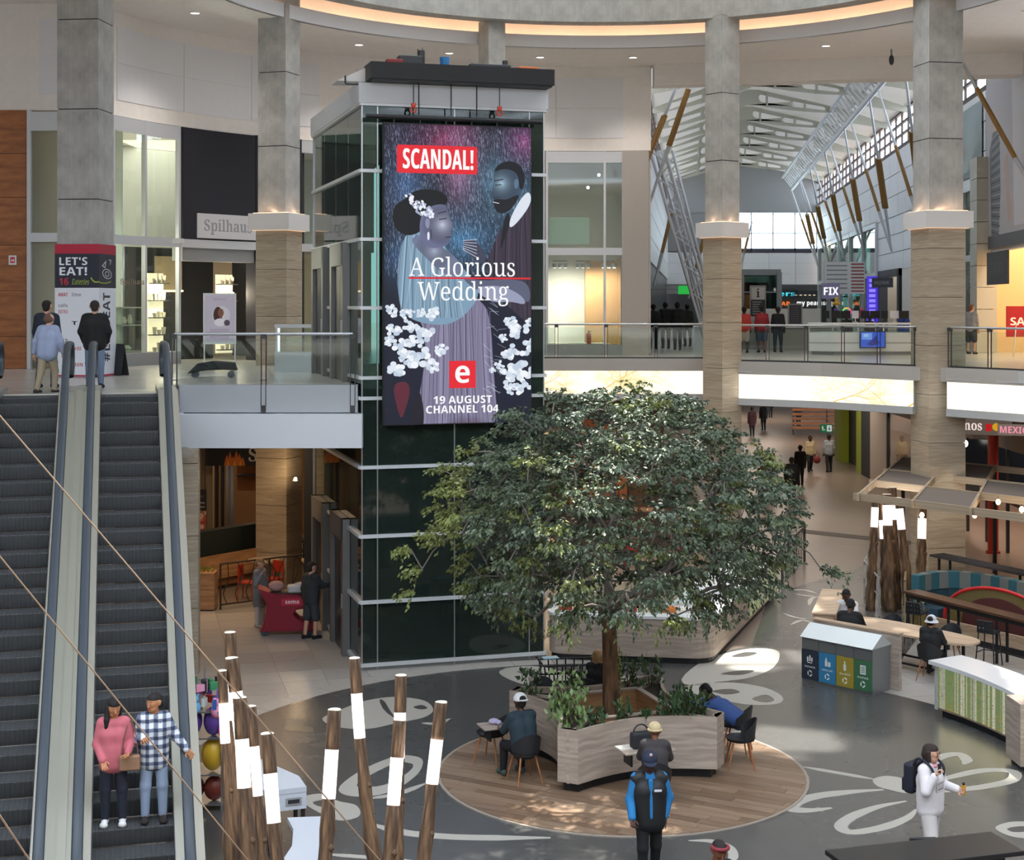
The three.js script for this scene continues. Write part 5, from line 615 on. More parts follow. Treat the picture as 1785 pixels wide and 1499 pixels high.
birchTex.wrapS = THREE.RepeatWrapping;
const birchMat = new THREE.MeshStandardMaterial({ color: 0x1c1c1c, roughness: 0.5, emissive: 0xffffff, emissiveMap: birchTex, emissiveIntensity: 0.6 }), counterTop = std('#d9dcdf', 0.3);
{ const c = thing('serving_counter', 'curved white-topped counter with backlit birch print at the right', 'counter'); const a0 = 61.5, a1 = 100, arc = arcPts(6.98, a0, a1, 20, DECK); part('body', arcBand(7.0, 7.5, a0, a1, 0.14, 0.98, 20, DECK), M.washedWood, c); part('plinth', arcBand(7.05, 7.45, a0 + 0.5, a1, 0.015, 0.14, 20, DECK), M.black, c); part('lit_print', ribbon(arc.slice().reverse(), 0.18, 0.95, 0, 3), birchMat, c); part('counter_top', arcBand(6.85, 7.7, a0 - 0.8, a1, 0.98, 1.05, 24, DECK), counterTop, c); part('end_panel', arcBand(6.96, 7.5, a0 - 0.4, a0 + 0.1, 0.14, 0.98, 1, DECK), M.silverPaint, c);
  for (const a of [66, 74, 82, 90]) { const p = P3(ringPt(6.93, a, DECK), 0.56); area(new THREE.Color(1, 0.85, 0.5), 1.0, 0.95, 0.7, p, V(DECK[0], 0.56, -DECK[1])); }
  const w = thing('counter_end', 'washed timber block at the near end of the birch counter', 'counter', null); part('block', arcBand(6.55, 7.6, 84.5, 90, 0.1, 1.12, 4, DECK), M.washedWood, w); part('plinth', arcBand(6.62, 7.5, 85, 89.5, 0.015, 0.1, 4, DECK), M.black, w); }
{ const c = thing('island_counter', 'long washed timber island counter with white top behind the tree', 'counter'); const rr = (pts, n = 5, r = 0.45) => { const out = []; pts.forEach((p, i) => { const a = pts[(i + pts.length - 1) % pts.length], b = pts[(i + 1) % pts.length], u = (q) => { const l = Math.hypot(q[0] - p[0], q[1] - p[1]); return [(q[0] - p[0]) / l * r, (q[1] - p[1]) / l * r]; }, s = u(a), e = u(b); for (let k = 0; k <= n; k++) { const t = k / n; out.push([p[0] + s[0] * (1 - t) ** 2 + e[0] * t * t, p[1] + s[1] * (1 - t) ** 2 + e[1] * t * t]); } }); return out; };
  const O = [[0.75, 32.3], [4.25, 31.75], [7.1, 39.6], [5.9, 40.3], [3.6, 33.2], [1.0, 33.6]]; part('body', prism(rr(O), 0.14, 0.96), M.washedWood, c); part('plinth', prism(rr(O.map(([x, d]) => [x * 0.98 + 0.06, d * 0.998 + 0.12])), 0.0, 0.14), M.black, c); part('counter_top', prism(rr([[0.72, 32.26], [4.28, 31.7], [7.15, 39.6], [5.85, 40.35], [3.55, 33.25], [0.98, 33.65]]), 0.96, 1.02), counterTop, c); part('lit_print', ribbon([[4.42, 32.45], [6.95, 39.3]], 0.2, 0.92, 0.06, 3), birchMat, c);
  for (let i = 0; i < 10; i++) { const t = i / 10; single('food_tray', 'small food tray on the island counter behind the tree', 'tray', [box(0.34, 0.08, 0.26, 0, 0.04, 0), ball(0.1, 0, 0.08, 0, 1.2, 0.5, 0.9, 8)], std(['#a83a2c', '#d8c29a', '#6a7a3c', '#c87832', '#e2ddd0'][i % 5], 0.7), [lerp(1.2, 4.0, t), 1.02, -lerp(32.7, 32.3, t)], 0, 'trays on the island counter'); }
  const hood = thing('counter_shelf', 'dark glass display shelf above the island counter', 'shelf', [2.6, 1.02, -33.0], 0.16); part('posts', [rod(V(-1.4, 0, 0), V(-1.4, 0.6, 0), 0.02), rod(V(1.4, 0, 0), V(1.4, 0.6, 0), 0.02)], M.black, hood); part('top', box(2.9, 0.04, 0.4, 0, 0.6, 0), M.darkSteel, hood); part('glass', box(2.8, 0.5, 0.006, 0, 0.3, 0.18), M.glass, hood); }
// ---------- recycling station ----------
{ const r = thing('recycling_station', 'steel recycling station with four coloured bin doors', 'bin', [5.93, 0.012, -30.5], 0); const ang = Math.atan2(1.2, 1.11); r.rotation.y = -Math.atan2(-1.15, 1.2) * -1; const W = 1.66, D = 0.62; r.rotation.y = -0.78 * 0 - 0.8;
  part('body', [box(W, 0.9, D, W / 2, 0.45, -D / 2)], std('#8c8f90', 0.35, { metalness: 0.55 }), r); const roof = extr([[-D / 2 - 0.05, 0], [D / 2 + 0.05, 0], [0, 0.24]], W + 0.04); roof.rotateY(Math.PI / 2).translate(W / 2, 0.9, -D / 2); part('roof', roof, std('#c9cfcf', 0.35, { metalness: 0.4 }), r);
  const cols = [['#2c3442', 'FOOD WASTE'], ['#3583b0', 'PLASTIC & CANS'], ['#a39236', 'GLASS'], ['#40704e', 'PAPER']];
  cols.forEach(([c, t], k) => { const m = textMat(192, 256, c, (g, Wd, Hd) => { g.fillStyle = '#e4e8e6'; if (k === 0) { g.fillRect(62, 60, 18, 40); g.fillRect(88, 44, 18, 50); g.fillRect(112, 62, 16, 34); g.fillRect(66, 104, 56, 8); } if (k === 1) { g.fillRect(76, 40, 16, 24); g.fillRect(70, 62, 28, 50); g.fillRect(104, 72, 30, 40); } if (k === 2) { g.fillRect(88, 36, 14, 30); g.fillRect(80, 64, 30, 52); } if (k === 3) { g.fillRect(66, 40, 62, 76); g.fillStyle = c; for (let i = 0; i < 4; i++) g.fillRect(76, 54 + i * 14, 42, 6); g.fillStyle = '#e4e8e6'; } fit(g, t, 'bold 20px sans-serif', 34, 152, 124, '#e4e8e6'); g.strokeStyle = '#ffffff'; g.lineWidth = 11; for (let i = 0; i < 3; i++) { g.beginPath(); g.arc(96, 200, 22, i * 2.094 + 0.2, i * 2.094 + 1.75); g.stroke(); } });
    const d = part('bin_door', box(W / 4 - 0.015, 0.6, 0.02, (k + 0.5) * W / 4, 0.35, 0.012), m, r); part('print', new THREE.PlaneGeometry(W / 4 - 0.015, 0.6).translate((k + 0.5) * W / 4, 0.35, 0.024), m, d); part('slot', box(W / 4 - 0.02, 0.2, 0.015, (k + 0.5) * W / 4, 0.76, 0.005), std('#7a7d7e', 0.35, { metalness: 0.5 }), r); });
  const s = thing('bin_screen', 'pale timber screen board behind the recycling station', 'screen panel', r.position.clone(), r.rotation.y); part('board', box(W + 0.36, 1.12, 0.1, W / 2, 0.56, -D - 0.1), M.washedWood, s); part('cap', box(W + 0.4, 0.03, 0.16, W / 2, 1.13, -D - 0.1), M.paleWood, s); }
// ---------- seating corner on the right ----------
{ const b = thing('timber_bench', 'pale timber high-backed bench end beside the oval table', 'bench', [0, 0.012, 0]); part('back', prism([[6.5, 32.2], [6.92, 32.08], [7.72, 34.7], [7.3, 34.85]], 0, 1.0), M.paleWood, b); part('cap', prism([[6.46, 32.16], [6.96, 32.03], [7.76, 34.74], [7.26, 34.9]], 1.0, 1.03), M.paleWood, b);
  const t = thing('oval_table', 'long oval pale timber table on black trestle frame', 'table', [8.45, 0.012, -31.7], -0.88); const N = 28, oval = Array.from({ length: N }, (_, i) => { const a = i / N * 6.283; return [1.62 * Math.sign(Math.cos(a)) * Math.abs(Math.cos(a)) ** 0.6, 0.5 * Math.sign(Math.sin(a)) * Math.abs(Math.sin(a)) ** 0.7]; }); part('table_top', prism(oval, 0.73, 0.77), M.paleWood, t); for (const x of [-1.1, 1.1]) { part('trestle', [bar(V(x, 0, -0.32), V(x, 0.73, -0.32), 0.05), bar(V(x, 0, 0.32), V(x, 0.73, 0.32), 0.05), bar(V(x, 0.7, -0.32), V(x, 0.7, 0.32), 0.05), bar(V(x, 0.12, -0.32), V(x, 0.12, 0.32), 0.05)], M.black, t); } part('stretcher', [bar(V(-1.1, 0.12, -0.32), V(1.1, 0.12, -0.32), 0.04), bar(V(-1.1, 0.12, 0.32), V(1.1, 0.12, 0.32), 0.04)], M.black, t);
  const h = thing('bar_table', 'long dark wood bar table with black legs before the sofa', 'table', [10.25, 0.012, -32.45], -1.1); part('table_top', rbox(4.6, 0.06, 0.42, 0, 1.05, 0, 0.01), std('#ffffff', 0.3, { map: woodTex('#5b3d2c', '#3c281d', 0.8) }), h); part('apron', box(4.5, 0.1, 0.36, 0, 0.98, 0), M.black, h); for (const x of [-2.2, -0.9, 0.55, 2.0]) for (const z of [-0.15, 0.15]) part('leg', bar(V(x, 0, z), V(x, 1.0, z), 0.045), M.black, h); part('foot_rail', bar(V(-2.2, 0.28, 0.15), V(2.2, 0.28, 0.15), 0.03), M.black, h);
  const h2 = thing('bar_table', 'far black bar table with thin legs behind the striped sofa', 'table', [12.4, 0.012, -37.3], -1.09); part('table_top', rbox(5, 0.06, 0.5, 0, 1.05, 0, 0.01), M.matteBlack, h2); for (const x of [-2.4, -2.0, -0.4, 0.4, 2.3]) part('leg', bar(V(x, 0, 0), V(x, 1.03, 0), 0.05), M.black, h2);
  const s = thing('curved_sofa', 'booth sofa with teal and grey striped back cushions', 'sofa', [0, 0.012, 0]); const path = [[9.75, 35.7], [10.2, 36.1], [10.75, 36.3], [11.3, 35.9], [11.9, 34.9], [12.4, 33.6], [12.7, 32.2]], q = (t) => { const c = new THREE.CatmullRomCurve3(path.map(([x, d]) => V(x, 0, d))); return c.getPointAt(t); };
  const teal = std('#2b5f6c', 0.8), pale = std('#6e7675', 0.8); for (let k = 0; k < 22; k++) { const a = q(k / 22), e = q((k + 1) / 22); part('cushion', strip([[a.x, a.z], [e.x, e.z]], 0.22, 0.78, 1.18), k % 2 ? pale : teal, s); part('back_panel', strip([[a.x, a.z], [e.x, e.z]], 0.16, 0, 0.8, -0.03), std('#244450', 0.8), s); part('seat', strip([[a.x, a.z], [e.x, e.z]], 0.55, 0.0, 0.45, 0.5), std('#27475a', 0.8), s); }
  const ar = thing('arched_panel', 'olive and dark red padded arch panel with red piping', 'screen panel', [11.05, 0.3, -33.75], -0.95); const arch = (w, hh, n = 18) => { const p = []; for (let i = 0; i <= n; i++) { const a = Math.PI * (1 - i / n); p.push([w * Math.cos(a), hh * Math.sin(a) ** 0.8]); } return p; }; part('olive_pad', extr([[-1.5, 0], ...arch(1.5, 0.95), [1.5, 0]], 0.12), std('#6b5d33', 0.8), ar); part('red_pad', extr([[-1.0, 0], ...arch(1.0, 0.74), [1.0, 0]], 0.04).translate(0, 0, 0.07), std('#4d2220', 0.8), ar); part('piping', smoothTube(arch(1.5, 0.95).map(([x, y]) => V(x, y, 0.06)), 0.04, 40), std('#c02024', 0.5), ar); part('plinth', box(3.2, 0.29, 0.16, 0, -0.145, 0), M.black, ar);
  const dv = thing('timber_divider', 'pale timber panelled divider below the bar table', 'screen panel', [10.75, 0.012, -33.2], -1.0); part('board', box(3.8, 0.3, 0.06, 0, 0.27, 0), M.paleWood, dv); part('plinth', box(3.8, 0.13, 0.06, 0, 0.065, 0.02), M.black, dv);
  stool('black perforated bar stool at the right before the bar table', [10.15, 0.012, -31.75], 2.4); stool('black bar stool behind the oval table beside the log lamps', [9.15, 0.012, -33.7], 2.4);
  chairGroup('dark cafe chair under the visitor in a white bucket hat', [8.55, 0.012, -30.5], 2.55); chairGroup('dark cafe chair on the far side of the oval table, left one', [8.35, 0.012, -32.9], -0.6); chairGroup('dark cafe chair on the far side of the oval table, right one', [9.35, 0.012, -31.9], -0.6); chairGroup('dark cafe chair under the man in black at the oval table', [7.15, 0.012, -31.75], 2.7); chairGroup('dark cafe chair under the bearded visitor in a dark vest', [7.55, 0.012, -33.4], -0.5);
  const can = thing('steel_bin', 'brass coloured waste bin with leafy plant beside the stool', 'bin', [9.45, 0.012, -34.6]); part('drum', cyl(0.18, 0.2, 0.5, 0, 0, 0, 20), std('#a08c58', 0.3, { metalness: 0.7 }), can); const im = new THREE.InstancedMesh(leafShape, std('#7d8c80', 0.6), 60), m = new THREE.Matrix4(); for (let k = 0; k < 60; k++) { m.compose(V(rnd(-0.15, 0.15), 0.5 + rnd(0.25), rnd(-0.15, 0.15)), new THREE.Quaternion().setFromEuler(new THREE.Euler(rnd(-1, 1), rnd(6.28), rnd(-1, 1))), V(0.1, 0.14, 0.1)); im.setMatrixAt(k, m); } im.name = 'foliage'; im.userData.kind = 'stuff'; can.add(im);
  const hrl = thing('ramp_handrail', 'grey steel ramp handrail beside the standing logs', 'handrail', [0, 0, 0]); const a = floorAt(1507, 1040), bq = floorAt(1532, 1075); for (const [p, k] of [[a, 0], [a.clone().lerp(bq, 0.5), 1], [bq, 2]]) part('post', rod(p.clone().setY(0), p.clone().setY(0.95), 0.025), M.grey, hrl); part('rail', [rod(a.clone().setY(0.95), bq.clone().setY(0.95), 0.025), rod(a.clone().setY(0.5), bq.clone().setY(0.5), 0.015)], M.grey, hrl); part('return', rod(a.clone().setY(0.95), floorAt(1520, 1015).setY(0.95), 0.025), M.grey, hrl);
  const crv = thing('curved_handrail', 'curved brass coloured handrail before the striped sofa', 'handrail', [0, 0, 0]); part('rail', smoothTube([floorAt(1559, 1062).setY(1.1), floorAt(1562, 1040).setY(1.15), floorAt(1575, 1045).setY(1.12), floorAt(1578, 1085).setY(1.0)], 0.03), std('#b4a07a', 0.35, { metalness: 0.5 }), crv); part('post', [rod(floorAt(1559, 1062), floorAt(1559, 1062).setY(1.1), 0.03), rod(floorAt(1578, 1085), floorAt(1578, 1085).setY(1.0), 0.03)], std('#b4a07a', 0.35, { metalness: 0.5 }), crv); }
// pergola with bulbs
{ const pg = thing('pergola', 'pale timber pergola with grey fabric panels and hanging bulbs', 'pergola', [8.46, 0, -36.4]); const e = V(2.79, 0, 3.6).normalize(), f = V(3.7, 0, -9.6).normalize(), Pp = (i, j, y = 3) => e.clone().multiplyScalar(i).addScaledVector(f, j).setY(y); const tan = std('#ffffff', 0.6, { map: woodTex('#b3a28b', '#8d7c66', 0.9) }), us = [0, 1.6, 3.2, 4.8, 6.4], vs = [0, 2.9, 5.8, 9.4];
  for (const j of vs) part('beam', bar(Pp(-0.15, j), Pp(6.6, j), 0.06, 0.18), tan, pg); for (const i of us) part('rafter', bar(Pp(i, -0.15), Pp(i, 9.6), 0.06, 0.16), tan, pg); const fab = std('#665c54', 0.8); for (let a = 0; a < 4; a++) for (let b = 0; b < 3; b++) if ((a + b) % 2 === 1 || (a === 0 && b === 2)) { const g = new THREE.BufferGeometry(), p = [Pp(us[a], vs[b], 3.05), Pp(us[a + 1], vs[b], 3.05), Pp(us[a + 1], vs[b + 1], 3.05), Pp(us[a], vs[b + 1], 3.05)]; g.setAttribute('position', new THREE.Float32BufferAttribute(p.flatMap((q) => [q.x, q.y, q.z]), 3)); g.setIndex([0, 1, 2, 0, 2, 3]); g.computeVertexNormals(); part('fabric_panel', g, fab, pg); }
  for (const [i, j] of [[0, 9.4], [6.4, 9.4], [6.4, 0.05], [3.2, 9.4]]) part('post', bar(Pp(i, j, 0), Pp(i, j, 3), 0.09), M.black, pg);
  let n = 0; for (const [u, v, d] of [[1607, 898, 35], [1699, 898, 34], [1658, 872, 37], [1738, 855, 39], [1740, 875, 35], [1781, 888, 33], [1700, 902, 37]].slice(0, 6)) { const p = at(u, v, d); const b = thing('pendant_bulb', ['warm hanging bulb before the wide column', 'warm hanging bulb under the front pergola beam', 'warm hanging bulb over the second pergola bay', 'warm hanging bulb far back under the pergola', 'warm hanging bulb right of the red post', 'warm hanging bulb at the right edge of the pergola'][n++], 'light', p); part('bulb_glow', ball(0.055, 0, 0, 0, 1, 1.25, 1, 10), glow(new THREE.Color(1, 0.72, 0.45), 9), b); part('cord', rod(V(0, 0.06, 0), V(0, Math.max(0.12, 2.95 - p.y), 0), 0.008), M.black, b); pointLight(new THREE.Color(1, 0.7, 0.42), 1.2, p, 2); } }
// lower shops behind, right: red sign store, shelf shop, green portal
{ const rs = structGroup('wall_lower_shops', 'row of ground floor shops behind the pergola'); part('rear_wall', prism([[19.5, 28], [19.8, 28], [19.8, 76], [19.5, 76]], 0, 4.7), std('#6e5c4e', 0.8), rs); part('header', prism([[15.2, 38], [15.5, 38], [15.9, 64], [15.6, 64]], 3.2, 4.7), std('#7c6f66', 0.7), rs); part('front_frame', [bar(V(15.3, 1.6, -44), V(15.5, 1.6, -56), 0.1), ...[44, 46.2, 48.4, 50.6, 53, 56].map((d) => bar(V(lerp(15.3, 15.6, (d - 44) / 12), 0, -d), V(lerp(15.3, 15.6, (d - 44) / 12), 3.2, -d), 0.09))], M.darkSteel, rs); part('dark_glass', prism([[15.35, 49], [15.36, 49], [15.55, 58], [15.54, 58]], 0.9, 3.1), std('#1b2230', 0.15), rs);
  single('red_post', 'bright red round post before the lower shop', 'post', [cyl(0.16, 0.16, 4.6, 0, 0, 0, 16), cyl(0.22, 0.22, 0.06, 0, 0, 0, 16)], std('#b5301f', 0.5), [14.9, 0, -46.2]);
  board('shop_sign', 'red and white lit letter sign on the lower shop header', 'sign', 2.1, 0.5, textMat(256, 64, '#5f544c', (g) => { fit(g, 'retinos', 'bold 52px serif', 8, 46, 140, '#ffe8e0'); g.strokeStyle = '#d01c24'; g.lineWidth = 3; g.font = 'bold 50px serif'; g.fillStyle = '#d8a020'; g.beginPath(); g.arc(200, 30, 16, 0, 6.3); g.fill(); g.fillStyle = '#c01c20'; g.fillRect(160, 18, 22, 30); g.fillStyle = '#181410'; g.fillRect(212, 14, 18, 38); }, { glow: 0.9 }), at(1703, 758, 46), -0.5); board('shop_sign', 'pink lit letter blocks on the lower shop header at the right', 'sign', 1.25, 0.34, textMat(192, 48, '#7a6a62', (g) => fit(g, 'MEXICAN', 'bold 40px sans-serif', 6, 38, 180, '#ff9ab4'), { glow: 0.9 }), at(1778, 760, 43), -0.5);
  single('wall_screen', 'dark wall screen with a bright spot in the lower shop', 'screen', [box(3.4, 1.3, 0.1)], std('#1c2534', 0.2), at(1697, 800, 48.5), -0.7); { const l = thing('spot_lamp', 'small bright lamp beside the dark wall screen', 'light', at(1681, 773, 47.8)); part('lamp_lens', ball(0.12, 0, 0, 0), glow(new THREE.Color(1, 0.97, 0.9), 6), l); part('bracket', rod(V(0, 0.1, 0), V(0, 0.5, 0), 0.02), M.black, l); }
  const gp = structGroup('door_3', 'bright green shop portal in the corridor'); const gm = std('#8f9c2a', 0.6); part('frame', [prism([[15.85, 67.6], [16.3, 67.6], [16.3, 68.7], [15.85, 68.7]], 0, 4.7), prism([[16.0, 72.6], [16.5, 72.6], [16.5, 74], [16.0, 74]], 0, 4.7), prism([[15.9, 68.5], [16.3, 68.5], [16.4, 72.8], [16.0, 72.8]], 3.7, 4.7)], gm, gp); part('dark_glass', prism([[16.3, 68.5], [16.4, 68.5], [16.5, 72.8], [16.4, 72.8]], 0, 3.7), M.black, gp); part('pier', [prism([[15.75, 65.5], [16.2, 65.5], [16.2, 67.5], [15.8, 67.5]], 0, 4.7)], M.matteBlack, gp); part('pier', prism([[15.7, 62.2], [16.1, 62.2], [16.1, 65.4], [15.7, 65.4]], 0, 4.7), std('#a89c90', 0.6), gp);
  const sh = structGroup('window_' + (++winN), 'shop window with red and white goods behind the wide column'); part('frame', [bar(V(15.65, 0, -62), V(15.65, 3.6, -62), 0.14), bar(V(15.5, 0, -56.2), V(15.5, 3.6, -56.2), 0.14), bar(V(15.65, 3.6, -62), V(15.5, 3.6, -56.2), 0.12)], M.black, sh); part('pane', prism([[15.64, 62], [15.641, 62], [15.501, 56.2], [15.5, 56.2]], 0.05, 3.55), M.glass, sh); part('side_wall', [prism([[15.7, 62], [19.5, 62], [19.5, 62.2], [15.7, 62.2]], 0, 4.6)], std('#7d6456', 0.8), sh);
  for (let i = 0; i < 30; i++) { const k = i % 10, r = i / 10 | 0; single('shelf_item', 'small boxed item on the lit shelves of the corridor shop', 'box', [box(0.35, 0.3 + hash(i, 2) * 0.25, 0.5, 0, 0.2, 0)], std(['#c02a2a', '#e0d8cc', '#8a2420', '#d8504a', '#554038', '#e8e4de'][i * 7 % 6], 0.6), [17 - r * 0.02, 0.3 + r * 1.0, -(57 + k * 0.48)], 0, 'goods on the corridor shop shelves'); } for (let r = 0; r < 4; r++) single('shop_shelf', ['lowest', 'second', 'third', 'top'][r] + ' shelf board in the corridor shop window', 'shelf', [box(0.6, 0.04, 5.2)], std('#a8746a', 0.6), [17, 0.27 + r, -59.2]);
  area(new THREE.Color(1, 0.8, 0.66), 10, 2, 5, V(17, 4.55, -59), V(17, 0, -59)); area(new THREE.Color(1, 0.75, 0.55), 4, 3, 8, V(17.4, 4.55, -48), V(17.4, 0, -48)); for (const [x, d, w, l, nm] of [[17, 59, 2, 5, 'corridor shop'], [17.4, 48, 3, 8, 'red sign shop']]) { const lp = thing('added_light_panel', `added unseen light panel inside the ${nm}`, 'light', [x, 4.6, -d]); part('fill_diffuser', box(w, 0.03, l), glow(new THREE.Color(1, 0.8, 0.66), 1.5), lp); }  // unseen glowing panels added to light both lower shops
  const stl = thing('slat_screen', 'brown timber slat kiosk at the far end of the corridor', 'screen panel', at(1425, 745, 88).setY(0)); for (let k = 0; k < 9; k++) part('slat', box(3.0, 0.16, 0.12, 0, 0.4 + k * 0.27, 0), M.redWood, stl); part('post', [box(0.1, 2.8, 0.2, -1.4, 1.4, -0.1), box(0.1, 2.8, 0.2, 0.6, 1.4, -0.1), box(0.1, 2.8, 0.2, 1.4, 1.4, -0.1)], M.darkSteel, stl);
  board('exit_sign', 'green and white emergency exit sign hanging in the corridor', 'sign', 0.5, 0.34, textMat(96, 64, '#1f7a48', (g) => { g.fillStyle = '#ffffff'; g.fillRect(12, 14, 8, 8); g.fillRect(10, 24, 14, 8); g.fillRect(14, 32, 6, 18); g.fillRect(24, 40, 12, 6); g.fillRect(50, 8, 38, 48); g.fillStyle = '#1f7a48'; g.fillRect(66, 16, 6, 20); g.fillRect(60, 34, 18, 6); g.fillRect(64, 40, 10, 6); }, { glow: 0.5 }), at(1441, 754, 60)); single('sign_rod', 'thin rod carrying the exit sign', 'rod', rod(at(1441, 738, 60), at(1441, 738, 60).setY(4.66), 0.02), M.grey);
  single('corridor_mat', 'dark red poster stand half hidden by the tree at the corridor', 'sign', [box(0.7, 1.5, 0.06, 0, 0.75, 0), box(0.5, 0.05, 0.4, 0, 0.03, 0)], std('#7c2a30', 0.7), at(1336, 805, 62).setY(0));
  struct('wall_corridor_end', box(40, 4.8, 0.3, 12, 2.4, -121), std('#9c948a', 0.8), 'far end wall of the ground floor corridor'); struct('wall_corridor_left', prism([[5.2, 56], [5.5, 56], [12.5, 121], [12.2, 121]], 0, 4.7), std('#8d857c', 0.7), 'left wall of the ground floor corridor');
  const fn = thing('metal_fence', 'dark metal fence with handrail at the corner of the cafe terrace', 'fence', null); const A = V(6.3, 0, -43), B = V(8.75, 0, -44.6), C = V(7.35, 0, -40.6); for (const [p, q, n] of [[A, B, 9], [B, C, 14]]) { for (let i = 0; i <= n; i++) part('baluster', rod(p.clone().lerp(q, i / n), p.clone().lerp(q, i / n).setY(1.05), i % 7 ? 0.012 : 0.03, undefined, 5), M.darkSteel, fn); part('rail', rod(p.clone().setY(1.05), q.clone().setY(1.05), 0.03), M.darkSteel, fn); }
  for (const [x, d, p, w, l] of [[11, 53, 1.8, 6, 3], [13, 66, 2.6, 6, 4], [14, 82, 3, 6, 5], [15, 100, 4, 6, 6]]) { area(new THREE.Color(1, 0.86, 0.72), p, w, l, V(x, 4.6, -d), V(x, 0, -d)); const lp = thing('added_light_panel', `added unseen corridor light panel ${['over the pergola edge', 'over the middle of the corridor', 'over the slat kiosk', 'near the corridor end'][[53, 66, 82, 100].indexOf(d)]}`, 'light', [x, 4.63, -d]); part('fill_diffuser', box(w, 0.03, l), glow(new THREE.Color(1, 0.88, 0.76), 1), lp); } }  // unseen panels added under the low ceiling to light the corridor
// dark cafe behind the tree
{ const c = structGroup('wall_cafe', 'dark brown cafe wall under the gallery behind the tree'); part('rear_wall', prism([[-5, 52], [5.3, 52], [5.3, 52.3], [-5, 52.3]], 0, 4.7), std('#4a3a30', 0.8), c); part('timber_panel', box(2.0, 3, 0.1, 3.0, 2.2, -51.9), std('#7a4a30', 0.7), c); part('side_wall', prism([[-5.3, 38], [-5, 38], [-4.8, 52], [-5.1, 52]], 0, 4.7), M.matteBlack, c);
  for (let i = 0; i < 6; i++) { const x = -1 + i * 1.1, l = thing('pendant_lamp', ['first', 'second', 'third', 'fourth', 'fifth', 'sixth'][i] + ' from the left in the row of warm cafe lamps behind the tree', 'light', [x, 3.2 - (i % 2) * 0.4, -49.5 + (i % 3)]); part('lamp_shade', new THREE.ConeGeometry(0.2, 0.22, 16, 1, true), M.black, l); part('bulb_glow', ball(0.09, 0, -0.08, 0), glow(new THREE.Color(1, 0.7, 0.4), 10), l); part('cord', rod(V(0, 0.1, 0), V(0, 1.4, 0), 0.01), M.black, l); pointLight(new THREE.Color(1, 0.68, 0.4), 8, V(x, 3.05 - (i % 2) * 0.4, -49.5 + (i % 3)), 3); }
  for (let i = 0; i < 5; i++) { const x = 0.2 + i * 1.1, r = thing('red_chair', ['first', 'second', 'third', 'fourth', 'fifth'][i] + ' red chair from the left in the cafe glimpsed through the tree', 'chair', [x, 0, -(42 + (i % 2) * 1.5)], i); part('seat', rbox(0.42, 0.05, 0.42, 0, 0.45, 0, 0.015), std('#b02a24', 0.5), r); part('backrest', rbox(0.42, 0.4, 0.04, 0, 0.72, -0.2, 0.015), std('#b02a24', 0.5), r); for (const [a, b] of [[-1, -1], [1, -1], [-1, 1], [1, 1]]) part('leg', rod(V(a * 0.19, 0, b * 0.19), V(a * 0.17, 0.44, b * 0.17), 0.014), std('#b02a24', 0.5), r); }
  single('cafe_counter', 'dark cafe bar under the gallery behind the tree', 'counter', [box(7, 1.1, 0.8, 1.5, 0.55, -47.5), box(7.2, 0.06, 1, 1.5, 1.13, -47.5)], std('#5a4234', 0.6)); board('menu_board', 'lit menu board of the cafe behind the tree', 'sign', 3, 0.8, textMat(256, 64, '#3a2a1c', (g) => { g.fillStyle = '#e8c890'; for (let i = 0; i < 12; i++) g.fillRect(10 + (i % 4) * 62, 8 + (i / 4 | 0) * 18, 40, 6); }, { glow: 0.6 }), [0.2, 3, -51.8]); }
// ---------- swept tapering tubes for trunks and logs ----------
function taper(pts, radii, n = 8, rough = 0, cap = true) {
  const pos = [], uv = [], idx = []; let len = 0; let N = V(1, 0, 0);
  pts.forEach((p, i) => { const t = pts[Math.min(i + 1, pts.length - 1)].clone().sub(pts[Math.max(0, i - 1)]).normalize(); const b = t.clone().cross(N); if (b.length() < 0.05) { N = V(0, 0, 1); b.copy(t).cross(N); } b.normalize(); N = b.clone().cross(t).normalize(); if (i) len += p.distanceTo(pts[i - 1]);
    for (let k = 0; k <= n; k++) { const a = k / n * Math.PI * 2, r = radii[i] * (1 + rough * (fbm(k % n / n, len * 0.4 % 1, 5, 7, 2) - 0.5)); pos.push(p.x + (N.x * Math.cos(a) + b.x * Math.sin(a)) * r, p.y + (N.y * Math.cos(a) + b.y * Math.sin(a)) * r, p.z + (N.z * Math.cos(a) + b.z * Math.sin(a)) * r); uv.push(k / n, len * 0.7); } });
  const m = n + 1; for (let i = 0; i + 1 < pts.length; i++) for (let k = 0; k < n; k++) { const a = i * m + k; idx.push(a, a + 1, a + m, a + 1, a + m + 1, a + m); }
  if (cap) for (const i of [0, pts.length - 1]) { const c = pos.length / 3; pos.push(pts[i].x, pts[i].y, pts[i].z); uv.push(0.5, 0); for (let k = 0; k < n; k++) i ? idx.push(c, i * m + k, i * m + k + 1) : idx.push(c, k + 1, k); }
  const g = new THREE.BufferGeometry(); g.setAttribute('position', new THREE.Float32BufferAttribute(pos, 3)); g.setAttribute('uv', new THREE.Float32BufferAttribute(uv, 2)); g.setIndex(idx); g.computeVertexNormals(); return g;
}
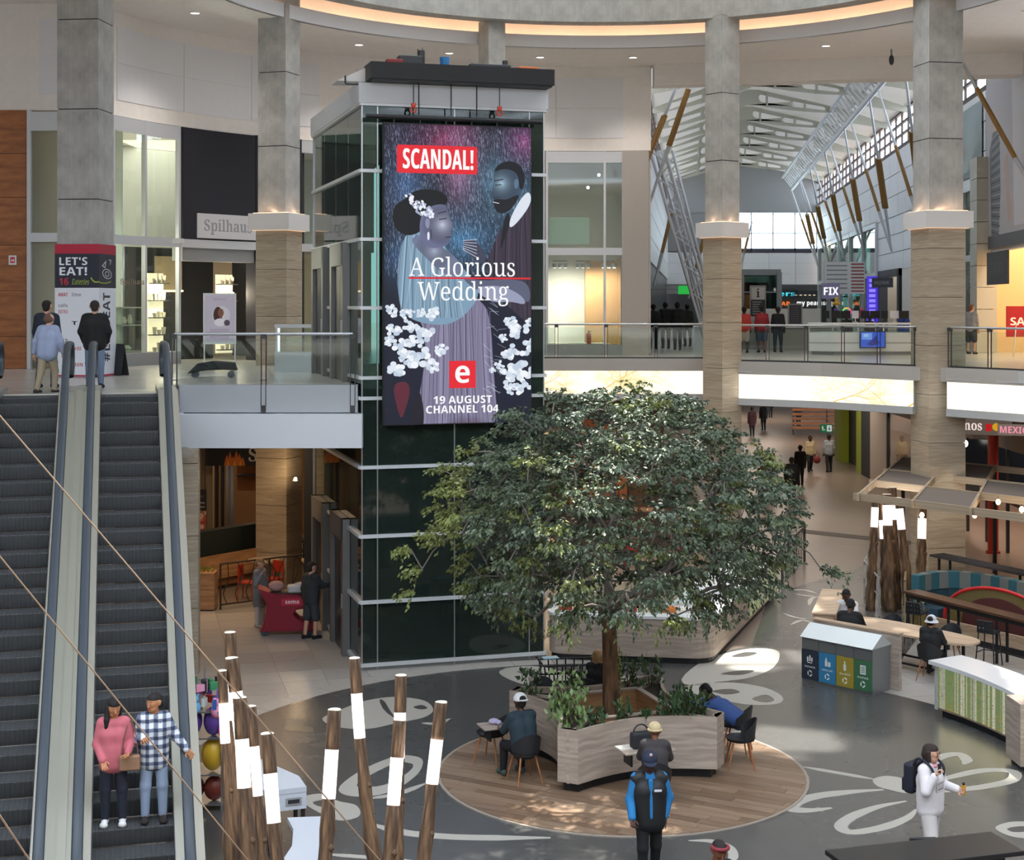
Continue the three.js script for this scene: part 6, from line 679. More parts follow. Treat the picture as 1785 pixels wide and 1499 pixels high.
// ---------- the tree ----------
{ const B = V(1.64, 0, -25.0), tree = thing('indoor_tree', 'broad grey-green leafy tree growing out of the timber planter', 'tree', B);
  const C = V(0.12, 4.2, 0.1), R = V(2.95, 2.15, 2.85), nodes = []; // crown centre and half axes
  const node = (p, par) => { nodes.push({ p, par, w: 0 }); return nodes.length - 1; };
  let cur = -1; const trunkTop = 2.55; for (let i = 0; i <= 8; i++) cur = node(V(Math.sin(i * 0.5) * 0.03, trunkTop * i / 8, Math.cos(i * 0.6) * 0.02), cur); const fork = cur;
  for (let k = 0; k < 9; k++) { let c = fork, a = k / 9 * 6.283 + rnd(-0.2, 0.2), up = [0.35, 0.75, 0.5][k % 3], p = nodes[fork].p.clone(), dir = V(Math.cos(a), up, Math.sin(a)).normalize(); for (let i = 0; i < 7; i++) { p = p.clone().addScaledVector(dir, 0.33); dir.add(V(rnd(-0.22, 0.22), rnd(-0.1, 0.2), rnd(-0.22, 0.22))).normalize(); c = node(p, c); } }
  let c = fork; for (let i = 1; i <= 7; i++) c = node(V(rnd(-0.1, 0.1), trunkTop + i * 0.4, rnd(-0.1, 0.1)), c);
  const tips = []; while (tips.length < 760) { const th = rnd(6.283), v = rnd(-0.92, 1), h = Math.sqrt(1 - v * v), q = 0.32 + 0.68 * Math.pow(rnd(), 0.5); const lump = 0.86 + 0.3 * fbm(th / 6.283, v * 0.5 + 0.5, 6, 4, 2); const s = V(Math.cos(th) * h, v, Math.sin(th) * h).multiplyScalar(q * lump); if (v > 0) s.y *= 1 - 0.1 * h; if (s.y < -0.55 && h * q < 0.45) continue; tips.push(V(C.x + s.x * R.x, C.y + s.y * R.y * (s.y < 0 ? 0.95 : 1.03), C.z + s.z * R.z)); }
  tips.push(V(3.6, 3.3, 0.4), V(3.45, 3.35, 0.35), V(-3.3, 3.7, 0.6), V(-3.25, 3.0, 0.5), V(-3.1, 3.4, 0.8)); tips.sort((a, b) => a.distanceTo(V(0, 2.8, 0)) - b.distanceTo(V(0, 2.8, 0)));
  const ends = []; for (const t of tips) { let best = -1, bd = 1e9; for (let i = fork; i < nodes.length; i++) { const n = nodes[i].p, d = n.distanceTo(t) + Math.max(0, n.distanceTo(V(0, 2.6, 0)) - t.distanceTo(V(0, 2.6, 0))) * 2; if (d < bd) { bd = d; best = i; } } const a = nodes[best].p, L = a.distanceTo(t), k = Math.max(1, Math.round(L / 0.3)); let q = best; for (let i = 1; i <= k; i++) { const f = i / k, p = a.clone().lerp(t, f); p.y += Math.sin(Math.PI * f) * L * 0.1; p.x += i < k ? rnd(-0.04, 0.04) : 0; p.z += i < k ? rnd(-0.04, 0.04) : 0; q = node(p, q); } ends.push(q); }
  for (const e of ends) for (let i = e; i >= 0; i = nodes[i].par) nodes[i].w++;
  const rad = (n) => (n <= fork ? 0.16 - 0.004 * n + (n < 2 ? 0.03 : 0) : 0.0062 * Math.pow(nodes[n].w + 0.5, 0.46) + 0.003), kids = new Map(); nodes.forEach((n, i) => { if (n.par >= 0) (kids.get(n.par) ?? kids.set(n.par, []).get(n.par)).push(i); });
  part('trunk', taper(nodes.slice(0, fork + 1).map((n) => n.p), nodes.slice(0, fork + 1).map((_, i) => rad(i)), 14, 0.25), M.trunk, tree);
  const gs = []; const chain = (s, i) => { const pts = [nodes[s].p], rs = [Math.min(rad(s), rad(i) * 1.3)]; let j = i; for (;;) { pts.push(nodes[j].p); rs.push(rad(j)); const ks = kids.get(j) ?? []; if (!ks.length) break; ks.sort((a, b) => nodes[b].w - nodes[a].w); for (const o of ks.slice(1)) chain(j, o); j = ks[0]; } gs.push(taper(pts, rs, nodes[i].w > 12 ? 7 : 4, 0, false)); };
  for (const i of kids.get(fork)) chain(fork, i);
  const br = part('branches', gs, std('#ffffff', 0.9, { map: tex(64, 64, (u, v) => { const t = fbm(u, v, 6, 6, 3); return mixc([0.33, 0.3, 0.28], [0.55, 0.52, 0.49], t); }) }), tree); br.userData.kind = 'stuff';
  const per = 105, im = new THREE.InstancedMesh(leafShape, std('#ffffff', 0.5, { side: THREE.DoubleSide }), ends.length * per), m = new THREE.Matrix4(), qn = new THREE.Quaternion(), col = new THREE.Color(); let n = 0;
  for (const e of ends) { const p = nodes[e].p, out = p.clone().sub(V(C.x, C.y - 0.6, C.z)).normalize(); const tone = 0.75 + rnd(0.5), yel = rnd() < 0.13 || p.x < -2.2 ? 0.9 : rnd(0.25);
    for (let k = 0; k < per; k++) { const s = k % 5, f = rnd(), d = out.clone().add(V(Math.cos(s * 1.26 + e) * 0.9, rnd(-0.2, 0.35), Math.sin(s * 1.26 + e) * 0.9)).normalize(), twig = p.clone().addScaledVector(d, f * 0.36); twig.y -= f * f * 0.1; const lean = d.clone().multiplyScalar(0.7).add(V(rnd(-0.9, 0.9), -0.55 - rnd(0.5), rnd(-0.9, 0.9))).normalize();
      qn.setFromUnitVectors(V(0, 1, 0), lean).multiply(new THREE.Quaternion().setFromAxisAngle(V(0, 1, 0), rnd(6.283))); const z = rnd(0.062, 0.1); m.compose(twig, qn, V(z * 0.85, z, z)); im.setMatrixAt(n, m); col.setRGB(lerp(0.08, 0.17, yel) * tone, lerp(0.112, 0.2, yel) * tone, lerp(0.074, 0.05, yel) * tone); im.setColorAt(n++, col); } }
  im.name = 'foliage'; im.userData.kind = 'stuff'; tree.add(im);
  const vine = new THREE.InstancedMesh(leafShape, std('#7d8a3a', 0.6), 90); for (let k = 0; k < 90; k++) { m.compose(V(0.17 + rnd(-0.03, 0.03), 0.5 + rnd(1.5), 0.08 + rnd(-0.05, 0.05)), qn.setFromEuler(new THREE.Euler(rnd(2, 4), rnd(6.28), rnd(-1, 1))), V(0.04, 0.07, 0.04)); vine.setMatrixAt(k, m); } vine.name = 'vine_leaves'; vine.userData.kind = 'stuff'; tree.add(vine); }
// ---------- log lamps ----------
const logGlow = glow(new THREE.Color(1, 0.92, 0.88), 0.95);
function logLamp(label, [u, v], [ub, vb], d, r, glowV, bend = 0, group) {
  const top = at(u, v, d), low = at(ub, vb, d - 0.3), dir = low.clone().sub(top), foot = top.clone().addScaledVector(dir, top.y / -dir.y); foot.y = 0; const o = thing('log_lamp', label, 'lamp', [foot.x, 0, foot.z]); const L = (t) => { const p = top.clone().lerp(foot, t).sub(V(foot.x, 0, foot.z)); p.x += bend * Math.sin(Math.PI * t); return p; }, tv = (y) => (top.y - (EYE - (y - HORIZON) * d / FOCAL)) / top.y, t0 = tv(glowV[0]), t1 = tv(glowV[1]);
  const seg = (a, b, n) => Array.from({ length: n + 1 }, (_, i) => L(lerp(a, b, i / n)));
  const lc = part('log_cap', taper(seg(0, t0, 6), Array(7).fill(r), 16, 0.14), M.bark, o); part('cut_face', new THREE.CylinderGeometry(r * 0.93, r * 0.93, 0.012, 16).translate(L(0).x, L(0).y + 0.004, L(0).z), M.cutWood, lc);
  part('glow_tube', taper(seg(t0, t1, 4), Array(5).fill(r * 0.96), 18), logGlow, o); const n = 16, lt = part('log_trunk', taper(seg(t1, 1, n), Array.from({ length: n + 1 }, (_, i) => r * (1.02 + 0.35 * i / n + 0.12 * Math.sin(i * 1.7 + u))), 14, 0.5), M.bark, o);
  part('knot', ball(r * 0.45, L(t1 + 0.14).x + r * 0.8, L(t1 + 0.14).y, L(t1 + 0.14).z + r * 0.5, 1, 1.3, 1, 8), M.bark, lt);
  const g = L((t0 + t1) / 2).add(V(foot.x, 0, foot.z)); pointLight(new THREE.Color(1, 0.9, 0.82), 2.2 * (d > 30 ? 2 : 1), g, 4); return o; }
logLamp('glowing log lamp at the back left, tallest of the left bundle', [401, 1103], [408, 1499], 18.4, 0.075, [1168, 1250], 0.02);
logLamp('glowing log lamp leaning right in the bundle, second tallest of the left bundle', [404, 1148], [446, 1499], 16.9, 0.079, [1203, 1284]);
logLamp('thin glowing log lamp at the left edge of the left bundle', [387, 1170], [402, 1499], 16.8, 0.058, [1223, 1290]);
logLamp('thickest glowing log lamp in the middle of the left bundle', [418, 1217], [432, 1499], 15.6, 0.076, [1284, 1364]);
logLamp('narrow glowing log lamp half hidden behind the thickest left log', [438, 1232], [458, 1499], 16.6, 0.058, [1297, 1378]);
logLamp('glowing log lamp standing at the right of the left bundle before the white tables', [466, 1280], [482, 1499], 15.6, 0.075, [1343, 1422]);
logLamp('glowing log lamp between the left bundle and the right group, alone above the white table', [583, 1238], [566, 1499], 15.9, 0.075, [1302, 1382]);
logLamp('tallest glowing log lamp of the right group, leaning right as it goes down', [618, 1148], [668, 1499], 17.2, 0.068, [1206, 1281], -0.1);
logLamp('glowing log lamp at the back of the right group', [699, 1178], [690, 1499], 17.6, 0.072, [1239, 1315]);
logLamp('knotty glowing log lamp in front of the right group', [697, 1256], [672, 1499], 15.9, 0.072, [1316, 1393], 0.03);
logLamp('glowing log lamp at the right end of the right group', [769, 1225], [738, 1499], 15.9, 0.069, [1285, 1358]);
for (const [u, v, ub, vb, d, r, g, l] of [[1526, 868, 1518, 1050, 37.8, 0.095, [884, 918], 'first from the left'], [1536, 866, 1545, 1056, 38.2, 0.09, [906, 938], 'second from the left, set back'], [1546, 862, 1552, 1062, 37.6, 0.12, [880, 915], 'thick one in the middle'], [1556, 850, 1564, 1066, 38, 0.1, [880, 905], 'tallest one'], [1566, 868, 1586, 1062, 37.4, 0.1, [886, 922], 'leaning right at the right'], [1608, 886, 1604, 1042, 37.4, 0.11, [903, 938], 'standing apart before the wide column']]) logLamp('distant glowing log lamp by the pergola, ' + l, [u, v], [ub, vb], d, r, g);
// ---------- cables strung across the hall ----------
[[[0, 725], [600, 1427], 12, 'upper'], [[0, 970], [432, 1499], 11, 'middle'], [[0, 1422], [60, 1512], 10, 'lowest']].forEach(([a, b, d, l]) => { const p = at(...a, d), q = at(...b, d + 1.5), e = q.clone().sub(p); single('tension_cable', `thin tan cable crossing the escalators, the ${l} of three`, 'cable', rod(p.clone().addScaledVector(e, -1.2), p.clone().addScaledVector(e, 1.25), 0.0065, 0.0065, 6), std('#8a7560', 0.7)); });
// ---------- banner on the left column ----------
{ const d = 34.5, p = [(171 - MID) * d / FOCAL, d], wl = 69 * d / FOCAL, wr = 27 * d / FOCAL, a = Math.hypot(wl, wr), al = Math.atan2(wr, wl), view = Math.atan2(p[0], p[1]), rot = ([x, q]) => [x * Math.cos(view) + q * Math.sin(view), -x * Math.sin(view) + q * Math.cos(view)], l = rot([-Math.cos(al), Math.sin(al)]), r = rot([Math.sin(al), Math.cos(al)]), g0 = 0.04, e = [p[0] - (l[0] + r[0]) * g0, p[1] - (l[1] + r[1]) * g0], s = a + 2 * g0;
  const ban = thing('column_banner', 'red, navy and white food court banner wrapped round the concrete column', 'banner'); const quad = (A, B) => { const g = new THREE.BufferGeometry(); g.setAttribute('position', new THREE.Float32BufferAttribute([A[0], 6.02, -A[1], B[0], 6.02, -B[1], B[0], 9.09, -B[1], A[0], 9.09, -A[1]], 3)); g.setAttribute('uv', new THREE.Float32BufferAttribute([0, 0, 1, 0, 1, 1, 0, 1], 2)); g.setIndex([0, 1, 2, 0, 2, 3]); g.computeVertexNormals(); return g; };
  const L = [e[0] + l[0] * s, e[1] + l[1] * s], Rr = [e[0] + r[0] * s, e[1] + r[1] * s]; part('wrap', squareCol(p, wl, wr, 6.01, 9.08, 0.035), std('#d8dade', 0.6), ban);
  part('front_print', quad(L, e), textMat(256, 768, '#dfe3ea', (g, W, H) => { const Y = (v) => (v - 425) / 233 * H, X = (u) => (u - 106) / 66 * W; g.fillStyle = '#b3243e'; g.fillRect(0, 0, W, Y(442)); g.fillStyle = '#232a38'; g.fillRect(0, Y(442), W, Y(502) - Y(442)); fit(g, "LET'S", 'bold 62px sans-serif', X(111), Y(462), 172, '#e8ecf0'); fit(g, 'EAT!', 'bold 66px sans-serif', X(111), Y(480), 172, '#e8ecf0'); fit(g, '16', 'bold 56px sans-serif', X(112), Y(497), 58, '#c02a3c'); fit(g, 'Eateries', 'italic 44px serif', X(131), Y(496), 100, '#a8bc38'); g.strokeStyle = '#a8bc38'; g.lineWidth = 7; g.beginPath(); g.moveTo(X(160), Y(484)); g.quadraticCurveTo(X(164), Y(495), X(172), Y(491)); g.stroke(); const logos = [['AMAT', '#b02030', 111, 517], ['lime', '#8a8d94', 131, 517], ['\u25a0', '#202226', 152, 518], ['cafe', '#8a8d94', 111, 536], ['\u25cf', '#3a9ccc', 132, 543], ['BISTRO', '#c07078', 111, 547], ['\u25b2', '#3a2a2a', 114, 567], ['T', '#202226', 131, 567], ['\u2605', '#303236', 114, 590], ['WILD', '#404448', 111, 598], ['\u25ac', '#a83040', 134, 592], ['ocean', '#7a3a44', 111, 614], ['grill', '#c05060', 131, 612], ['\u25cf', '#303236', 117, 640], ['BUN', '#a8404c', 134, 640]]; for (const [t, c, u, v] of logos) fit(g, t, 'bold 28px sans-serif', X(u), Y(v), t.length > 1 ? 56 : 34, c); g.fillStyle = '#b3243e'; g.fillRect(0, Y(655), W, H); }), ban);
  part('side_print', quad(e, Rr), textMat(128, 768, '#dfe3ea', (g, W, H) => { const Y = (v) => (v - 425) / 233 * H; g.fillStyle = '#a8203a'; g.fillRect(0, 0, W, Y(442)); g.fillStyle = '#232a38'; g.fillRect(0, Y(442), W, Y(502) - Y(442)); g.strokeStyle = '#c8ccd2'; g.lineWidth = 5; g.beginPath(); g.ellipse(60, Y(477), 34, 26, 0.4, 0, 6.3); g.stroke(); g.beginPath(); g.arc(60, Y(477), 14, 0, 6.3); g.stroke(); g.beginPath(); g.moveTo(24, Y(463)); g.lineTo(50, Y(455)); g.lineTo(44, Y(466)); g.closePath(); g.stroke(); g.beginPath(); g.moveTo(72, Y(452)); g.lineTo(90, Y(452)); g.lineTo(82, Y(460)); g.stroke(); g.strokeStyle = '#a8bc38'; g.beginPath(); g.moveTo(0, Y(492)); g.quadraticCurveTo(50, Y(496), 90, Y(490)); g.stroke(); g.save(); g.translate(82, Y(633)); g.rotate(-Math.PI / 2); fit(g, '#LETSEAT', 'bold 74px sans-serif', 0, 0, Y(633) - Y(510), '#2a3040'); g.restore(); g.fillStyle = '#b3243e'; g.fillRect(0, Y(655), W, H); }), ban); }
// ---------- jewellery shop ----------
{ const a0 = thetaOf(330, RW), a1 = thetaOf(452, RW), c = ringPt(RW - 0.16, (a0 + a1) / 2), turn = (ang) => ang * Math.PI / 180 + Math.PI; board('shop_sign', 'white board with gothic letters Spilhaus over the jewellery shop', 'sign', 2.35, 0.72, textMat(512, 160, '#c9c9cc', (g) => fit(g, 'Spilhaus', 'bold 104px serif', 50, 112, 410, '#8d8f94')), [ringPt(RW - 0.16, thetaOf(392, RW))[0], 9.62, -ringPt(RW - 0.16, thetaOf(392, RW))[1]], -thetaOf(392, RW) * Math.PI / 180, { t: 0.12, edge: std('#d6d6d8', 0.5) });
  { const p = ringPt(RW - 0.03, thetaOf(232, RW)); single('window_lettering', 'grey gothic letters Spilhaus on the jewellery shop glass', 'lettering', (() => { const g = new THREE.PlaneGeometry(1.25, 0.24); return g; })(), (() => { const m = std('#ffffff', 0.6, { map: canvasTex(256, 48, (g, W, H) => { g.clearRect(0, 0, W, H); fit(g, 'Spilhaus', 'bold 42px serif', 4, 36, 246, '#7d7164'); }), transparent: true, alphaTest: 0.4 }); return m; })(), [p[0], 8.3, -p[1]], -thetaOf(232, RW) * Math.PI / 180); }
  const at2 = (u, r, y) => { const q = ringPt(r, thetaOf(u, RW)); return V(q[0], y, -q[1]); };
  for (const [u, r, y, l] of [[208, 16.6, 9.1, 'bright spot lamp at the left in the jewellery shop'], [298, 16.4, 8.95, 'bright spot lamp beside the jewellery shop mullion'], [218, 17.6, 7.75, 'small bright cabinet lamp, left one in the jewellery shop'], [247, 17.6, 7.75, 'small bright cabinet lamp, middle one in the jewellery shop'], [275, 17.6, 7.72, 'small bright cabinet lamp, right one in the jewellery shop']]) { const p = at2(u, r, y), o = thing('spot_lamp', l, 'light', p); part('lamp_lens', ball(y > 8 ? 0.1 : 0.06, 0, 0, 0, 1, 1, 1, 10), glow(new THREE.Color(1, 0.97, 0.92), 14), o); part('stem', rod(V(0, 0.08, 0), V(0, y > 8 ? 0.5 : 0.3, 0), 0.012), M.darkSteel, o); pointLight(new THREE.Color(1, 0.9, 0.75), y > 8 ? 14 : 4, p, 3); }
  for (let k = 0; k < 3; k++) { const u = [208, 235, 262][k], p = at2(u, 18.45, 6.6), o = thing('wall_cabinet', 'dark glazed wall cabinet of silverware, ' + ['left', 'middle', 'right'][k] + ' one in the jewellery shop', 'cabinet', p, thetaOf(u, RW) * Math.PI / 180 + Math.PI * 0); o.rotation.y = -thetaOf(u, RW) * Math.PI / 180; part('case', box(1.0, 1.3, 0.3, 0, 0.65, 0), M.navy, o); for (const y of [0.3, 0.7]) part('glass_shelf', box(0.9, 0.02, 0.3, 0, y, 0.16), M.steel, o); for (let j = 0; j < 5; j++) part('silverware', [cyl(0.05, 0.03, 0.16, -0.36 + j * 0.18, j % 2 ? 0.72 : 0.32, 0.18, 10)], std(j % 2 ? '#d9d2bf' : '#c9a44e', 0.3, { metalness: 0.6 }), o); }
  const dc = thing('display_case', 'glass display case with yellow and white vases inside the jewellery shop window', 'display case', at2(262, 15.2, 6.35), -thetaOf(262, RW) * Math.PI / 180); part('frame', [0, 0.75, 1.25].map((y) => box(1.5, 0.04, 0.6, 0, y, 0)), std('#a8a49a', 0.4), dc); part('glass', [box(1.5, 1.25, 0.005, 0, 0.62, 0.3)], M.glass, dc); for (const [x, y, h, w, c2] of [[-0.3, 0.02, 0.35, 0.11, '#e8e2d4'], [-0.05, 0.02, 0.2, 0.13, '#d8b440'], [0.3, 0.02, 0.14, 0.15, '#e4dcc8'], [-0.35, 0.77, 0.22, 0.13, '#d8b440'], [-0.15, 0.77, 0.36, 0.1, '#e8e2d4'], [0.2, 0.77, 0.2, 0.08, '#cfc8b8'], [0.45, 0.77, 0.26, 0.07, '#b8b0a0']]) part('vase', new THREE.LatheGeometry([[0.01, 0], [w * 0.7, 0], [w, h * 0.45], [w * 0.5, h * 0.85], [w * 0.6, h]].map(([q, z]) => new THREE.Vector2(q, z)), 12).translate(x, y + 0.02, 0), std(c2, 0.4), dc);
  const dk = thing('shop_counter', 'white shop counter with lit top beside the display case', 'counter', at2(222, 16, 6), -thetaOf(222, RW) * Math.PI / 180); part('body', box(1.3, 0.85, 0.6, 0, 0.43, 0), M.shopWhite, dk); part('lamp_top', box(1.2, 0.22, 0.5, 0, 0.98, 0), glow(new THREE.Color(1, 0.92, 0.72), 1.6), dk);
  for (const [u, l] of [[318, 'left'], [428, 'right']]) { const o = thing('lit_shelf', `tall lit shelf of white ware at the ${l} of the shop entrance`, 'shelf', at2(u + 6, 15.2, 6.2), -thetaOf(u, RW) * Math.PI / 180); part('lamp_back', box(0.62, 2.4, 0.04, 0, 1.2, -0.12), glow(new THREE.Color(1, 0.86, 0.56), 0.9), o); for (let k = 0; k < 5; k++) { part('shelf_board', box(0.62, 0.03, 0.3, 0, 0.1 + k * 0.5, 0.02), M.darkSteel, o); for (let j = 0; j < 3; j++) part('ware', [cyl(0.05, 0.07, 0.12 + hash(k, j) * 0.18, -0.18 + j * 0.18, 0.12 + k * 0.5, 0.04, 10)], std('#d6cdb8', 0.5), o); } pointLight(new THREE.Color(1, 0.85, 0.6), 5, at2(u + 6, 14.8, 8), 4); }
  struct('wall_shop_inner', [arcBand(16.4, 16.6, thetaOf(318, RW), thetaOf(450, RW), 6, 9.4, 10)], M.matteBlack, 'black inner wall in the jewellery shop entrance'); { const o = thing('wall_cabinet', 'lit bronze wall recess over the poster in the shop entrance', 'cabinet', at2(376, 16.3, 8.1), 0.6); part('back', box(1.0, 1.1, 0.06, 0, 0.5, 0), std('#8c7a5c', 0.6), o); part('lamp_shelf', box(1.0, 0.05, 0.16, 0, 0.0, 0.06), glow(new THREE.Color(1, 0.9, 0.7), 1.2), o); }
  const ea = thing('poster_easel', 'white framed poster of a woman with braids standing before the shop', 'poster stand', at(383, 600, 41).setY(6), 0.35); part('frame', [box(0.9, 1.4, 0.04, 0, 1.3, 0)], std('#d6d8da', 0.5), ea); part('print', new THREE.PlaneGeometry(0.8, 1.28).translate(0, 1.3, 0.025), textMat(256, 400, '#cfc8d6', (g, W, H) => { g.fillStyle = '#e4e0e8'; g.beginPath(); g.arc(140, 170, 78, 0, 6.3); g.fill(); g.fillStyle = '#4a2c22'; g.beginPath(); g.ellipse(106, 160, 34, 62, 0.15, 0, 6.3); g.fill(); g.fillStyle = '#8a5a44'; g.beginPath(); g.ellipse(136, 150, 26, 36, 0, 0, 6.3); g.fill(); g.fillRect(126, 176, 22, 36); g.fillStyle = '#f0eef2'; g.beginPath(); g.ellipse(130, 232, 52, 34, 0, 0, 6.3); g.fill(); g.fillStyle = '#5c5460'; g.beginPath(); g.arc(190, 236, 26, 0, 6.3); g.fill(); g.fillStyle = '#a89ab4'; for (let i = 0; i < 6; i++) g.fillRect(40, 290 + i * 15, 170, 6); fit(g, 'BRIDAL', '28px serif', 70, 44, 120, '#a8a0b0'); }), ea); for (const s of [-1, 1]) part('leg', rod(V(s * 0.42, 0, 0), V(s * 0.42, 2, 0), 0.02), std('#d6d8da', 0.5), ea);
  const bn = thing('wheeled_bench', 'low black padded bench on wheels behind the glass bridge railing', 'bench', at(373, 655, 34.5).setY(6), 0.1); part('pad', extr([[-0.55, 0.12], [-0.35, 0.3], [0, 0.36], [0.45, 0.32], [0.5, 0.2], [0.2, 0.22], [-0.2, 0.2]], 0.4, 0.03), M.matteBlack, bn); for (const x of [-0.42, 0.4]) part('wheel', new THREE.CylinderGeometry(0.08, 0.08, 0.3, 14).rotateX(Math.PI / 2).translate(x, 0.08, 0), M.rubber, bn);
  const kc = thing('kiosk_case', 'steel and glass kiosk case beside the bridge column', 'display case', at(520, 612, 37.5).setY(6)); part('frame', [box(1.1, 0.08, 0.6, 0, 1.15, 0), box(0.05, 1.15, 0.05, -0.5, 0.57, 0.28), box(0.05, 1.15, 0.05, 0.5, 0.57, 0.28), box(1.1, 0.5, 0.6, 0, 0.25, 0)], M.steel, kc); part('glass', box(1, 0.6, 0.5, 0, 0.8, 0), M.glass, kc);
  const st = thing('floor_easel', 'small dark folding sign behind the banner column', 'sign', at(208, 655, 35.5).setY(6), 0.4); part('board', [bar(V(-0.1, 0, 0.1), V(0, 0.75, 0), 0.3, 0.03), bar(V(0.12, 0, -0.1), V(0, 0.75, 0), 0.3, 0.03)], M.matteBlack, st);
  const ex = board('exit_sign', 'small white and red fire sign on the timber wall', 'sign', 0.22, 0.26, textMat(64, 72, '#e8e4e0', (g) => { g.fillStyle = '#c0202c'; g.fillRect(14, 14, 36, 44); g.fillStyle = '#fff'; g.fillRect(22, 28, 8, 20); g.fillRect(36, 28, 8, 20); }), at(22, 462, 39.15)); const cm = thing('wall_camera', 'white wall camera on the mullion above the shop door', 'camera', at(312, 420, 41)); part('body', box(0.3, 0.12, 0.14, 0, 0, 0.1), M.white, cm); part('arm', box(0.06, 0.06, 0.2, 0, -0.02, 0), M.white, cm);
  area(new THREE.Color(1, 0.92, 0.8), 2.5, 4, 3, V(-9.8, 12.6, -46.5), V(-9.8, 6, -46.5)); { const lp = thing('added_light_panel', 'added light panel inside the jewellery shop', 'light', [-9.8, 12.63, -46.5]); part('fill_diffuser', box(4, 0.03, 3), glow(new THREE.Color(1, 0.9, 0.75), 0.8), lp); } }  // glowing panel added to brighten the jewellery shop
// empty shop behind the tower: track lights, beige screen, extinguisher
{ const q = (u, r, y) => { const p = ringPt(r, thetaOf(u, RW)); return V(p[0], y, -p[1]); }; [[979, 'left'], [1018, 'middle'], [1062, 'right']].forEach(([u, l]) => { const p = q(u, 14.7, 9.05), t = thing('track_light', `cluster of three chrome spots, ${l} one in the empty shop window`, 'light', p); part('track', box(0.5, 0.04, 0.05, 0, 0.1, 0), M.grey, t); for (const x of [-0.18, 0, 0.18]) part('lamp_head', [cyl(0.06, 0.08, 0.14, x, -0.12, 0, 10)], M.steel, t); for (const x of [-0.18, 0, 0.18]) part('lamp_lens', cyl(0.05, 0.05, 0.012, x, -0.135, 0, 10), glow(new THREE.Color(1, 0.95, 0.88), l === 'right' ? 8 : 2), t); const s = new THREE.SpotLight(new THREE.Color(1, 0.9, 0.76), 18, 0, 1.0, 0.8, 2); s.position.copy(p).add(V(0, -0.16, 0)); s.target.position.copy(q(u, 16.6, 6.8)); scene.add(s, s.target); });
  single('display_screen', 'beige timber display panel inside the empty shop window', 'panel', [box(1.2, 3.2, 0.1, 0, 1.6, 0), box(0.1, 3.3, 0.12, 0.6, 1.65, 0.02)], std('#b48a5c', 0.7), q(1052, 15.9, 6), 0.2); single('display_screen', 'low white display plinth in the empty shop window', 'plinth', [box(2.2, 0.35, 0.9, 0, 0.18, 0), box(2.3, 0.03, 1, 0, 0.36, 0)], M.shopWhite, q(1005, 15.2, 6.0), 0.1); const fe = thing('fire_extinguisher', 'red fire extinguisher in the empty shop window', 'extinguisher', q(1028, 14.75, 6.36)); part('cylinder', cyl(0.08, 0.08, 0.36, 0, 0, 0, 14), std('#b02020', 0.4), fe); part('valve', [cyl(0.03, 0.02, 0.08, 0, 0.36, 0), box(0.1, 0.02, 0.03, 0.04, 0.42, 0)], M.black, fe); for (const [u, v] of [[1025, 327], [1044, 305]]) { const l = thing('spot_lamp', v > 320 ? 'lower small white spot behind the upper shop glass' : 'upper small white spot behind the upper shop glass', 'light', at(u, v, 50.6)); part('lamp_lens', ball(0.05, 0, 0, 0), glow(new THREE.Color(1, 1, 1), 6), l); part('stem', rod(V(0, 0, -0.05), V(0, 0, -1.4), 0.012), M.white, l); } single('display_screen', 'pale green film band on the upper shop glass', 'panel', arcBand(RW + 0.3, RW + 0.31, thetaOf(957, RW), thetaOf(1028, RW), 9.7, 10.6, 6), std('#a4b5aa', 0.6)); }
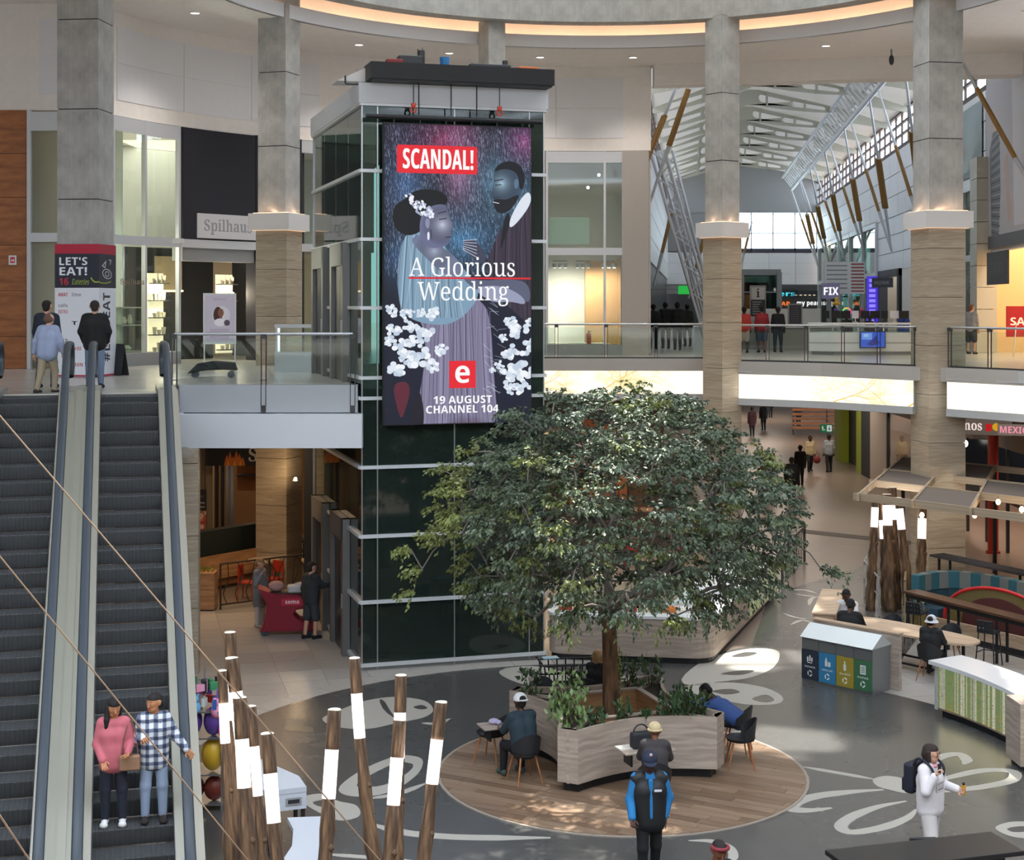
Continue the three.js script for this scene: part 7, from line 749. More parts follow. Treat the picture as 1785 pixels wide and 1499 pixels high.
// ---------- people: smooth bodies meshed from blended tapered capsules ----------
const cap = (a, b, ra, rb = ra) => ({ a, b, ra, rb });
function skin(prims, cell, k = 0.03) { // distance field on a grid -> surface nets
  const lo = V(1e9, 1e9, 1e9), hi = V(-1e9, -1e9, -1e9); for (const p of prims) for (const q of [p.a, p.b]) { const r = Math.max(p.ra, p.rb) + k + cell * 2; lo.min(q.clone().subScalar(r)); hi.max(q.clone().addScalar(r)); }
  const nx = Math.ceil((hi.x - lo.x) / cell) + 1, ny = Math.ceil((hi.y - lo.y) / cell) + 1, nz = Math.ceil((hi.z - lo.z) / cell) + 1, f = new Float32Array(nx * ny * nz).fill(9), I = (x, y, z) => x + nx * (y + ny * z);
  for (const { a, b, ra, rb } of prims) { const m = Math.max(ra, rb) + k + 2 * cell, x0 = Math.max(0, Math.floor((Math.min(a.x, b.x) - m - lo.x) / cell)), x1 = Math.min(nx - 1, Math.ceil((Math.max(a.x, b.x) + m - lo.x) / cell)), y0 = Math.max(0, Math.floor((Math.min(a.y, b.y) - m - lo.y) / cell)), y1 = Math.min(ny - 1, Math.ceil((Math.max(a.y, b.y) + m - lo.y) / cell)), z0 = Math.max(0, Math.floor((Math.min(a.z, b.z) - m - lo.z) / cell)), z1 = Math.min(nz - 1, Math.ceil((Math.max(a.z, b.z) + m - lo.z) / cell));
    const dx = b.x - a.x, dy = b.y - a.y, dz = b.z - a.z, L = dx * dx + dy * dy + dz * dz || 1e-9;
    for (let z = z0; z <= z1; z++) for (let y = y0; y <= y1; y++) for (let x = x0; x <= x1; x++) { const px = lo.x + x * cell - a.x, py = lo.y + y * cell - a.y, pz = lo.z + z * cell - a.z; let t = (px * dx + py * dy + pz * dz) / L; t = t < 0 ? 0 : t > 1 ? 1 : t; const ex = px - dx * t, ey = py - dy * t, ez = pz - dz * t, d = Math.sqrt(ex * ex + ey * ey + ez * ez) - (ra + (rb - ra) * t), i = I(x, y, z), o = f[i], h = Math.max(k - Math.abs(d - o), 0); f[i] = Math.min(d, o) - h * h / (4 * k); } }
  const vid = new Int32Array(nx * ny * nz).fill(-1), pos = [], idx = [];
  for (let z = 0; z < nz - 1; z++) for (let y = 0; y < ny - 1; y++) for (let x = 0; x < nx - 1; x++) { let n = 0, sx = 0, sy = 0, sz = 0, mask = 0; const v = []; for (let c = 0; c < 8; c++) { const q = f[I(x + (c & 1), y + (c >> 1 & 1), z + (c >> 2))]; v.push(q); if (q < 0) mask |= 1 << c; } if (!mask || mask === 255) continue; for (let c = 0; c < 8; c++) for (const bit of [1, 2, 4]) { const e = c | bit; if (e === c || (v[c] < 0) === (v[e] < 0)) continue; const t = v[c] / (v[c] - v[e]); sx += (c & 1) + (bit === 1 ? t : 0); sy += (c >> 1 & 1) + (bit === 2 ? t : 0); sz += (c >> 2) + (bit === 4 ? t : 0); n++; } vid[I(x, y, z)] = pos.length / 3; pos.push(lo.x + (x + sx / n) * cell, lo.y + (y + sy / n) * cell, lo.z + (z + sz / n) * cell); }
  const quad = (a, b, c, d, flip) => { if (a < 0 || b < 0 || c < 0 || d < 0) return; flip ? idx.push(a, c, b, a, d, c) : idx.push(a, b, c, a, c, d); };
  for (let z = 1; z < nz - 1; z++) for (let y = 1; y < ny - 1; y++) for (let x = 1; x < nx - 1; x++) { const s = f[I(x, y, z)] < 0; if (s !== f[I(x + 1, y, z)] < 0) quad(vid[I(x, y - 1, z - 1)], vid[I(x, y, z - 1)], vid[I(x, y, z)], vid[I(x, y - 1, z)], !s); if (s !== f[I(x, y + 1, z)] < 0) quad(vid[I(x - 1, y, z - 1)], vid[I(x - 1, y, z)], vid[I(x, y, z)], vid[I(x, y, z - 1)], !s); if (s !== f[I(x, y, z + 1)] < 0) quad(vid[I(x - 1, y - 1, z)], vid[I(x, y - 1, z)], vid[I(x, y, z)], vid[I(x - 1, y, z)], !s); }
  const g = new THREE.BufferGeometry(); g.setAttribute('position', new THREE.Float32BufferAttribute(pos, 3)); g.setIndex(idx); g.computeVertexNormals(); return g;
}
function paint(g, fn) { const p = g.attributes.position, c = new Float32Array(p.count * 3); for (let i = 0; i < p.count; i++) { const q = fn(p.getX(i), p.getY(i), p.getZ(i)); c.set(q, i * 3); } g.setAttribute('color', new THREE.BufferAttribute(c, 3)); return g; }
const lin = (s) => new THREE.Color(s).toArray();
const headCache = new Map(), handCache = new Map();
function headGeo(cell) { if (!headCache.has(cell)) { const pr = [cap(V(0, 0.035, -0.018), V(0, 0.03, 0.012), 0.09, 0.086), cap(V(0, -0.03, 0.02), V(0, -0.075, 0.042), 0.064, 0.04), cap(V(-0.026, -0.06, 0.034), V(0.026, -0.06, 0.034), 0.042), cap(V(-0.032, 0.0, 0.062), V(0.032, 0.0, 0.062), 0.026), cap(V(0, -0.09, -0.02), V(0, -0.17, -0.03), 0.05, 0.055), cap(V(-0.088, -0.005, -0.012), V(-0.092, 0.025, -0.02), 0.014, 0.018), cap(V(0.088, -0.005, -0.012), V(0.092, 0.025, -0.02), 0.014, 0.018)]; const g0 = skin(pr, cell, 0.03), nose = skin([cap(V(0, 0.018, 0.09), V(0, -0.022, 0.112), 0.009, 0.0135), cap(V(-0.012, -0.026, 0.1), V(0.012, -0.026, 0.1), 0.009)], Math.min(cell, 0.006), 0.008), lips = skin([cap(V(-0.022, -0.056, 0.085), V(0.022, -0.056, 0.085), 0.0075), cap(V(-0.016, -0.066, 0.083), V(0.016, -0.066, 0.083), 0.008)], Math.min(cell, 0.006), 0.006); headCache.set(cell, [g0, nose, lips]); } return headCache.get(cell); }
function handGeo(curl, cell) { const key = curl + '_' + cell; if (!handCache.has(key)) { const pr = [cap(V(-0.024, 0.02, 0), V(-0.028, 0.085, 0), 0.015, 0.014), cap(V(0, 0.015, 0), V(0, 0.09, 0), 0.016, 0.014), cap(V(0.022, 0.02, 0), V(0.028, 0.085, 0), 0.015, 0.013), cap(V(0, -0.02, 0), V(0, 0.03, 0), 0.024, 0.022)]; const fin = [[-0.031, 0.062], [-0.01, 0.076], [0.011, 0.072], [0.031, 0.056]]; for (const [x, l] of fin) { let p = V(x, 0.09, 0), a = 0; for (let j = 0; j < 3; j++) { a += curl * (j ? 0.7 : 0.35); const q = p.clone().add(V(x * 0.12, Math.cos(a) * l * 0.42, Math.sin(a) * l * 0.42)); pr.push(cap(p, q, 0.0092 - j * 0.0008, 0.0088 - j * 0.001)); p = q; } } pr.push(cap(V(-0.028, 0.02, 0.004), V(-0.055, 0.055, 0.018), 0.013, 0.0105), cap(V(-0.055, 0.055, 0.018), V(-0.058, 0.085, 0.026 + curl * 0.012), 0.0105, 0.0085)); handCache.set(key, skin(pr, cell, 0.007)); } return handCache.get(key); }
const D = (x, y, z) => V(x, y, z).normalize();
const SKIN = { light: '#c79a80', tan: '#a9744f', brown: '#7a4c34', dark: '#4a2e22' };
function person(label, pos, yaw, o = {}) {
  const { h = 1.7, skinTone = 'brown', fat = 1, cell = 0.014, lean = 0, headYaw = 0, headPitch = 0, top = '#333333', pants = '#22242c', shoes = '#1c1c1e', hair = '#15110f', style = 'short', sleeve = 1, legs: pl = 'long', loose = 0, hem = 0.06, seat, pattern, topRough = 0.85 } = o;
  const s = h / 1.7, g = thing('person', label, 'person', pos, yaw), X = 1, arms = o.arms ?? [[D(-0.16, -1, 0.0), D(-0.02, -1, 0.2)], [D(0.16, -1, 0.0), D(0.02, -1, 0.2)]];
  const legPose = o.leg ?? (seat ? [[D(-0.16, -0.12, 1), D(-0.02, -1, 0.05)], [D(0.16, -0.12, 1), D(0.02, -1, 0.05)]] : o.walk ? [[D(-0.03, -1, 0.38 * o.walk), D(0, -1, -0.05)], [D(0.03, -1, -0.22 * o.walk), D(0, -1, -0.5 * Math.abs(o.walk))]] : [[D(-0.06, -1, 0.02), D(-0.01, -1, -0.02)], [D(0.06, -1, 0.04), D(0.01, -1, -0.02)]]);
  const P = V(0, 0.93 * s, 0); const hips = [V(-0.085 * s, -0.02, 0), V(0.085 * s, -0.02, 0)], kn = [], an = [], ft = []; let low = 1e9;
  legPose.forEach(([t, c], i) => { kn[i] = hips[i].clone().addScaledVector(t, 0.42 * s); an[i] = kn[i].clone().addScaledVector(c, 0.40 * s); const toe = V(i ? 0.05 : -0.05, 0, 1).normalize(); ft[i] = an[i].clone().add(V(0, -0.045 * s, 0)).addScaledVector(toe, 0.15 * s); low = Math.min(low, an[i].y - 0.085 * s); });
  const base = seat ? Math.max(-low, seat + 0.11) : -low; for (const a of [hips, kn, an, ft]) a.forEach((v) => v.y += base); P.set(0, base, 0);
  const U = V(0, Math.cos(lean), Math.sin(lean)), along = (t, x = 0, z = 0) => P.clone().addScaledVector(U, t * s).add(V(x * s, 0, z * s)), ch = 0.30, sh = 0.455, nk = 0.52, sw = (o.sw ?? 0.172) * (0.9 + 0.1 * fat), S = [along(sh, -sw), along(sh, sw)];
  const el = arms.map(([u], i) => S[i].clone().addScaledVector(u, 0.285 * s)), wr = arms.map(([, f2], i) => el[i].clone().addScaledVector(f2, 0.245 * s)), f = fat;
  const torso = (e) => [cap(along(0.02, -0.06), along(ch, -0.075), 0.108 * s * f + e, 0.112 * s * f + e), cap(along(0.02, 0.06), along(ch, 0.075), 0.108 * s * f + e, 0.112 * s * f + e), cap(along(ch, -0.07), along(sh - 0.03, -0.09), 0.105 * s * f + e, 0.07 * s + e), cap(along(ch, 0.07), along(sh - 0.03, 0.09), 0.105 * s * f + e, 0.07 * s + e), cap(along(sh, -0.12), along(sh, 0.12), 0.058 * s + e)];
  const neck = cap(along(sh, 0, 0), along(nk + 0.05, 0, 0.01), 0.058 * s, 0.05 * s), arm = (i, e, to = 1) => { const r = [cap(S[i], el[i], 0.054 * s + e, 0.043 * s + e)]; if (to > 0.5) r.push(cap(el[i], el[i].clone().lerp(wr[i], (to - 0.5) * 2 * 0.97), 0.042 * s + e, 0.031 * s + e)); else r[0] = cap(S[i], S[i].clone().lerp(el[i], to * 2), 0.054 * s + e, 0.047 * s + e); return r; };
  const leg = (i, e, to = 1) => (to < 0.6 ? [cap(hips[i], hips[i].clone().lerp(kn[i], to / 0.5 > 1 ? 1 : to / 0.5), 0.086 * s * f + e, 0.07 * s + e)] : [cap(hips[i], kn[i], 0.086 * s * f + e, 0.06 * s + e), cap(kn[i], kn[i].clone().lerp(an[i], (to - 0.5) * 2), 0.058 * s + e, 0.042 * s + e)]);
  const bodyP = [...torso(0), neck, ...arm(0, 0), ...arm(1, 0), ...leg(0, 0), ...leg(1, 0), ...[0, 1].map((i) => cap(an[i].clone().add(V(0, -0.03 * s, -0.02 * s)), ft[i], 0.036 * s, 0.03 * s))];
  const sk = lin(SKIN[skinTone] ?? skinTone), bodyG = paint(skin(bodyP, cell, 0.035), () => sk), pieces = [bodyG];
  const hc = cell > 0.02 ? 0.016 : cell > 0.012 ? 0.008 : 0.006, hp = along(nk, 0, 0).add(V(0, 0.135 * s, 0.02 * s)).addScaledVector(V(0, 0, 1), Math.sin(lean) * 0.1 * s - 0.0), hm = new THREE.Matrix4().compose(hp, new THREE.Quaternion().setFromEuler(new THREE.Euler(headPitch + lean * 0.3, headYaw, 0, 'YXZ')), V(s, s, s)), dark = sk.map((c) => c * 0.35), lipC = [sk[0] * 0.85, sk[1] * 0.55, sk[2] * 0.55];
  const [h0, nose, lips] = headGeo(hc); for (const [hg, kind] of [[h0, 0], [nose, 1], [lips, 2]]) { const q = hg.clone(); paint(q, (x, y, z) => { if (kind === 2) return lipC; if (kind === 0 && z > 0.05) { const ex = Math.abs(x) - 0.033; if (Math.hypot(ex, (y - 0.012) * 2.2) < 0.012) return Math.hypot(ex, y - 0.012) < 0.007 ? [0.01, 0.008, 0.006] : [0.3, 0.27, 0.25]; if (Math.abs(y - 0.038) < 0.006 && Math.abs(ex) < 0.02) return dark; if (o.beard && y < -0.03 && Math.hypot(x, (y + 0.06) * 1.2) < 0.075) return [0.03, 0.022, 0.018]; } return sk; }); q.applyMatrix4(hm); pieces.push(q); }
  [0, 1].forEach((i) => { const q = handGeo(o.grip?.[i] ?? 0.55, cell > 0.02 ? 0.012 : 0.0055).clone(); paint(q, () => sk); if (i) q.scale(-1, 1, 1), q.index && q.setIndex(Array.from(q.index.array).reverse()); const y = wr[i].clone().sub(el[i]).normalize(), z = V(i ? -0.4 : 0.4, 0, 1).addScaledVector(y, -V(i ? -0.4 : 0.4, 0, 1).dot(y)).normalize(), x = y.clone().cross(z); q.applyMatrix4(new THREE.Matrix4().makeBasis(x, y, z).scale(V(s, s, s)).setPosition(wr[i])); pieces.push(q); });
  part('body', mergeGeometries(pieces.map((q) => { const w = q.clone(); w.deleteAttribute('uv'); return w; })), std('#ffffff', 0.6, { vertexColors: true }), g);
  const cloth = (name, prims, color, k = 0.035, c = cell, fn) => { const q = skin(prims, c, k), m = fn ? std('#ffffff', topRough, { vertexColors: true }) : std(color, topRough); if (fn) paint(q, fn); return part(name, q, m, g); };
  const e = 0.016 + loose, T = [...torso(e), ...arm(0, 0.012 + loose * 0.8, sleeve), ...arm(1, 0.012 + loose * 0.8, sleeve), cap(along(-hem, -0.06), along(0.1, -0.06), 0.115 * s * f + e, 0.112 * s * f + e), cap(along(-hem, 0.06), along(0.1, 0.06), 0.115 * s * f + e, 0.112 * s * f + e)]; if (o.dress) for (const i of [0, 1]) T.push(cap(hips[i], kn[i], 0.12 * s, 0.1 * s));
  cloth('top', T, top, 0.03, cell * 0.95, pattern && ((x, y, z) => pattern(x / s, y / s, z / s)));
  if (pl !== 'none') cloth(pl === 'short' ? 'shorts' : 'trousers', [cap(along(-0.02, -0.055), along(0.06, -0.055), 0.112 * s * f, 0.108 * s * f), cap(along(-0.02, 0.055), along(0.06, 0.055), 0.112 * s * f, 0.108 * s * f), ...leg(0, pl === 'short' ? 0.03 : 0.014 + (o.pantLoose ?? 0), pl === 'short' ? 0.5 : 0.98), ...leg(1, pl === 'short' ? 0.03 : 0.014 + (o.pantLoose ?? 0), pl === 'short' ? 0.5 : 0.98)], pants, 0.03);
  [0, 1].forEach((i) => { const a = an[i].clone().add(V(0, -0.035 * s, -0.035 * s)), sp = [cap(a, ft[i], 0.046 * s, 0.04 * s), cap(an[i].clone().add(V(0, o.boots ? 0.07 : 0, 0)), a, o.boots ? 0.05 * s : 0.044 * s, 0.046 * s), cap(ft[i].clone().add(V(-0.02 * s, -0.005, -0.02)), ft[i].clone().add(V(0.02 * s, -0.005, -0.02)), 0.035 * s)]; cloth('shoe', sp, shoes, 0.02, Math.max(cell * 0.8, 0.008)); });
  if (style !== 'none') { const hs = [cap(V(0, 0.05, -0.03), V(0, 0.058, 0.012), 0.09, 0.082)]; if (style !== 'bald') { hs.push(cap(V(0, -0.02, -0.055), V(0, 0.05, -0.05), 0.066, 0.075)); } if (style === 'crop') hs.splice(0, 1, cap(V(0, 0.045, -0.03), V(0, 0.05, 0.0), 0.088, 0.084)); if (style === 'long') hs.push(cap(V(-0.082, 0.02, 0.01), V(-0.1, -0.13, 0.06), 0.034, 0.036), cap(V(-0.1, -0.13, 0.06), V(-0.11, -0.34, 0.1), 0.036, 0.026), cap(V(0.08, 0.02, 0.0), V(0.086, -0.1, 0.01), 0.03, 0.026), cap(V(-0.075, 0.03, -0.02), V(-0.1, -0.2, 0.03), 0.035, 0.03), cap(V(0.075, 0.03, -0.02), V(0.09, -0.12, -0.02), 0.035, 0.03), cap(V(-0.04, 0, -0.07), V(-0.06, -0.3, -0.06), 0.06, 0.03), cap(V(0.04, 0, -0.07), V(0.04, -0.3, -0.08), 0.055, 0.03)); if (style === 'bob') hs.push(cap(V(-0.08, 0.03, -0.02), V(-0.088, -0.07, -0.01), 0.034, 0.03), cap(V(0.08, 0.03, -0.02), V(0.088, -0.07, -0.01), 0.034, 0.03), cap(V(-0.04, 0, -0.07), V(-0.04, -0.09, -0.05), 0.06, 0.05), cap(V(0.04, 0, -0.07), V(0.04, -0.09, -0.05), 0.06, 0.05)); if (style === 'bun') hs.push(cap(V(0, -0.01, -0.1), V(0, -0.04, -0.115), 0.05), cap(V(-0.07, 0.02, -0.03), V(0.07, 0.02, -0.03), 0.04)); if (style === 'balding') hs.splice(0, 1, cap(V(-0.05, 0.0, -0.05), V(0.05, 0.0, -0.05), 0.058)); const q = skin(hs, hc, 0.02).applyMatrix4(hm); part('hair', q, std(hair, 0.8), g); }
  if (o.hat) { const hg = thing.hat ?? null; const dome = new THREE.SphereGeometry(0.108, 20, 10, 0, Math.PI * 2, 0, Math.PI * 0.55).scale(1, o.hat.tall ?? 1, 1.08).translate(0, 0.045, -0.006); const gs = [dome]; if (o.hat.kind === 'cap') { const br = new THREE.CylinderGeometry(0.085, 0.085, 0.01, 20, 1, false, -Math.PI / 2, Math.PI).scale(1, 1, 1.25); br.translate(0, 0.05, o.hat.back ? 0 : 0.09); if (o.hat.back) br.rotateY(Math.PI).translate(0, 0, -0.09); gs.push(br); } if (o.hat.kind === 'bucket') gs.push(new THREE.CylinderGeometry(0.108, 0.15, 0.06, 24, 1, true).translate(0, 0.02, 0)); if (o.hat.kind === 'beanie') gs.push(new THREE.TorusGeometry(0.104, 0.022, 8, 24).rotateX(Math.PI / 2).translate(0, 0.03, -0.005)); if (o.hat.kind === 'band') { gs.length = 0; gs.push(new THREE.TorusGeometry(0.1, 0.022, 8, 24).rotateX(Math.PI / 2 - 0.35).scale(1, 1.2, 1.05).translate(0, 0.07, 0)); } part(o.hat.kind === 'band' ? 'headband' : 'hat', gs.map((q) => q.applyMatrix4(hm)), std(o.hat.color, 0.8), g); }
  g.userData.parts = undefined; delete g.userData.parts; g.rig = { S, el, wr, P, along, hm, kn, an, s }; return g;
}
const NEAR = 0.012, MIDC = 0.017, FAR = 0.03;
const escStep = (k, xl, zl = 0.2) => V(xl, 6 - (k - 1.6) * 0.2309, k * 0.4 + zl).sub(V(0, 6, 0)).applyAxisAngle(V(0, 1, 0), AXR).add(V(ESC.R[0], 6, -ESC.R[1]));
// two women riding down
const pinkW = person('woman in a pink sweater with long black hair riding the escalator', escStep(23, -0.24), 0.2, { h: 1.6, sw: 0.155, fat: 0.96, skinTone: 'tan', cell: NEAR, top: '#b4606a', pants: '#1d2130', shoes: '#d6d6d4', hair: '#100d0d', style: 'long', headYaw: 0.3, headPitch: 0.22, hem: 0.1, loose: 0.008, arms: [[D(-0.22, -1, 0.05), D(0.35, -0.85, 0.6)], [D(0.3, -1, -0.05), D(-0.15, -0.35, 0.9)]] });
{ const b = thing('shoulder_bag', 'tan leather shoulder bag on the arm of the woman in pink', 'bag', escStep(23, -0.02).add(V(0.02, 0.82, 0.16)), 0.2); part('body', rbox(0.26, 0.2, 0.1, 0, 0, 0, 0.03, 2), std('#8a6a52', 0.6), b); part('strap', smoothTube([V(-0.1, 0.08, 0), V(-0.06, 0.35, -0.04), V(0.0, 0.5, -0.12), V(0.08, 0.3, -0.06), V(0.1, 0.08, 0)], 0.008, 24, 5), std('#6a4c38', 0.6), b); }
const plaid = (x, y, z) => { const a = ((x * 9 + 50) % 1 + 1) % 1, b = ((y * 9 + 50) % 1 + 1) % 1, u = a < 0.45, v = b < 0.45; return u && v ? [0.02, 0.03, 0.07] : u || v ? [0.14, 0.17, 0.24] : [0.6, 0.63, 0.66]; };
person('woman in a blue and white plaid shirt holding the escalator handrail', escStep(23, 0.26), 0.25, { h: 1.63, sw: 0.152, fat: 0.93, skinTone: 'tan', cell: NEAR, pattern: plaid, top: '#ffffff', pants: '#8494ac', shoes: '#2a2220', boots: true, hair: '#191311', style: 'bun', headYaw: -0.75, hem: 0.12, loose: 0.012, arms: [[D(-0.2, -1, 0.0), D(0.25, 0.25, 0.9)], [D(0.5, -0.95, 0.1), D(0.55, -0.6, 0.5)]] });
// three men at the head of the escalators
person('balding man in a pale blue shirt and khaki trousers stepping off the escalator', [-8.85, 5.98, -28.4], Math.PI - 0.25, { h: 1.56, skinTone: 'light', fat: 1.15, cell: MIDC, top: '#8e99b4', pants: '#9a8a74', shoes: '#2e241e', hair: '#5c463a', style: 'balding', walk: 0.9, lean: 0.1, loose: 0.012, arms: [[D(-0.35, -1, 0.1), D(-0.15, -1, 0.25)], [D(0.35, -1, -0.2), D(0.2, -1, 0.1)]] });
person('man in a navy jacket walking behind the man in pale blue', [-9.42, 6, -30.2], Math.PI - 0.1, { h: 1.78, skinTone: 'light', cell: MIDC, top: '#1d2433', pants: '#27324e', shoes: '#1d2a44', walk: 0.7, loose: 0.02, style: 'crop', hair: '#16120f' });
person('man in a black jacket standing before the banner column', [-8.42, 6, -30.1], Math.PI + 0.15, { h: 1.76, skinTone: 'light', fat: 1.12, cell: MIDC, top: '#141517', pants: '#6d7c96', loose: 0.02, style: 'short', hair: '#2a211c', arms: [[D(-0.3, -1, 0), D(0.2, -0.8, 0.5)], [D(0.3, -1, 0), D(-0.2, -0.8, 0.5)]] });
// foreground on the round floor
const vest = person('man in a black body warmer and blue shirt wearing a navy cap', [1.82, 0.014, -19.8], 0.1, { h: 1.74, skinTone: 'dark', cell: NEAR, top: '#1f6fa6', pants: '#0f1012', shoes: '#141414', style: 'crop', hat: { kind: 'cap', color: '#1c2338' }, headPitch: 0.25, headYaw: -0.1, walk: 0.5, loose: 0.01, arms: [[D(-0.28, -1, 0.05), D(-0.02, -0.75, 0.62)], [D(0.34, -1, -0.1), D(-0.25, -0.9, 0.25)]], grip: [1.0, 0.6] });
{ const { along } = vest.rig, bw = part('body_warmer', skin([cap(along(-0.1, -0.06), along(0.3, -0.075), 0.165, 0.16), cap(along(-0.1, 0.06), along(0.3, 0.075), 0.165, 0.16), cap(along(0.3, -0.075), along(0.46, -0.11), 0.155, 0.095), cap(along(0.3, 0.075), along(0.46, 0.11), 0.155, 0.095), cap(along(0.44, -0.165), along(0.44, 0.165), 0.088)], 0.012, 0.03), std('#16181a', 0.6), vest); part('shirt_front', skin([cap(along(-0.02, 0, 0.155), along(0.44, 0, 0.11), 0.02, 0.035)], 0.01, 0.01), std('#1f6fa6', 0.8), vest); part('chest_badge', rbox(0.1, 0.03, 0.01, 0.085, 1.28, 0.178, 0.003), std('#c9ccd0', 0.5), bw); part('cap_badge', ball(0.022, 0, 1.74, 0.135, 1, 1, 0.4, 8), std('#c8a8a0', 0.5), vest); }
const phoneW = person('person in a white hoodie and white joggers talking on a phone', [5.72, 0.014, -20.4], 0.75, { h: 1.66, skinTone: 'light', fat: 1.06, cell: NEAR, top: '#d9d4d4', pants: '#d2ccc8', shoes: '#c9c6c2', hair: '#2a1c18', style: 'bob', headYaw: 0.25, loose: 0.018, pantLoose: 0.02, hem: 0.1, walk: 0.45, arms: [[D(-0.35, -0.9, 0.35), D(0.35, 0.95, 0.4)], [D(0.3, -1, 0.15), D(-0.1, -0.05, 1)]], grip: [1.1, 1.0] });
{ const { hm, along, wr } = phoneW.rig; part('glasses', [[-0.034], [0.034]].map(([x]) => new THREE.TorusGeometry(0.022, 0.003, 6, 16).translate(x, 0.012, 0.1).applyMatrix4(hm)), M.black, phoneW); part('collar', new THREE.TorusGeometry(0.085, 0.028, 8, 20).rotateX(Math.PI / 2).scale(1, 1, 0.9).translate(along(0.5).x, along(0.5).y, along(0.5).z), std('#c9909c', 0.9), phoneW); part('pink_hem', skin([cap(along(-0.13, 0.05, 0.06), along(-0.06, 0.05, 0.08), 0.07)], 0.012, 0.01), std('#b97f86', 0.9), phoneW); part('chest_print', new THREE.PlaneGeometry(0.2, 0.13), textMat(128, 84, '#d9d4d4', (g) => { fit(g, 'AVENT', 'bold 26px sans-serif', 6, 28, 112, '#3a3a40'); fit(g, 'CYCLES', 'bold 26px sans-serif', 10, 54, 104, '#5a5a60'); g.fillRect(20, 62, 90, 10); }), phoneW, along(0.24, 0, 0.165)); const ph = part('held_phone', rbox(0.075, 0.15, 0.01, 0, 0, 0, 0.004), M.black, phoneW, wr[0].clone().add(V(0.05, 0.1, 0.04)));
  const bp = thing('backpack', 'navy backpack with white stripes on the back of the person in white', 'backpack', phoneW.position.clone().add(V(-0.14, 0.95, -0.14)), 0.75); const pk = part('pack', rbox(0.3, 0.42, 0.16, 0, 0.22, -0.06, 0.05, 3), std('#1b1f2c', 0.7), bp); part('pocket', rbox(0.24, 0.18, 0.05, 0, 0.12, -0.15, 0.02, 2), std('#171a24', 0.7), pk); for (const k of [0, 1, 2]) part('stripe', box(0.03, 0.1, 0.006, -0.06 + k * 0.05, 0.14, -0.178), M.white, bp); for (const sx of [-1, 1]) part('strap', smoothTube([V(sx * 0.1, 0.4, 0), V(sx * 0.13, 0.53, 0.1), V(sx * 0.135, 0.42, 0.32), V(sx * 0.13, 0.2, 0.28), V(sx * 0.13, 0.1, 0.05)], 0.018, 20, 6), std('#1b1f2c', 0.7), bp);
  const jb = thing('juice_bottle', 'small bottle of yellow drink in the hand of the person in white', 'bottle', V(wr[1].x, wr[1].y, wr[1].z).applyAxisAngle(V(0, 1, 0), 0.75).add(phoneW.position).add(V(0.07, -0.06, 0.06))); part('bottle', cyl(0.028, 0.03, 0.14, 0, 0, 0, 14), std('#c8922c', 0.3), jb); part('bottle_cap', cyl(0.02, 0.02, 0.03, 0, 0.14, 0, 12), M.black, jb); }
person('woman with a red headband and navy top seated at the bottom edge', [2.42, 0.014, -17.8], 0.5, { h: 1.62, skinTone: 'brown', cell: NEAR, top: '#20222e', pants: '#23262e', hair: '#1a1210', style: 'bun', hat: { kind: 'band', color: '#7c2a34' }, headPitch: 0.35, headYaw: -0.2, seat: 0.45, lean: 0.12, sleeve: 0.2, arms: [[D(-0.3, -0.8, 0.4), D(0.3, -0.2, 0.9)], [D(0.3, -0.8, 0.4), D(-0.3, -0.2, 0.9)]] });
chairGroup('dark cafe chair under the woman with the red headband', [2.42, 0.014, -17.8], 0.5);
// round the planter
const sitArms = [[D(-0.2, -0.8, 0.5), D(0.25, -0.25, 1)], [D(0.2, -0.8, 0.5), D(-0.25, -0.25, 1)]];
person('man in a white cap and dark teal shirt seated at the left of the planter', seatSpots.capMan.p, seatSpots.capMan.t, { h: 1.76, skinTone: 'dark', fat: 1.1, cell: MIDC, top: '#22333c', pants: '#15171b', shoes: '#3a4a44', seat: 0.45, lean: 0.22, hat: { kind: 'cap', color: '#d9d9d8', back: true }, style: 'crop', sleeve: 0.5, arms: sitArms, loose: 0.012 });
person('visitor in a cream knit hat and grey top seated at the front of the planter', seatSpots.beanie.p, seatSpots.beanie.t, { h: 1.6, skinTone: 'brown', cell: MIDC, top: '#3b3738', pants: '#202124', seat: 0.45, lean: 0.2, hat: { kind: 'beanie', color: '#c2b088', tall: 1.1 }, style: 'none', arms: sitArms, loose: 0.015 });
person('visitor in blue asleep over the right flap table', seatSpots.sleeper.p, seatSpots.sleeper.t, { h: 1.7, skinTone: 'dark', cell: MIDC, top: '#3a5690', pants: '#1d1f2a', seat: 0.45, lean: 1.0, headPitch: 0.5, style: 'crop', hair: '#120f0e', arms: [[D(-0.3, -0.3, 1), D(0.5, -0.1, 0.8)], [D(0.3, -0.3, 1), D(-0.5, -0.1, 0.8)]], loose: 0.012 });
person('fair-haired visitor in black seated behind the tree trunk', [1.52, deckY, -27.5], 2.6, { h: 1.55, skinTone: 'light', cell: MIDC, top: '#16171a', pants: '#1d1f24', seat: 0.45, lean: 0.2, hair: '#9a7a54', style: 'bob', arms: sitArms }); chairGroup('dark cafe chair under the fair-haired visitor behind the trunk', [1.52, deckY, -27.5], 2.6);
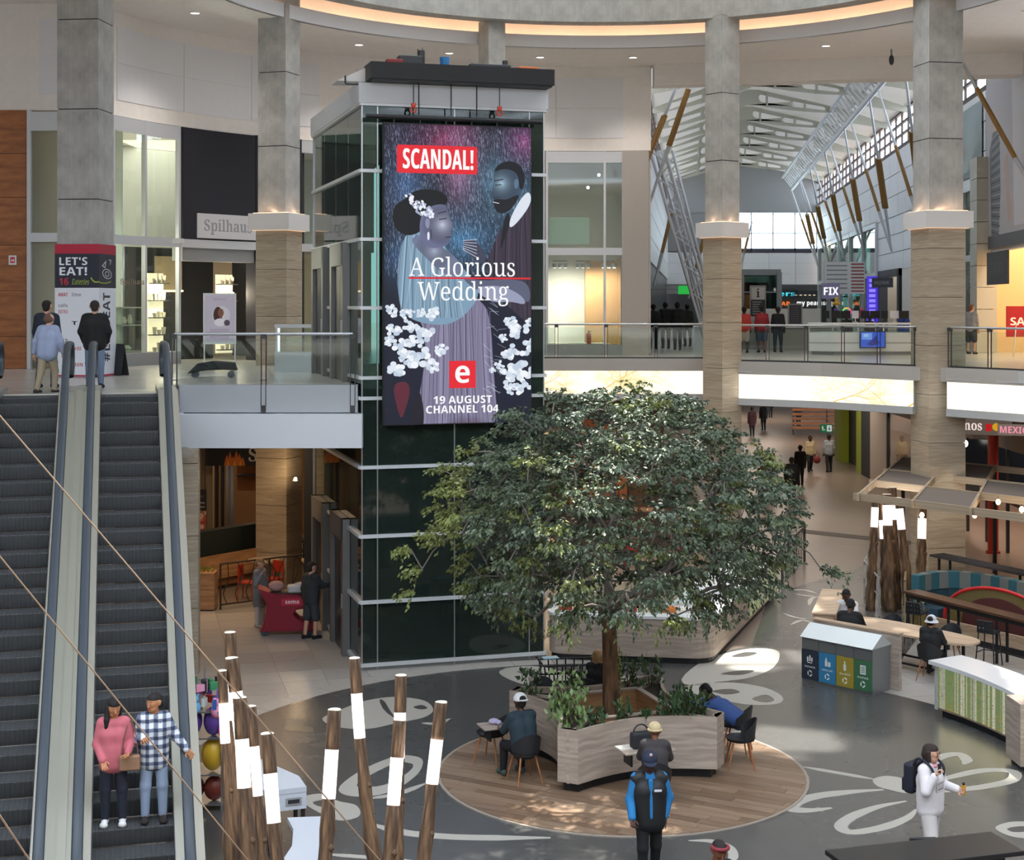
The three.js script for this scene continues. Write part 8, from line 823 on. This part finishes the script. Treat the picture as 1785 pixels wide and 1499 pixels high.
// seating corner
person('visitor in a white bucket hat and black top at the oval table', [8.55, 0.012, -30.5], 2.55, { h: 1.62, skinTone: 'tan', cell: MIDC, top: '#1b1d1f', pants: '#17181b', seat: 0.45, lean: 0.12, hat: { kind: 'bucket', color: '#c9cbd0' }, style: 'short', arms: sitArms, loose: 0.015 });
person('man in a black hooded top with his back turned at the oval table', [7.15, 0.012, -31.75], 2.7, { h: 1.78, skinTone: 'dark', fat: 1.15, cell: MIDC, top: '#101113', pants: '#141518', seat: 0.45, lean: 0.4, headPitch: 0.4, style: 'crop', hair: '#101113', arms: sitArms, loose: 0.03 });
person('bearded man in a dark vest and white sleeves seated at the far table side', [7.55, 0.012, -33.4], -0.5, { h: 1.74, skinTone: 'dark', cell: MIDC, beard: true, top: '#c9cacc', pants: '#17181c', seat: 0.45, lean: 0.35, headPitch: 0.5, sleeve: 0.35, style: 'crop', hair: '#0f0d0c', arms: sitArms, loose: 0.01 }); 
// by the lift
const grey = person('man in a dark grey sweater and shorts reaching for the lift button', [-4.62, 0, -34.3], 2.35, { h: 1.76, skinTone: 'light', cell: MIDC, top: '#34383c', pants: '#383c44', legs: 'short', shoes: '#1c1d22', hair: '#2a201a', style: 'short', walk: 0.35, loose: 0.014, arms: [[D(0.05, -0.75, 0.75), D(-0.05, 0.05, 1)], [D(0.25, -1, -0.1), D(0.1, -1, 0.15)]] });
person('woman in a grey cardigan and white trousers with her hand at her mouth', [-6.02, 0, -35.6], 1.2, { h: 1.62, skinTone: 'light', fat: 1.05, cell: MIDC, top: '#7a7d82', pants: '#b9b6b4', shoes: '#a89c90', hair: '#8a6c4c', style: 'bun', hem: 0.32, loose: 0.012, headPitch: 0.15, arms: [[D(-0.2, -1, 0.1), D(0.35, 0.95, 0.4)], [D(0.25, -1, 0), D(0, -1, 0.1)]] });
{ const c = thing('child_trolley', 'crimson plastic child shopping trolley marked sema by the lift', 'trolley', [-5.35, 0, -34.85], 0.12); const red = std('#8a1730', 0.4); part('shell', extr([[-0.55, 1.1], [-0.35, 0.75], [-0.42, 0.2], [-0.5, 0.12], [0.75, 0.12], [0.8, 0.3], [0.55, 0.3], [0.35, 0.36], [0.22, 0.5], [0.3, 0.62], [0.65, 0.66], [0.62, 0.9], [-0.3, 0.98]], 0.5, 0.02), red, c); part('name_plate', new THREE.PlaneGeometry(0.5, 0.16).translate(0.22, 0.79, 0.28), textMat(128, 40, '#c02a44', (g) => fit(g, 'sema', 'bold 32px sans-serif', 22, 30, 84, '#f0e4e6')), c); part('basket', [box(0.85, 0.04, 0.48, 0.1, 0.98, 0), rod(V(-0.6, 1.12, -0.24), V(-0.6, 1.12, 0.24), 0.025)], M.darkSteel, c); for (const [x, z] of [[-0.4, 0.22], [0.62, 0.22], [-0.4, -0.22], [0.62, -0.22]]) part('wheel', new THREE.CylinderGeometry(0.08, 0.08, 0.05, 14).rotateX(Math.PI / 2).translate(x, 0.08, z), M.rubber, c); single('soft_bag', 'pale pink soft bag lying in the crimson trolley', 'bag', [ball(0.16, 0, 0.12, 0, 1.2, 0.8, 1)], std('#a8847e', 0.9), [-5.5, 1.0, -34.8]); single('folded_blanket', 'white folded blanket lying in the crimson trolley', 'blanket', [rbox(0.45, 0.16, 0.36, 0, 0.08, 0, 0.05, 2), ball(0.12, 0.1, 0.16, 0, 1.4, 0.5, 1)], std('#b4b6ba', 0.9), [-5.0, 1.0, -34.75], 0.2); }
// gallery figures
const stand = (label, u, vFeet, d, yaw, o) => person(label, at(u, vFeet, d).setY(6), yaw, { cell: FAR, ...o });
stand('man in black walking on the far gallery, left of the four dark walkers', 1139, 0, 56, 3.0, { top: '#15161a', pants: '#16171a', walk: 0.7, skinTone: 'dark', loose: 0.02 }); stand('man in black walking on the far gallery, second of the four dark walkers', 1160, 0, 57, 3.2, { top: '#1a1b1e', pants: '#1a1b20', walk: -0.7, skinTone: 'dark', h: 1.78, loose: 0.02 }); stand('man in black walking on the far gallery, third and nearest of the four dark walkers', 1181, 0, 55, 3.1, { top: '#101113', pants: '#121316', walk: 0.8, skinTone: 'dark', h: 1.78, loose: 0.02 }); stand('man in dark green walking on the far gallery, right of the four dark walkers', 1198, 0, 60, 3.3, { top: '#23281f', pants: '#16171a', walk: -0.6, skinTone: 'dark', h: 1.7 });
stand('customer in a red shirt and pale shorts at the service counter', 1297, 0, 52, 3.0, { top: '#a8342c', pants: '#a89c90', legs: 'short', skinTone: 'dark', fat: 1.1, h: 1.6 }); stand('customer in a red top and blue skirt leaning on the service counter', 1328, 0, 52.3, 3.1, { top: '#8a242a', pants: '#3c4a5c', legs: 'short', pantLoose: 0.05, skinTone: 'brown', fat: 1.25, h: 1.62, dress: false }); stand('customer in black leaning on the service counter', 1356, 0, 52.6, 2.9, { top: '#16171a', pants: '#2a3442', skinTone: 'dark', fat: 1.1, h: 1.6, lean: 0.15 });
stand('man in a grey shirt and navy shorts by the right gallery shops', 1693, 0, 50.5, 2.4, { top: '#7a8088', pants: '#1f2634', legs: 'short', skinTone: 'light', hair: '#6a4a38', style: 'crop', h: 1.68 });
stand('clerk with dark hair behind the information desk, left one', 1476, 0, 51.8, 0, { top: '#20232a', h: 1.35, skinTone: 'dark' }); stand('clerk in dark clothes behind the information desk, middle one', 1516, 0, 51.8, 0.4, { top: '#1a1c24', h: 1.3, skinTone: 'dark' }); stand('clerk in a blue shirt behind the information desk, right one', 1576, 0, 51.8, -0.8, { top: '#28479a', h: 1.42, skinTone: 'brown' });
// corridor walkers
const walk = (label, u, v, o, yaw = Math.PI) => { const p = floorAt(u, v); return person(label, p.setY(0), yaw, { cell: -p.z > 80 ? 0.035 : 0.025, walk: 0.7, ...o }); };
walk('walker in a grey shirt and dark trousers by the green portal', 1445, 823, { top: '#8f959c', pants: '#17181b', skinTone: 'dark', h: 1.74 }); walk('walker in a beige shirt carrying a red bag in the corridor', 1412, 822, { top: '#b0a07e', pants: '#1a1b1e', skinTone: 'dark', h: 1.66 }, 0.1); walk('walker in black half hidden by another in the corridor', 1395, 846, { top: '#141518', pants: '#141518', skinTone: 'dark', h: 1.72 }); walk('walker in dark navy nearest to the tree in the corridor', 1380, 878, { top: '#16181d', pants: '#191b22', skinTone: 'dark', h: 1.8, loose: 0.03 }); walk('distant walker in a dark red coat in the corridor', 1311, 760, { top: '#3a1c20', pants: '#141518', skinTone: 'dark', hem: 0.3 }); walk('distant walker in black bending in the corridor', 1331, 750, { top: '#121316', pants: '#18191c', skinTone: 'dark', fat: 1.2 }); walk('distant walker in blue grey beside the slat kiosk', 1392, 746, { top: '#2c3844', pants: '#16171a', skinTone: 'dark' }); walk('farthest walker in dark clothes at the corridor end', 1343, 728, { top: '#1c1e22', pants: '#1c1e22', skinTone: 'dark' });
single('red_bag', 'small round red bag carried by the beige walker', 'bag', [ball(0.17, 0, 0, 0, 1, 1, 0.6), new THREE.TorusGeometry(0.1, 0.012, 6, 14).translate(0, 0.2, 0)], std('#6e1c22', 0.7), at(1424, 802, 68).setY(0.6));
// ---------- cafe under the bridge ----------
{ const w = structGroup('wall_bridge_cafe', 'dim tan walls of the cafe under the bridge'); part('rear_wall', prism([[-20, 50], [-4.8, 50], [-4.8, 50.3], [-20, 50.3]], 0, 4.7), std('#7c6248', 0.8), w); part('side_wall', prism([[-13.4, 30], [-13.1, 30], [-13.1, 50], [-13.4, 50]], 0, 4.7), std('#6b5946', 0.8), w); part('orange_niche', prism([[-6.3, 47.4], [-4.9, 47.4], [-4.9, 47.6], [-6.3, 47.6]], 0, 4.3), std('#a85a20', 0.7), w); for (const [u, c] of [[338, '#b5a48e'], [352, '#a08f7a'], [366, '#b5a48e']]) { const p = at(u, 880, 44); part('wall_pier', box(0.2, 4.6, 0.2, p.x, 2.3, -44), std(c, 0.7), w); } for (const u of [378, 388, 397, 405]) { const p = at(u, 880, 43.5); part('dark_post', box(0.09, 4.6, 0.1, p.x, 2.3, -43.5), u % 2 ? M.steel : M.darkSteel, w); } part('kitchen_wall', box(1.6, 2.6, 0.1, -7.6, 3.3, -45.6), std('#a8734e', 0.8), w); part('kitchen_shelf', [box(1.5, 0.05, 0.4, -7.6, 3.0, -45.4), box(1.5, 0.05, 0.4, -7.6, 2.5, -45.4)], M.darkSteel, w);
  board('shop_sign', 'black cafe sign with orange flames and a white letter S', 'sign', 1.65, 0.62, textMat(256, 96, '#14141a', (g) => { g.fillStyle = '#d87020'; for (const [x, h] of [[96, 50], [110, 66], [124, 44], [138, 70], [152, 56], [166, 40]]) { g.beginPath(); g.moveTo(x - 12, 96); g.quadraticCurveTo(x - 10, 96 - h * 0.5, x, 96 - h); g.quadraticCurveTo(x + 10, 96 - h * 0.5, x + 12, 96); g.fill(); } g.fillStyle = '#f0b040'; for (const x of [102, 130, 156]) { g.beginPath(); g.moveTo(x - 6, 96); g.lineTo(x, 70); g.lineTo(x + 6, 96); g.fill(); } fit(g, 'S', 'bold 84px serif', 190, 76, 44, '#e8e4dc'); }), at(408, 812, 42.5), 0);
  const pd = thing('menu_stand', 'tall menu stand with burger picture beside the column', 'sign', at(346, 960, 42).setY(0), 0.2); part('board', box(0.45, 1.75, 0.05, 0, 1.6, 0), M.matteBlack, pd); part('print', new THREE.PlaneGeometry(0.42, 1.7).translate(0, 1.6, 0.03), textMat(128, 512, '#8a6a58', (g, W, H) => { g.fillStyle = '#14161e'; g.fillRect(0, 0, W, 170); fit(g, 'Bistro', 'italic 30px serif', 24, 60, 80, '#8a8c94'); fit(g, 'Cookie Shop', 'bold 20px sans-serif', 12, 110, 104, '#c8cad0'); fit(g, 'Cake & More', 'bold 20px sans-serif', 12, 145, 104, '#c8cad0'); for (let i = 0; i < 40; i++) { g.fillStyle = ['#c05040', '#d8a050', '#e8c8b0', '#a83828'][i % 4]; g.globalAlpha = 0.8; g.beginPath(); g.arc(hash(i, 1) * W, 190 + hash(i, 2) * 280, 8 + hash(i, 3) * 20, 0, 6.3); g.fill(); } g.globalAlpha = 1; }), pd); part('leg', [rod(V(-0.2, 0, 0.1), V(-0.15, 0.8, 0), 0.015), rod(V(0.2, 0, 0.1), V(0.15, 0.8, 0), 0.015)], M.darkSteel, pd);
  const bq = thing('banquette', 'dark green cafe banquette below the bridge', 'sofa', [0, 0, 0]); const a = [-9.1, 39.6], b = [-7.0, 42.4]; part('back', prism([a, b, [b[0] - 0.3, b[1] + 0.2], [a[0] - 0.3, a[1] + 0.2]], 0.45, 1.5), std('#1f2b2c', 0.6), bq); part('seat', prism([a, b, [b[0] + 0.45, b[1] - 0.35], [a[0] + 0.45, a[1] - 0.35]], 0.1, 0.5), std('#8a5c34', 0.6), bq); part('rear_timber', prism([[a[0] + 0.46, a[1] - 0.36], [b[0] + 0.46, b[1] - 0.36], [b[0] + 0.5, b[1] - 0.4], [a[0] + 0.5, a[1] - 0.4]], 0.3, 0.95), M.oak, bq);
  single('banquette', 'short teal booth seat in the orange niche below the bridge', 'sofa', [box(1.2, 0.8, 0.2, 0, 1.1, -0.3), box(1.2, 0.5, 0.6, 0, 0.35, 0), box(1.25, 0.05, 0.6, 0, 0.75, 0.6)], std('#28404a', 0.7), [-5.6, 0, -44.5]);
  const bx = thing('planter_box', 'honey timber planter box with small plants at the cafe edge', 'planter', at(358, 1062, 37.6).setY(0)); part('box', rbox(0.55, 0.92, 0.5, 0, 0.5, 0, 0.01), M.oak, bx); part('plinth', box(0.5, 0.08, 0.45, 0, 0.04, 0), M.black, bx); { const im = new THREE.InstancedMesh(leafShape, std('#8a8430', 0.6), 50), m = new THREE.Matrix4(); for (let k = 0; k < 50; k++) { m.compose(V(rnd(-0.22, 0.22), 0.95, rnd(-0.2, 0.2)), new THREE.Quaternion().setFromEuler(new THREE.Euler(rnd(-0.6, 0.6), rnd(6), rnd(-0.6, 0.6))), V(0.06, 0.2, 0.06)); im.setMatrixAt(k, m); } im.name = 'foliage'; im.userData.kind = 'stuff'; bx.add(im); }
  const fe = thing('branch_fence', 'dark metal cafe fence with branch shaped bars', 'fence', [0, 0, 0]); const p0 = V(-7.35, 0, -37.6), p1 = V(-4.9, 0, -39.4); part('frame', [rod(p0.clone().setY(1.15), p1.clone().setY(1.15), 0.025), rod(p0.clone().setY(0.12), p1.clone().setY(0.12), 0.025), ...[0, 0.45, 1].map((t) => rod(p0.clone().lerp(p1, t), p0.clone().lerp(p1, t).setY(1.15), 0.025))], std('#3a2c22', 0.6), fe); for (let i = 0; i < 9; i++) { const t = (i + 0.6) / 10, q = p0.clone().lerp(p1, t), e = p1.clone().sub(p0).normalize(); const pts = [q.clone().setY(0.12), q.clone().addScaledVector(e, rnd(-0.1, 0.1)).setY(0.4), q.clone().addScaledVector(e, rnd(-0.16, 0.16)).setY(0.75), q.clone().addScaledVector(e, rnd(-0.2, 0.2)).setY(1.15)]; part('branch_bar', smoothTube(pts, 0.012, 14, 5), std('#3a2c22', 0.6), fe); part('branch_bar', smoothTube([pts[1], pts[1].clone().addScaledVector(e, 0.1).setY(0.6), pts[1].clone().addScaledVector(e, 0.16).setY(0.8)], 0.009, 8, 5), std('#3a2c22', 0.6), fe); }
  for (const [u, v, l] of [[460, 1035, 'left'], [552, 1020, 'right']]) { const t = thing('cafe_table', `round pale cafe table behind the branch fence, ${l} one`, 'table', at(u, v, 40.5).setY(0)); part('table_top', cyl(0.42, 0.42, 0.035, 0, 0.74, 0, 24), std('#c9b79a', 0.5), t); part('leg', cyl(0.03, 0.03, 0.74, 0, 0, 0, 10), M.black, t); part('base', cyl(0.24, 0.22, 0.03, 0, 0, 0, 18), M.black, t); }
  for (const [x, d, t, l] of [[-6.9, 38.9, 1.4, 'left'], [-6.3, 39.4, -0.6, 'middle'], [-4.95, 41.2, 2.2, 'right']]) { const r = thing('red_chair', `orange red cafe chair below the bridge, ${l} one`, 'chair', [x, 0, -d], t); const m = std('#a8321e', 0.5); part('seat', rbox(0.4, 0.04, 0.4, 0, 0.45, 0, 0.01), m, r); part('backrest', rbox(0.38, 0.3, 0.03, 0, 0.75, -0.19, 0.01), m, r); for (const [a2, b2] of [[-1, -1], [1, -1], [-1, 1], [1, 1]]) part('leg', rod(V(a2 * 0.2, 0, b2 * 0.2), V(a2 * 0.16, b2 < 0 ? 0.85 : 0.44, b2 * 0.17), 0.014), m, r); }
  single('dark_table', 'dark square cafe table before the banquette', 'table', [box(1.4, 0.05, 0.7, 0, 0.76, 0), box(0.06, 0.75, 0.06, -0.5, 0.38, 0), box(0.06, 0.75, 0.06, 0.5, 0.38, 0)], M.matteBlack, [-6.6, 0, -42.0], 0.3); single('paper_cup', 'white cup on the banquette table', 'cup', [cyl(0.035, 0.045, 0.11, 0, 0, 0, 12), cyl(0.047, 0.045, 0.012, 0, 0.11, 0, 12)], M.white, [-6.9, 0.785, -41.9]);
  const sc = thing('wall_sconce', 'small chrome wall lamp glowing on the column below the bridge', 'light', at(515, 838, 40.35)); part('cup', ball(0.07, 0, 0, 0, 1.2, 0.7, 1), M.steel, sc); part('lamp_glow', ball(0.045, 0, 0.05, 0), glow(new THREE.Color(1, 0.75, 0.45), 10), sc); pointLight(new THREE.Color(1, 0.7, 0.4), 3, at(515, 832, 40.25), 2);
  for (const [x, d, p, w2, l2] of [[-8.8, 46.5, 3, 3, 3], [-6, 44.5, 2.2, 2, 2], [-7.0, 37.0, 6.5, 3, 2], [-5.6, 46, 4, 1, 1]]) { area(new THREE.Color(1, 0.66, 0.38), p, w2, l2, V(x, 4.6, -d), V(x, 0, -d)); const lp = thing('added_light_panel', `added unseen amber light panel of the cafe below the bridge, ${['over the kitchen', 'beside the column', 'over the fence', 'in the orange niche'][[46.5, 44.5, 37, 46].indexOf(d)]}`, 'light', [x, 4.64, -d]); part('fill_diffuser', box(w2, 0.02, l2), glow(new THREE.Color(1, 0.7, 0.42), 0.6), lp); } }  // unseen amber panels added to warm and brighten the cafe
// ---------- toy stand beside the escalator ----------
{ const t = thing('toy_stand', 'wire stand of colourful toys and balls beside the escalator', 'stand', [-4.72, 0.008, -22.9]); part('frame', [rod(V(-0.32, 0, -0.3), V(-0.32, 1.9, -0.3), 0.015), rod(V(0.32, 0, -0.3), V(0.32, 1.9, -0.3), 0.015), rod(V(-0.32, 0, 0.3), V(-0.32, 1.2, 0.3), 0.015), rod(V(0.32, 0, 0.3), V(0.32, 1.2, 0.3), 0.015), ...[0.1, 0.55, 1.1, 1.5].map((y) => box(0.66, 0.02, 0.6, 0, y, 0))], M.steel, t); let n = 0;
  const put1 = (name, l, c, g, m, x, y, z, grp) => single(name, l, c, g, m, V(x, y, z).add(t.position), rnd(3), grp); for (const [x, z] of [[-0.16, 0.12], [0.16, 0.12]]) put1('play_ball', x < 0 ? 'violet play ball, left one in the toy stand' : 'violet play ball, right one in the toy stand', 'ball', ball(0.15, 0, 0, 0, 1, 1.45, 1, 18), std('#5c3f8c', 0.4), x, 1.33 - 0.0, z); for (const [x, y, z, l] of [[-0.17, 0.92, 0.14, 'upper left'], [-0.17, 0.68, 0.14, 'lower left'], [0.15, 0.82, 0.12, 'large right']]) put1('play_ball', `yellow play ball, ${l} one in the toy stand`, 'ball', ball(l === 'large right' ? 0.17 : 0.125, 0, 0, 0, 1, l === 'large right' ? 1.45 : 1, 1, 18), std('#c8a02a', 0.4), x, y, z); for (const [x, l] of [[-0.14, 'left'], [0.17, 'right']]) put1('play_ball', `dark red brown play ball at the bottom ${l} of the toy stand`, 'ball', ball(0.16, 0, 0, 0, 1, 1.15, 1, 16), std('#6e2a1c', 0.5), x, 0.3, 0.1);
  for (let i = 0; i < 26; i++) put1('boxed_toy', 'small bright boxed toy on the upper tier of the toy stand', 'toy', box(0.1 + hash(i, 1) * 0.08, 0.1 + hash(i, 2) * 0.1, 0.06), std(['#2a5ca8', '#c85a8a', '#3a8a5a', '#d8d4cc', '#6a4a9c', '#222630', '#c84030', '#48a0b8', '#e09ab4'][i % 9], 0.5), rnd(-0.28, 0.28), 1.62 + (i % 3) * 0.12, rnd(-0.28, 0.28), 'boxed toys on the stand'); for (const [x, y, z, c, l] of [[0.22, 1.5, 0.22, '#d88aa8', 'pink plush toy hanging'], [-0.1, 1.56, 0.26, '#6aa8d0', 'pale blue boxed doll hanging'], [0.34, 1.2, 0.2, '#d0508a', 'hot pink plush toy hanging'], [0.36, 0.85, 0.2, '#3a88b0', 'blue plush toy hanging']]) put1('plush_toy', l + ' at the front of the toy stand', 'toy', [ball(0.1, 0, 0, 0, 1, 1.1, 0.8), ball(0.07, 0, 0.13, 0), ball(0.03, 0.05, 0.19, 0), ball(0.03, -0.05, 0.19, 0)], std(c, 0.8), x, y, z);
  const cr = thing('luggage_cart', 'chrome cart foot at the base of the stone column', 'cart', at(338, 1185, 30.2).setY(0)); part('frame', [rod(V(-0.25, 0.1, 0), V(0.25, 0.1, 0), 0.02), rod(V(0.22, 0.1, 0), V(0.22, 0.35, 0), 0.02)], M.steel, cr); for (const x of [-0.2, 0.2]) part('wheel', new THREE.CylinderGeometry(0.06, 0.06, 0.04, 12).rotateX(Math.PI / 2).translate(x, 0.06, 0), M.rubber, cr); }
// ---------- white tables and the black table at the lower edge ----------
{ const w = std('#b9bfc7', 0.3), t = thing('white_desk', 'white high desk with a power socket behind the left log lamps', 'table', at(478, 1385, 20.6).setY(0.014), 0.35); part('top', prism([[-0.35, 0.7], [-0.15, -0.15], [0.42, -0.15], [0.42, 0.35], [-0.05, 1.6]], 0.95, 1.02), w, t); part('front', box(0.56, 0.24, 0.05, 0.14, 0.84, 0.12), w, t); part('socket', box(0.22, 0.1, 0.02, 0.24, 0.84, 0.15), M.grey, t); part('socket_face', box(0.16, 0.05, 0.01, 0.24, 0.84, 0.162), M.matteBlack, t); for (const [x, z] of [[0.38, 0.1], [-0.12, 0.1], [-0.05, -1.3], [0.36, -0.3]]) part('leg', box(0.05, 0.95, 0.05, x, 0.475, z), M.black, t);
  const b = thing('white_table', 'curved white table at the bottom between the log lamps', 'table', at(528, 1470, 18.9).setY(0.014), 0.05); part('top', prism([[-0.18, -1.3], [-0.08, -0.6], [-0.12, 0], [-0.24, 0.42], [0.24, 0.45], [0.28, 0], [0.32, -0.6], [0.4, -1.3]], 0.98, 1.04), w, b); for (const [x, z] of [[-0.05, -0.3], [0.2, -0.3], [0, 1.1], [0.3, 1.1]]) part('leg', box(0.05, 0.97, 0.05, x, 0.485, z), M.black, b);
  stool('dark bar stool behind the left log lamps at the white table', [-2.95, 0.014, -18.6], 1.2);
  const k = thing('black_table', 'black high table at the lower right corner', 'table', [4.9, 0.014, -18.3], 0.28); part('top', rbox(2.3, 0.06, 0.7, 0, 1.06, 0.3, 0.01), std('#16181b', 0.35), k); part('panel', box(2.2, 0.9, 0.05, 0, 0.55, 0.3), M.matteBlack, k); part('foot', box(2.0, 0.05, 0.6, 0, 0.025, 0.3), M.black, k); stool('dark stool peeping over the black high table', [5.15, 0.014, -18.95], 3.2); }
scene.traverse((o) => { if (o.isMesh) { o.castShadow = true; o.receiveShadow = true; } if (o.isLight && o.shadow) o.castShadow = true; });
renderer.render(scene, camera);
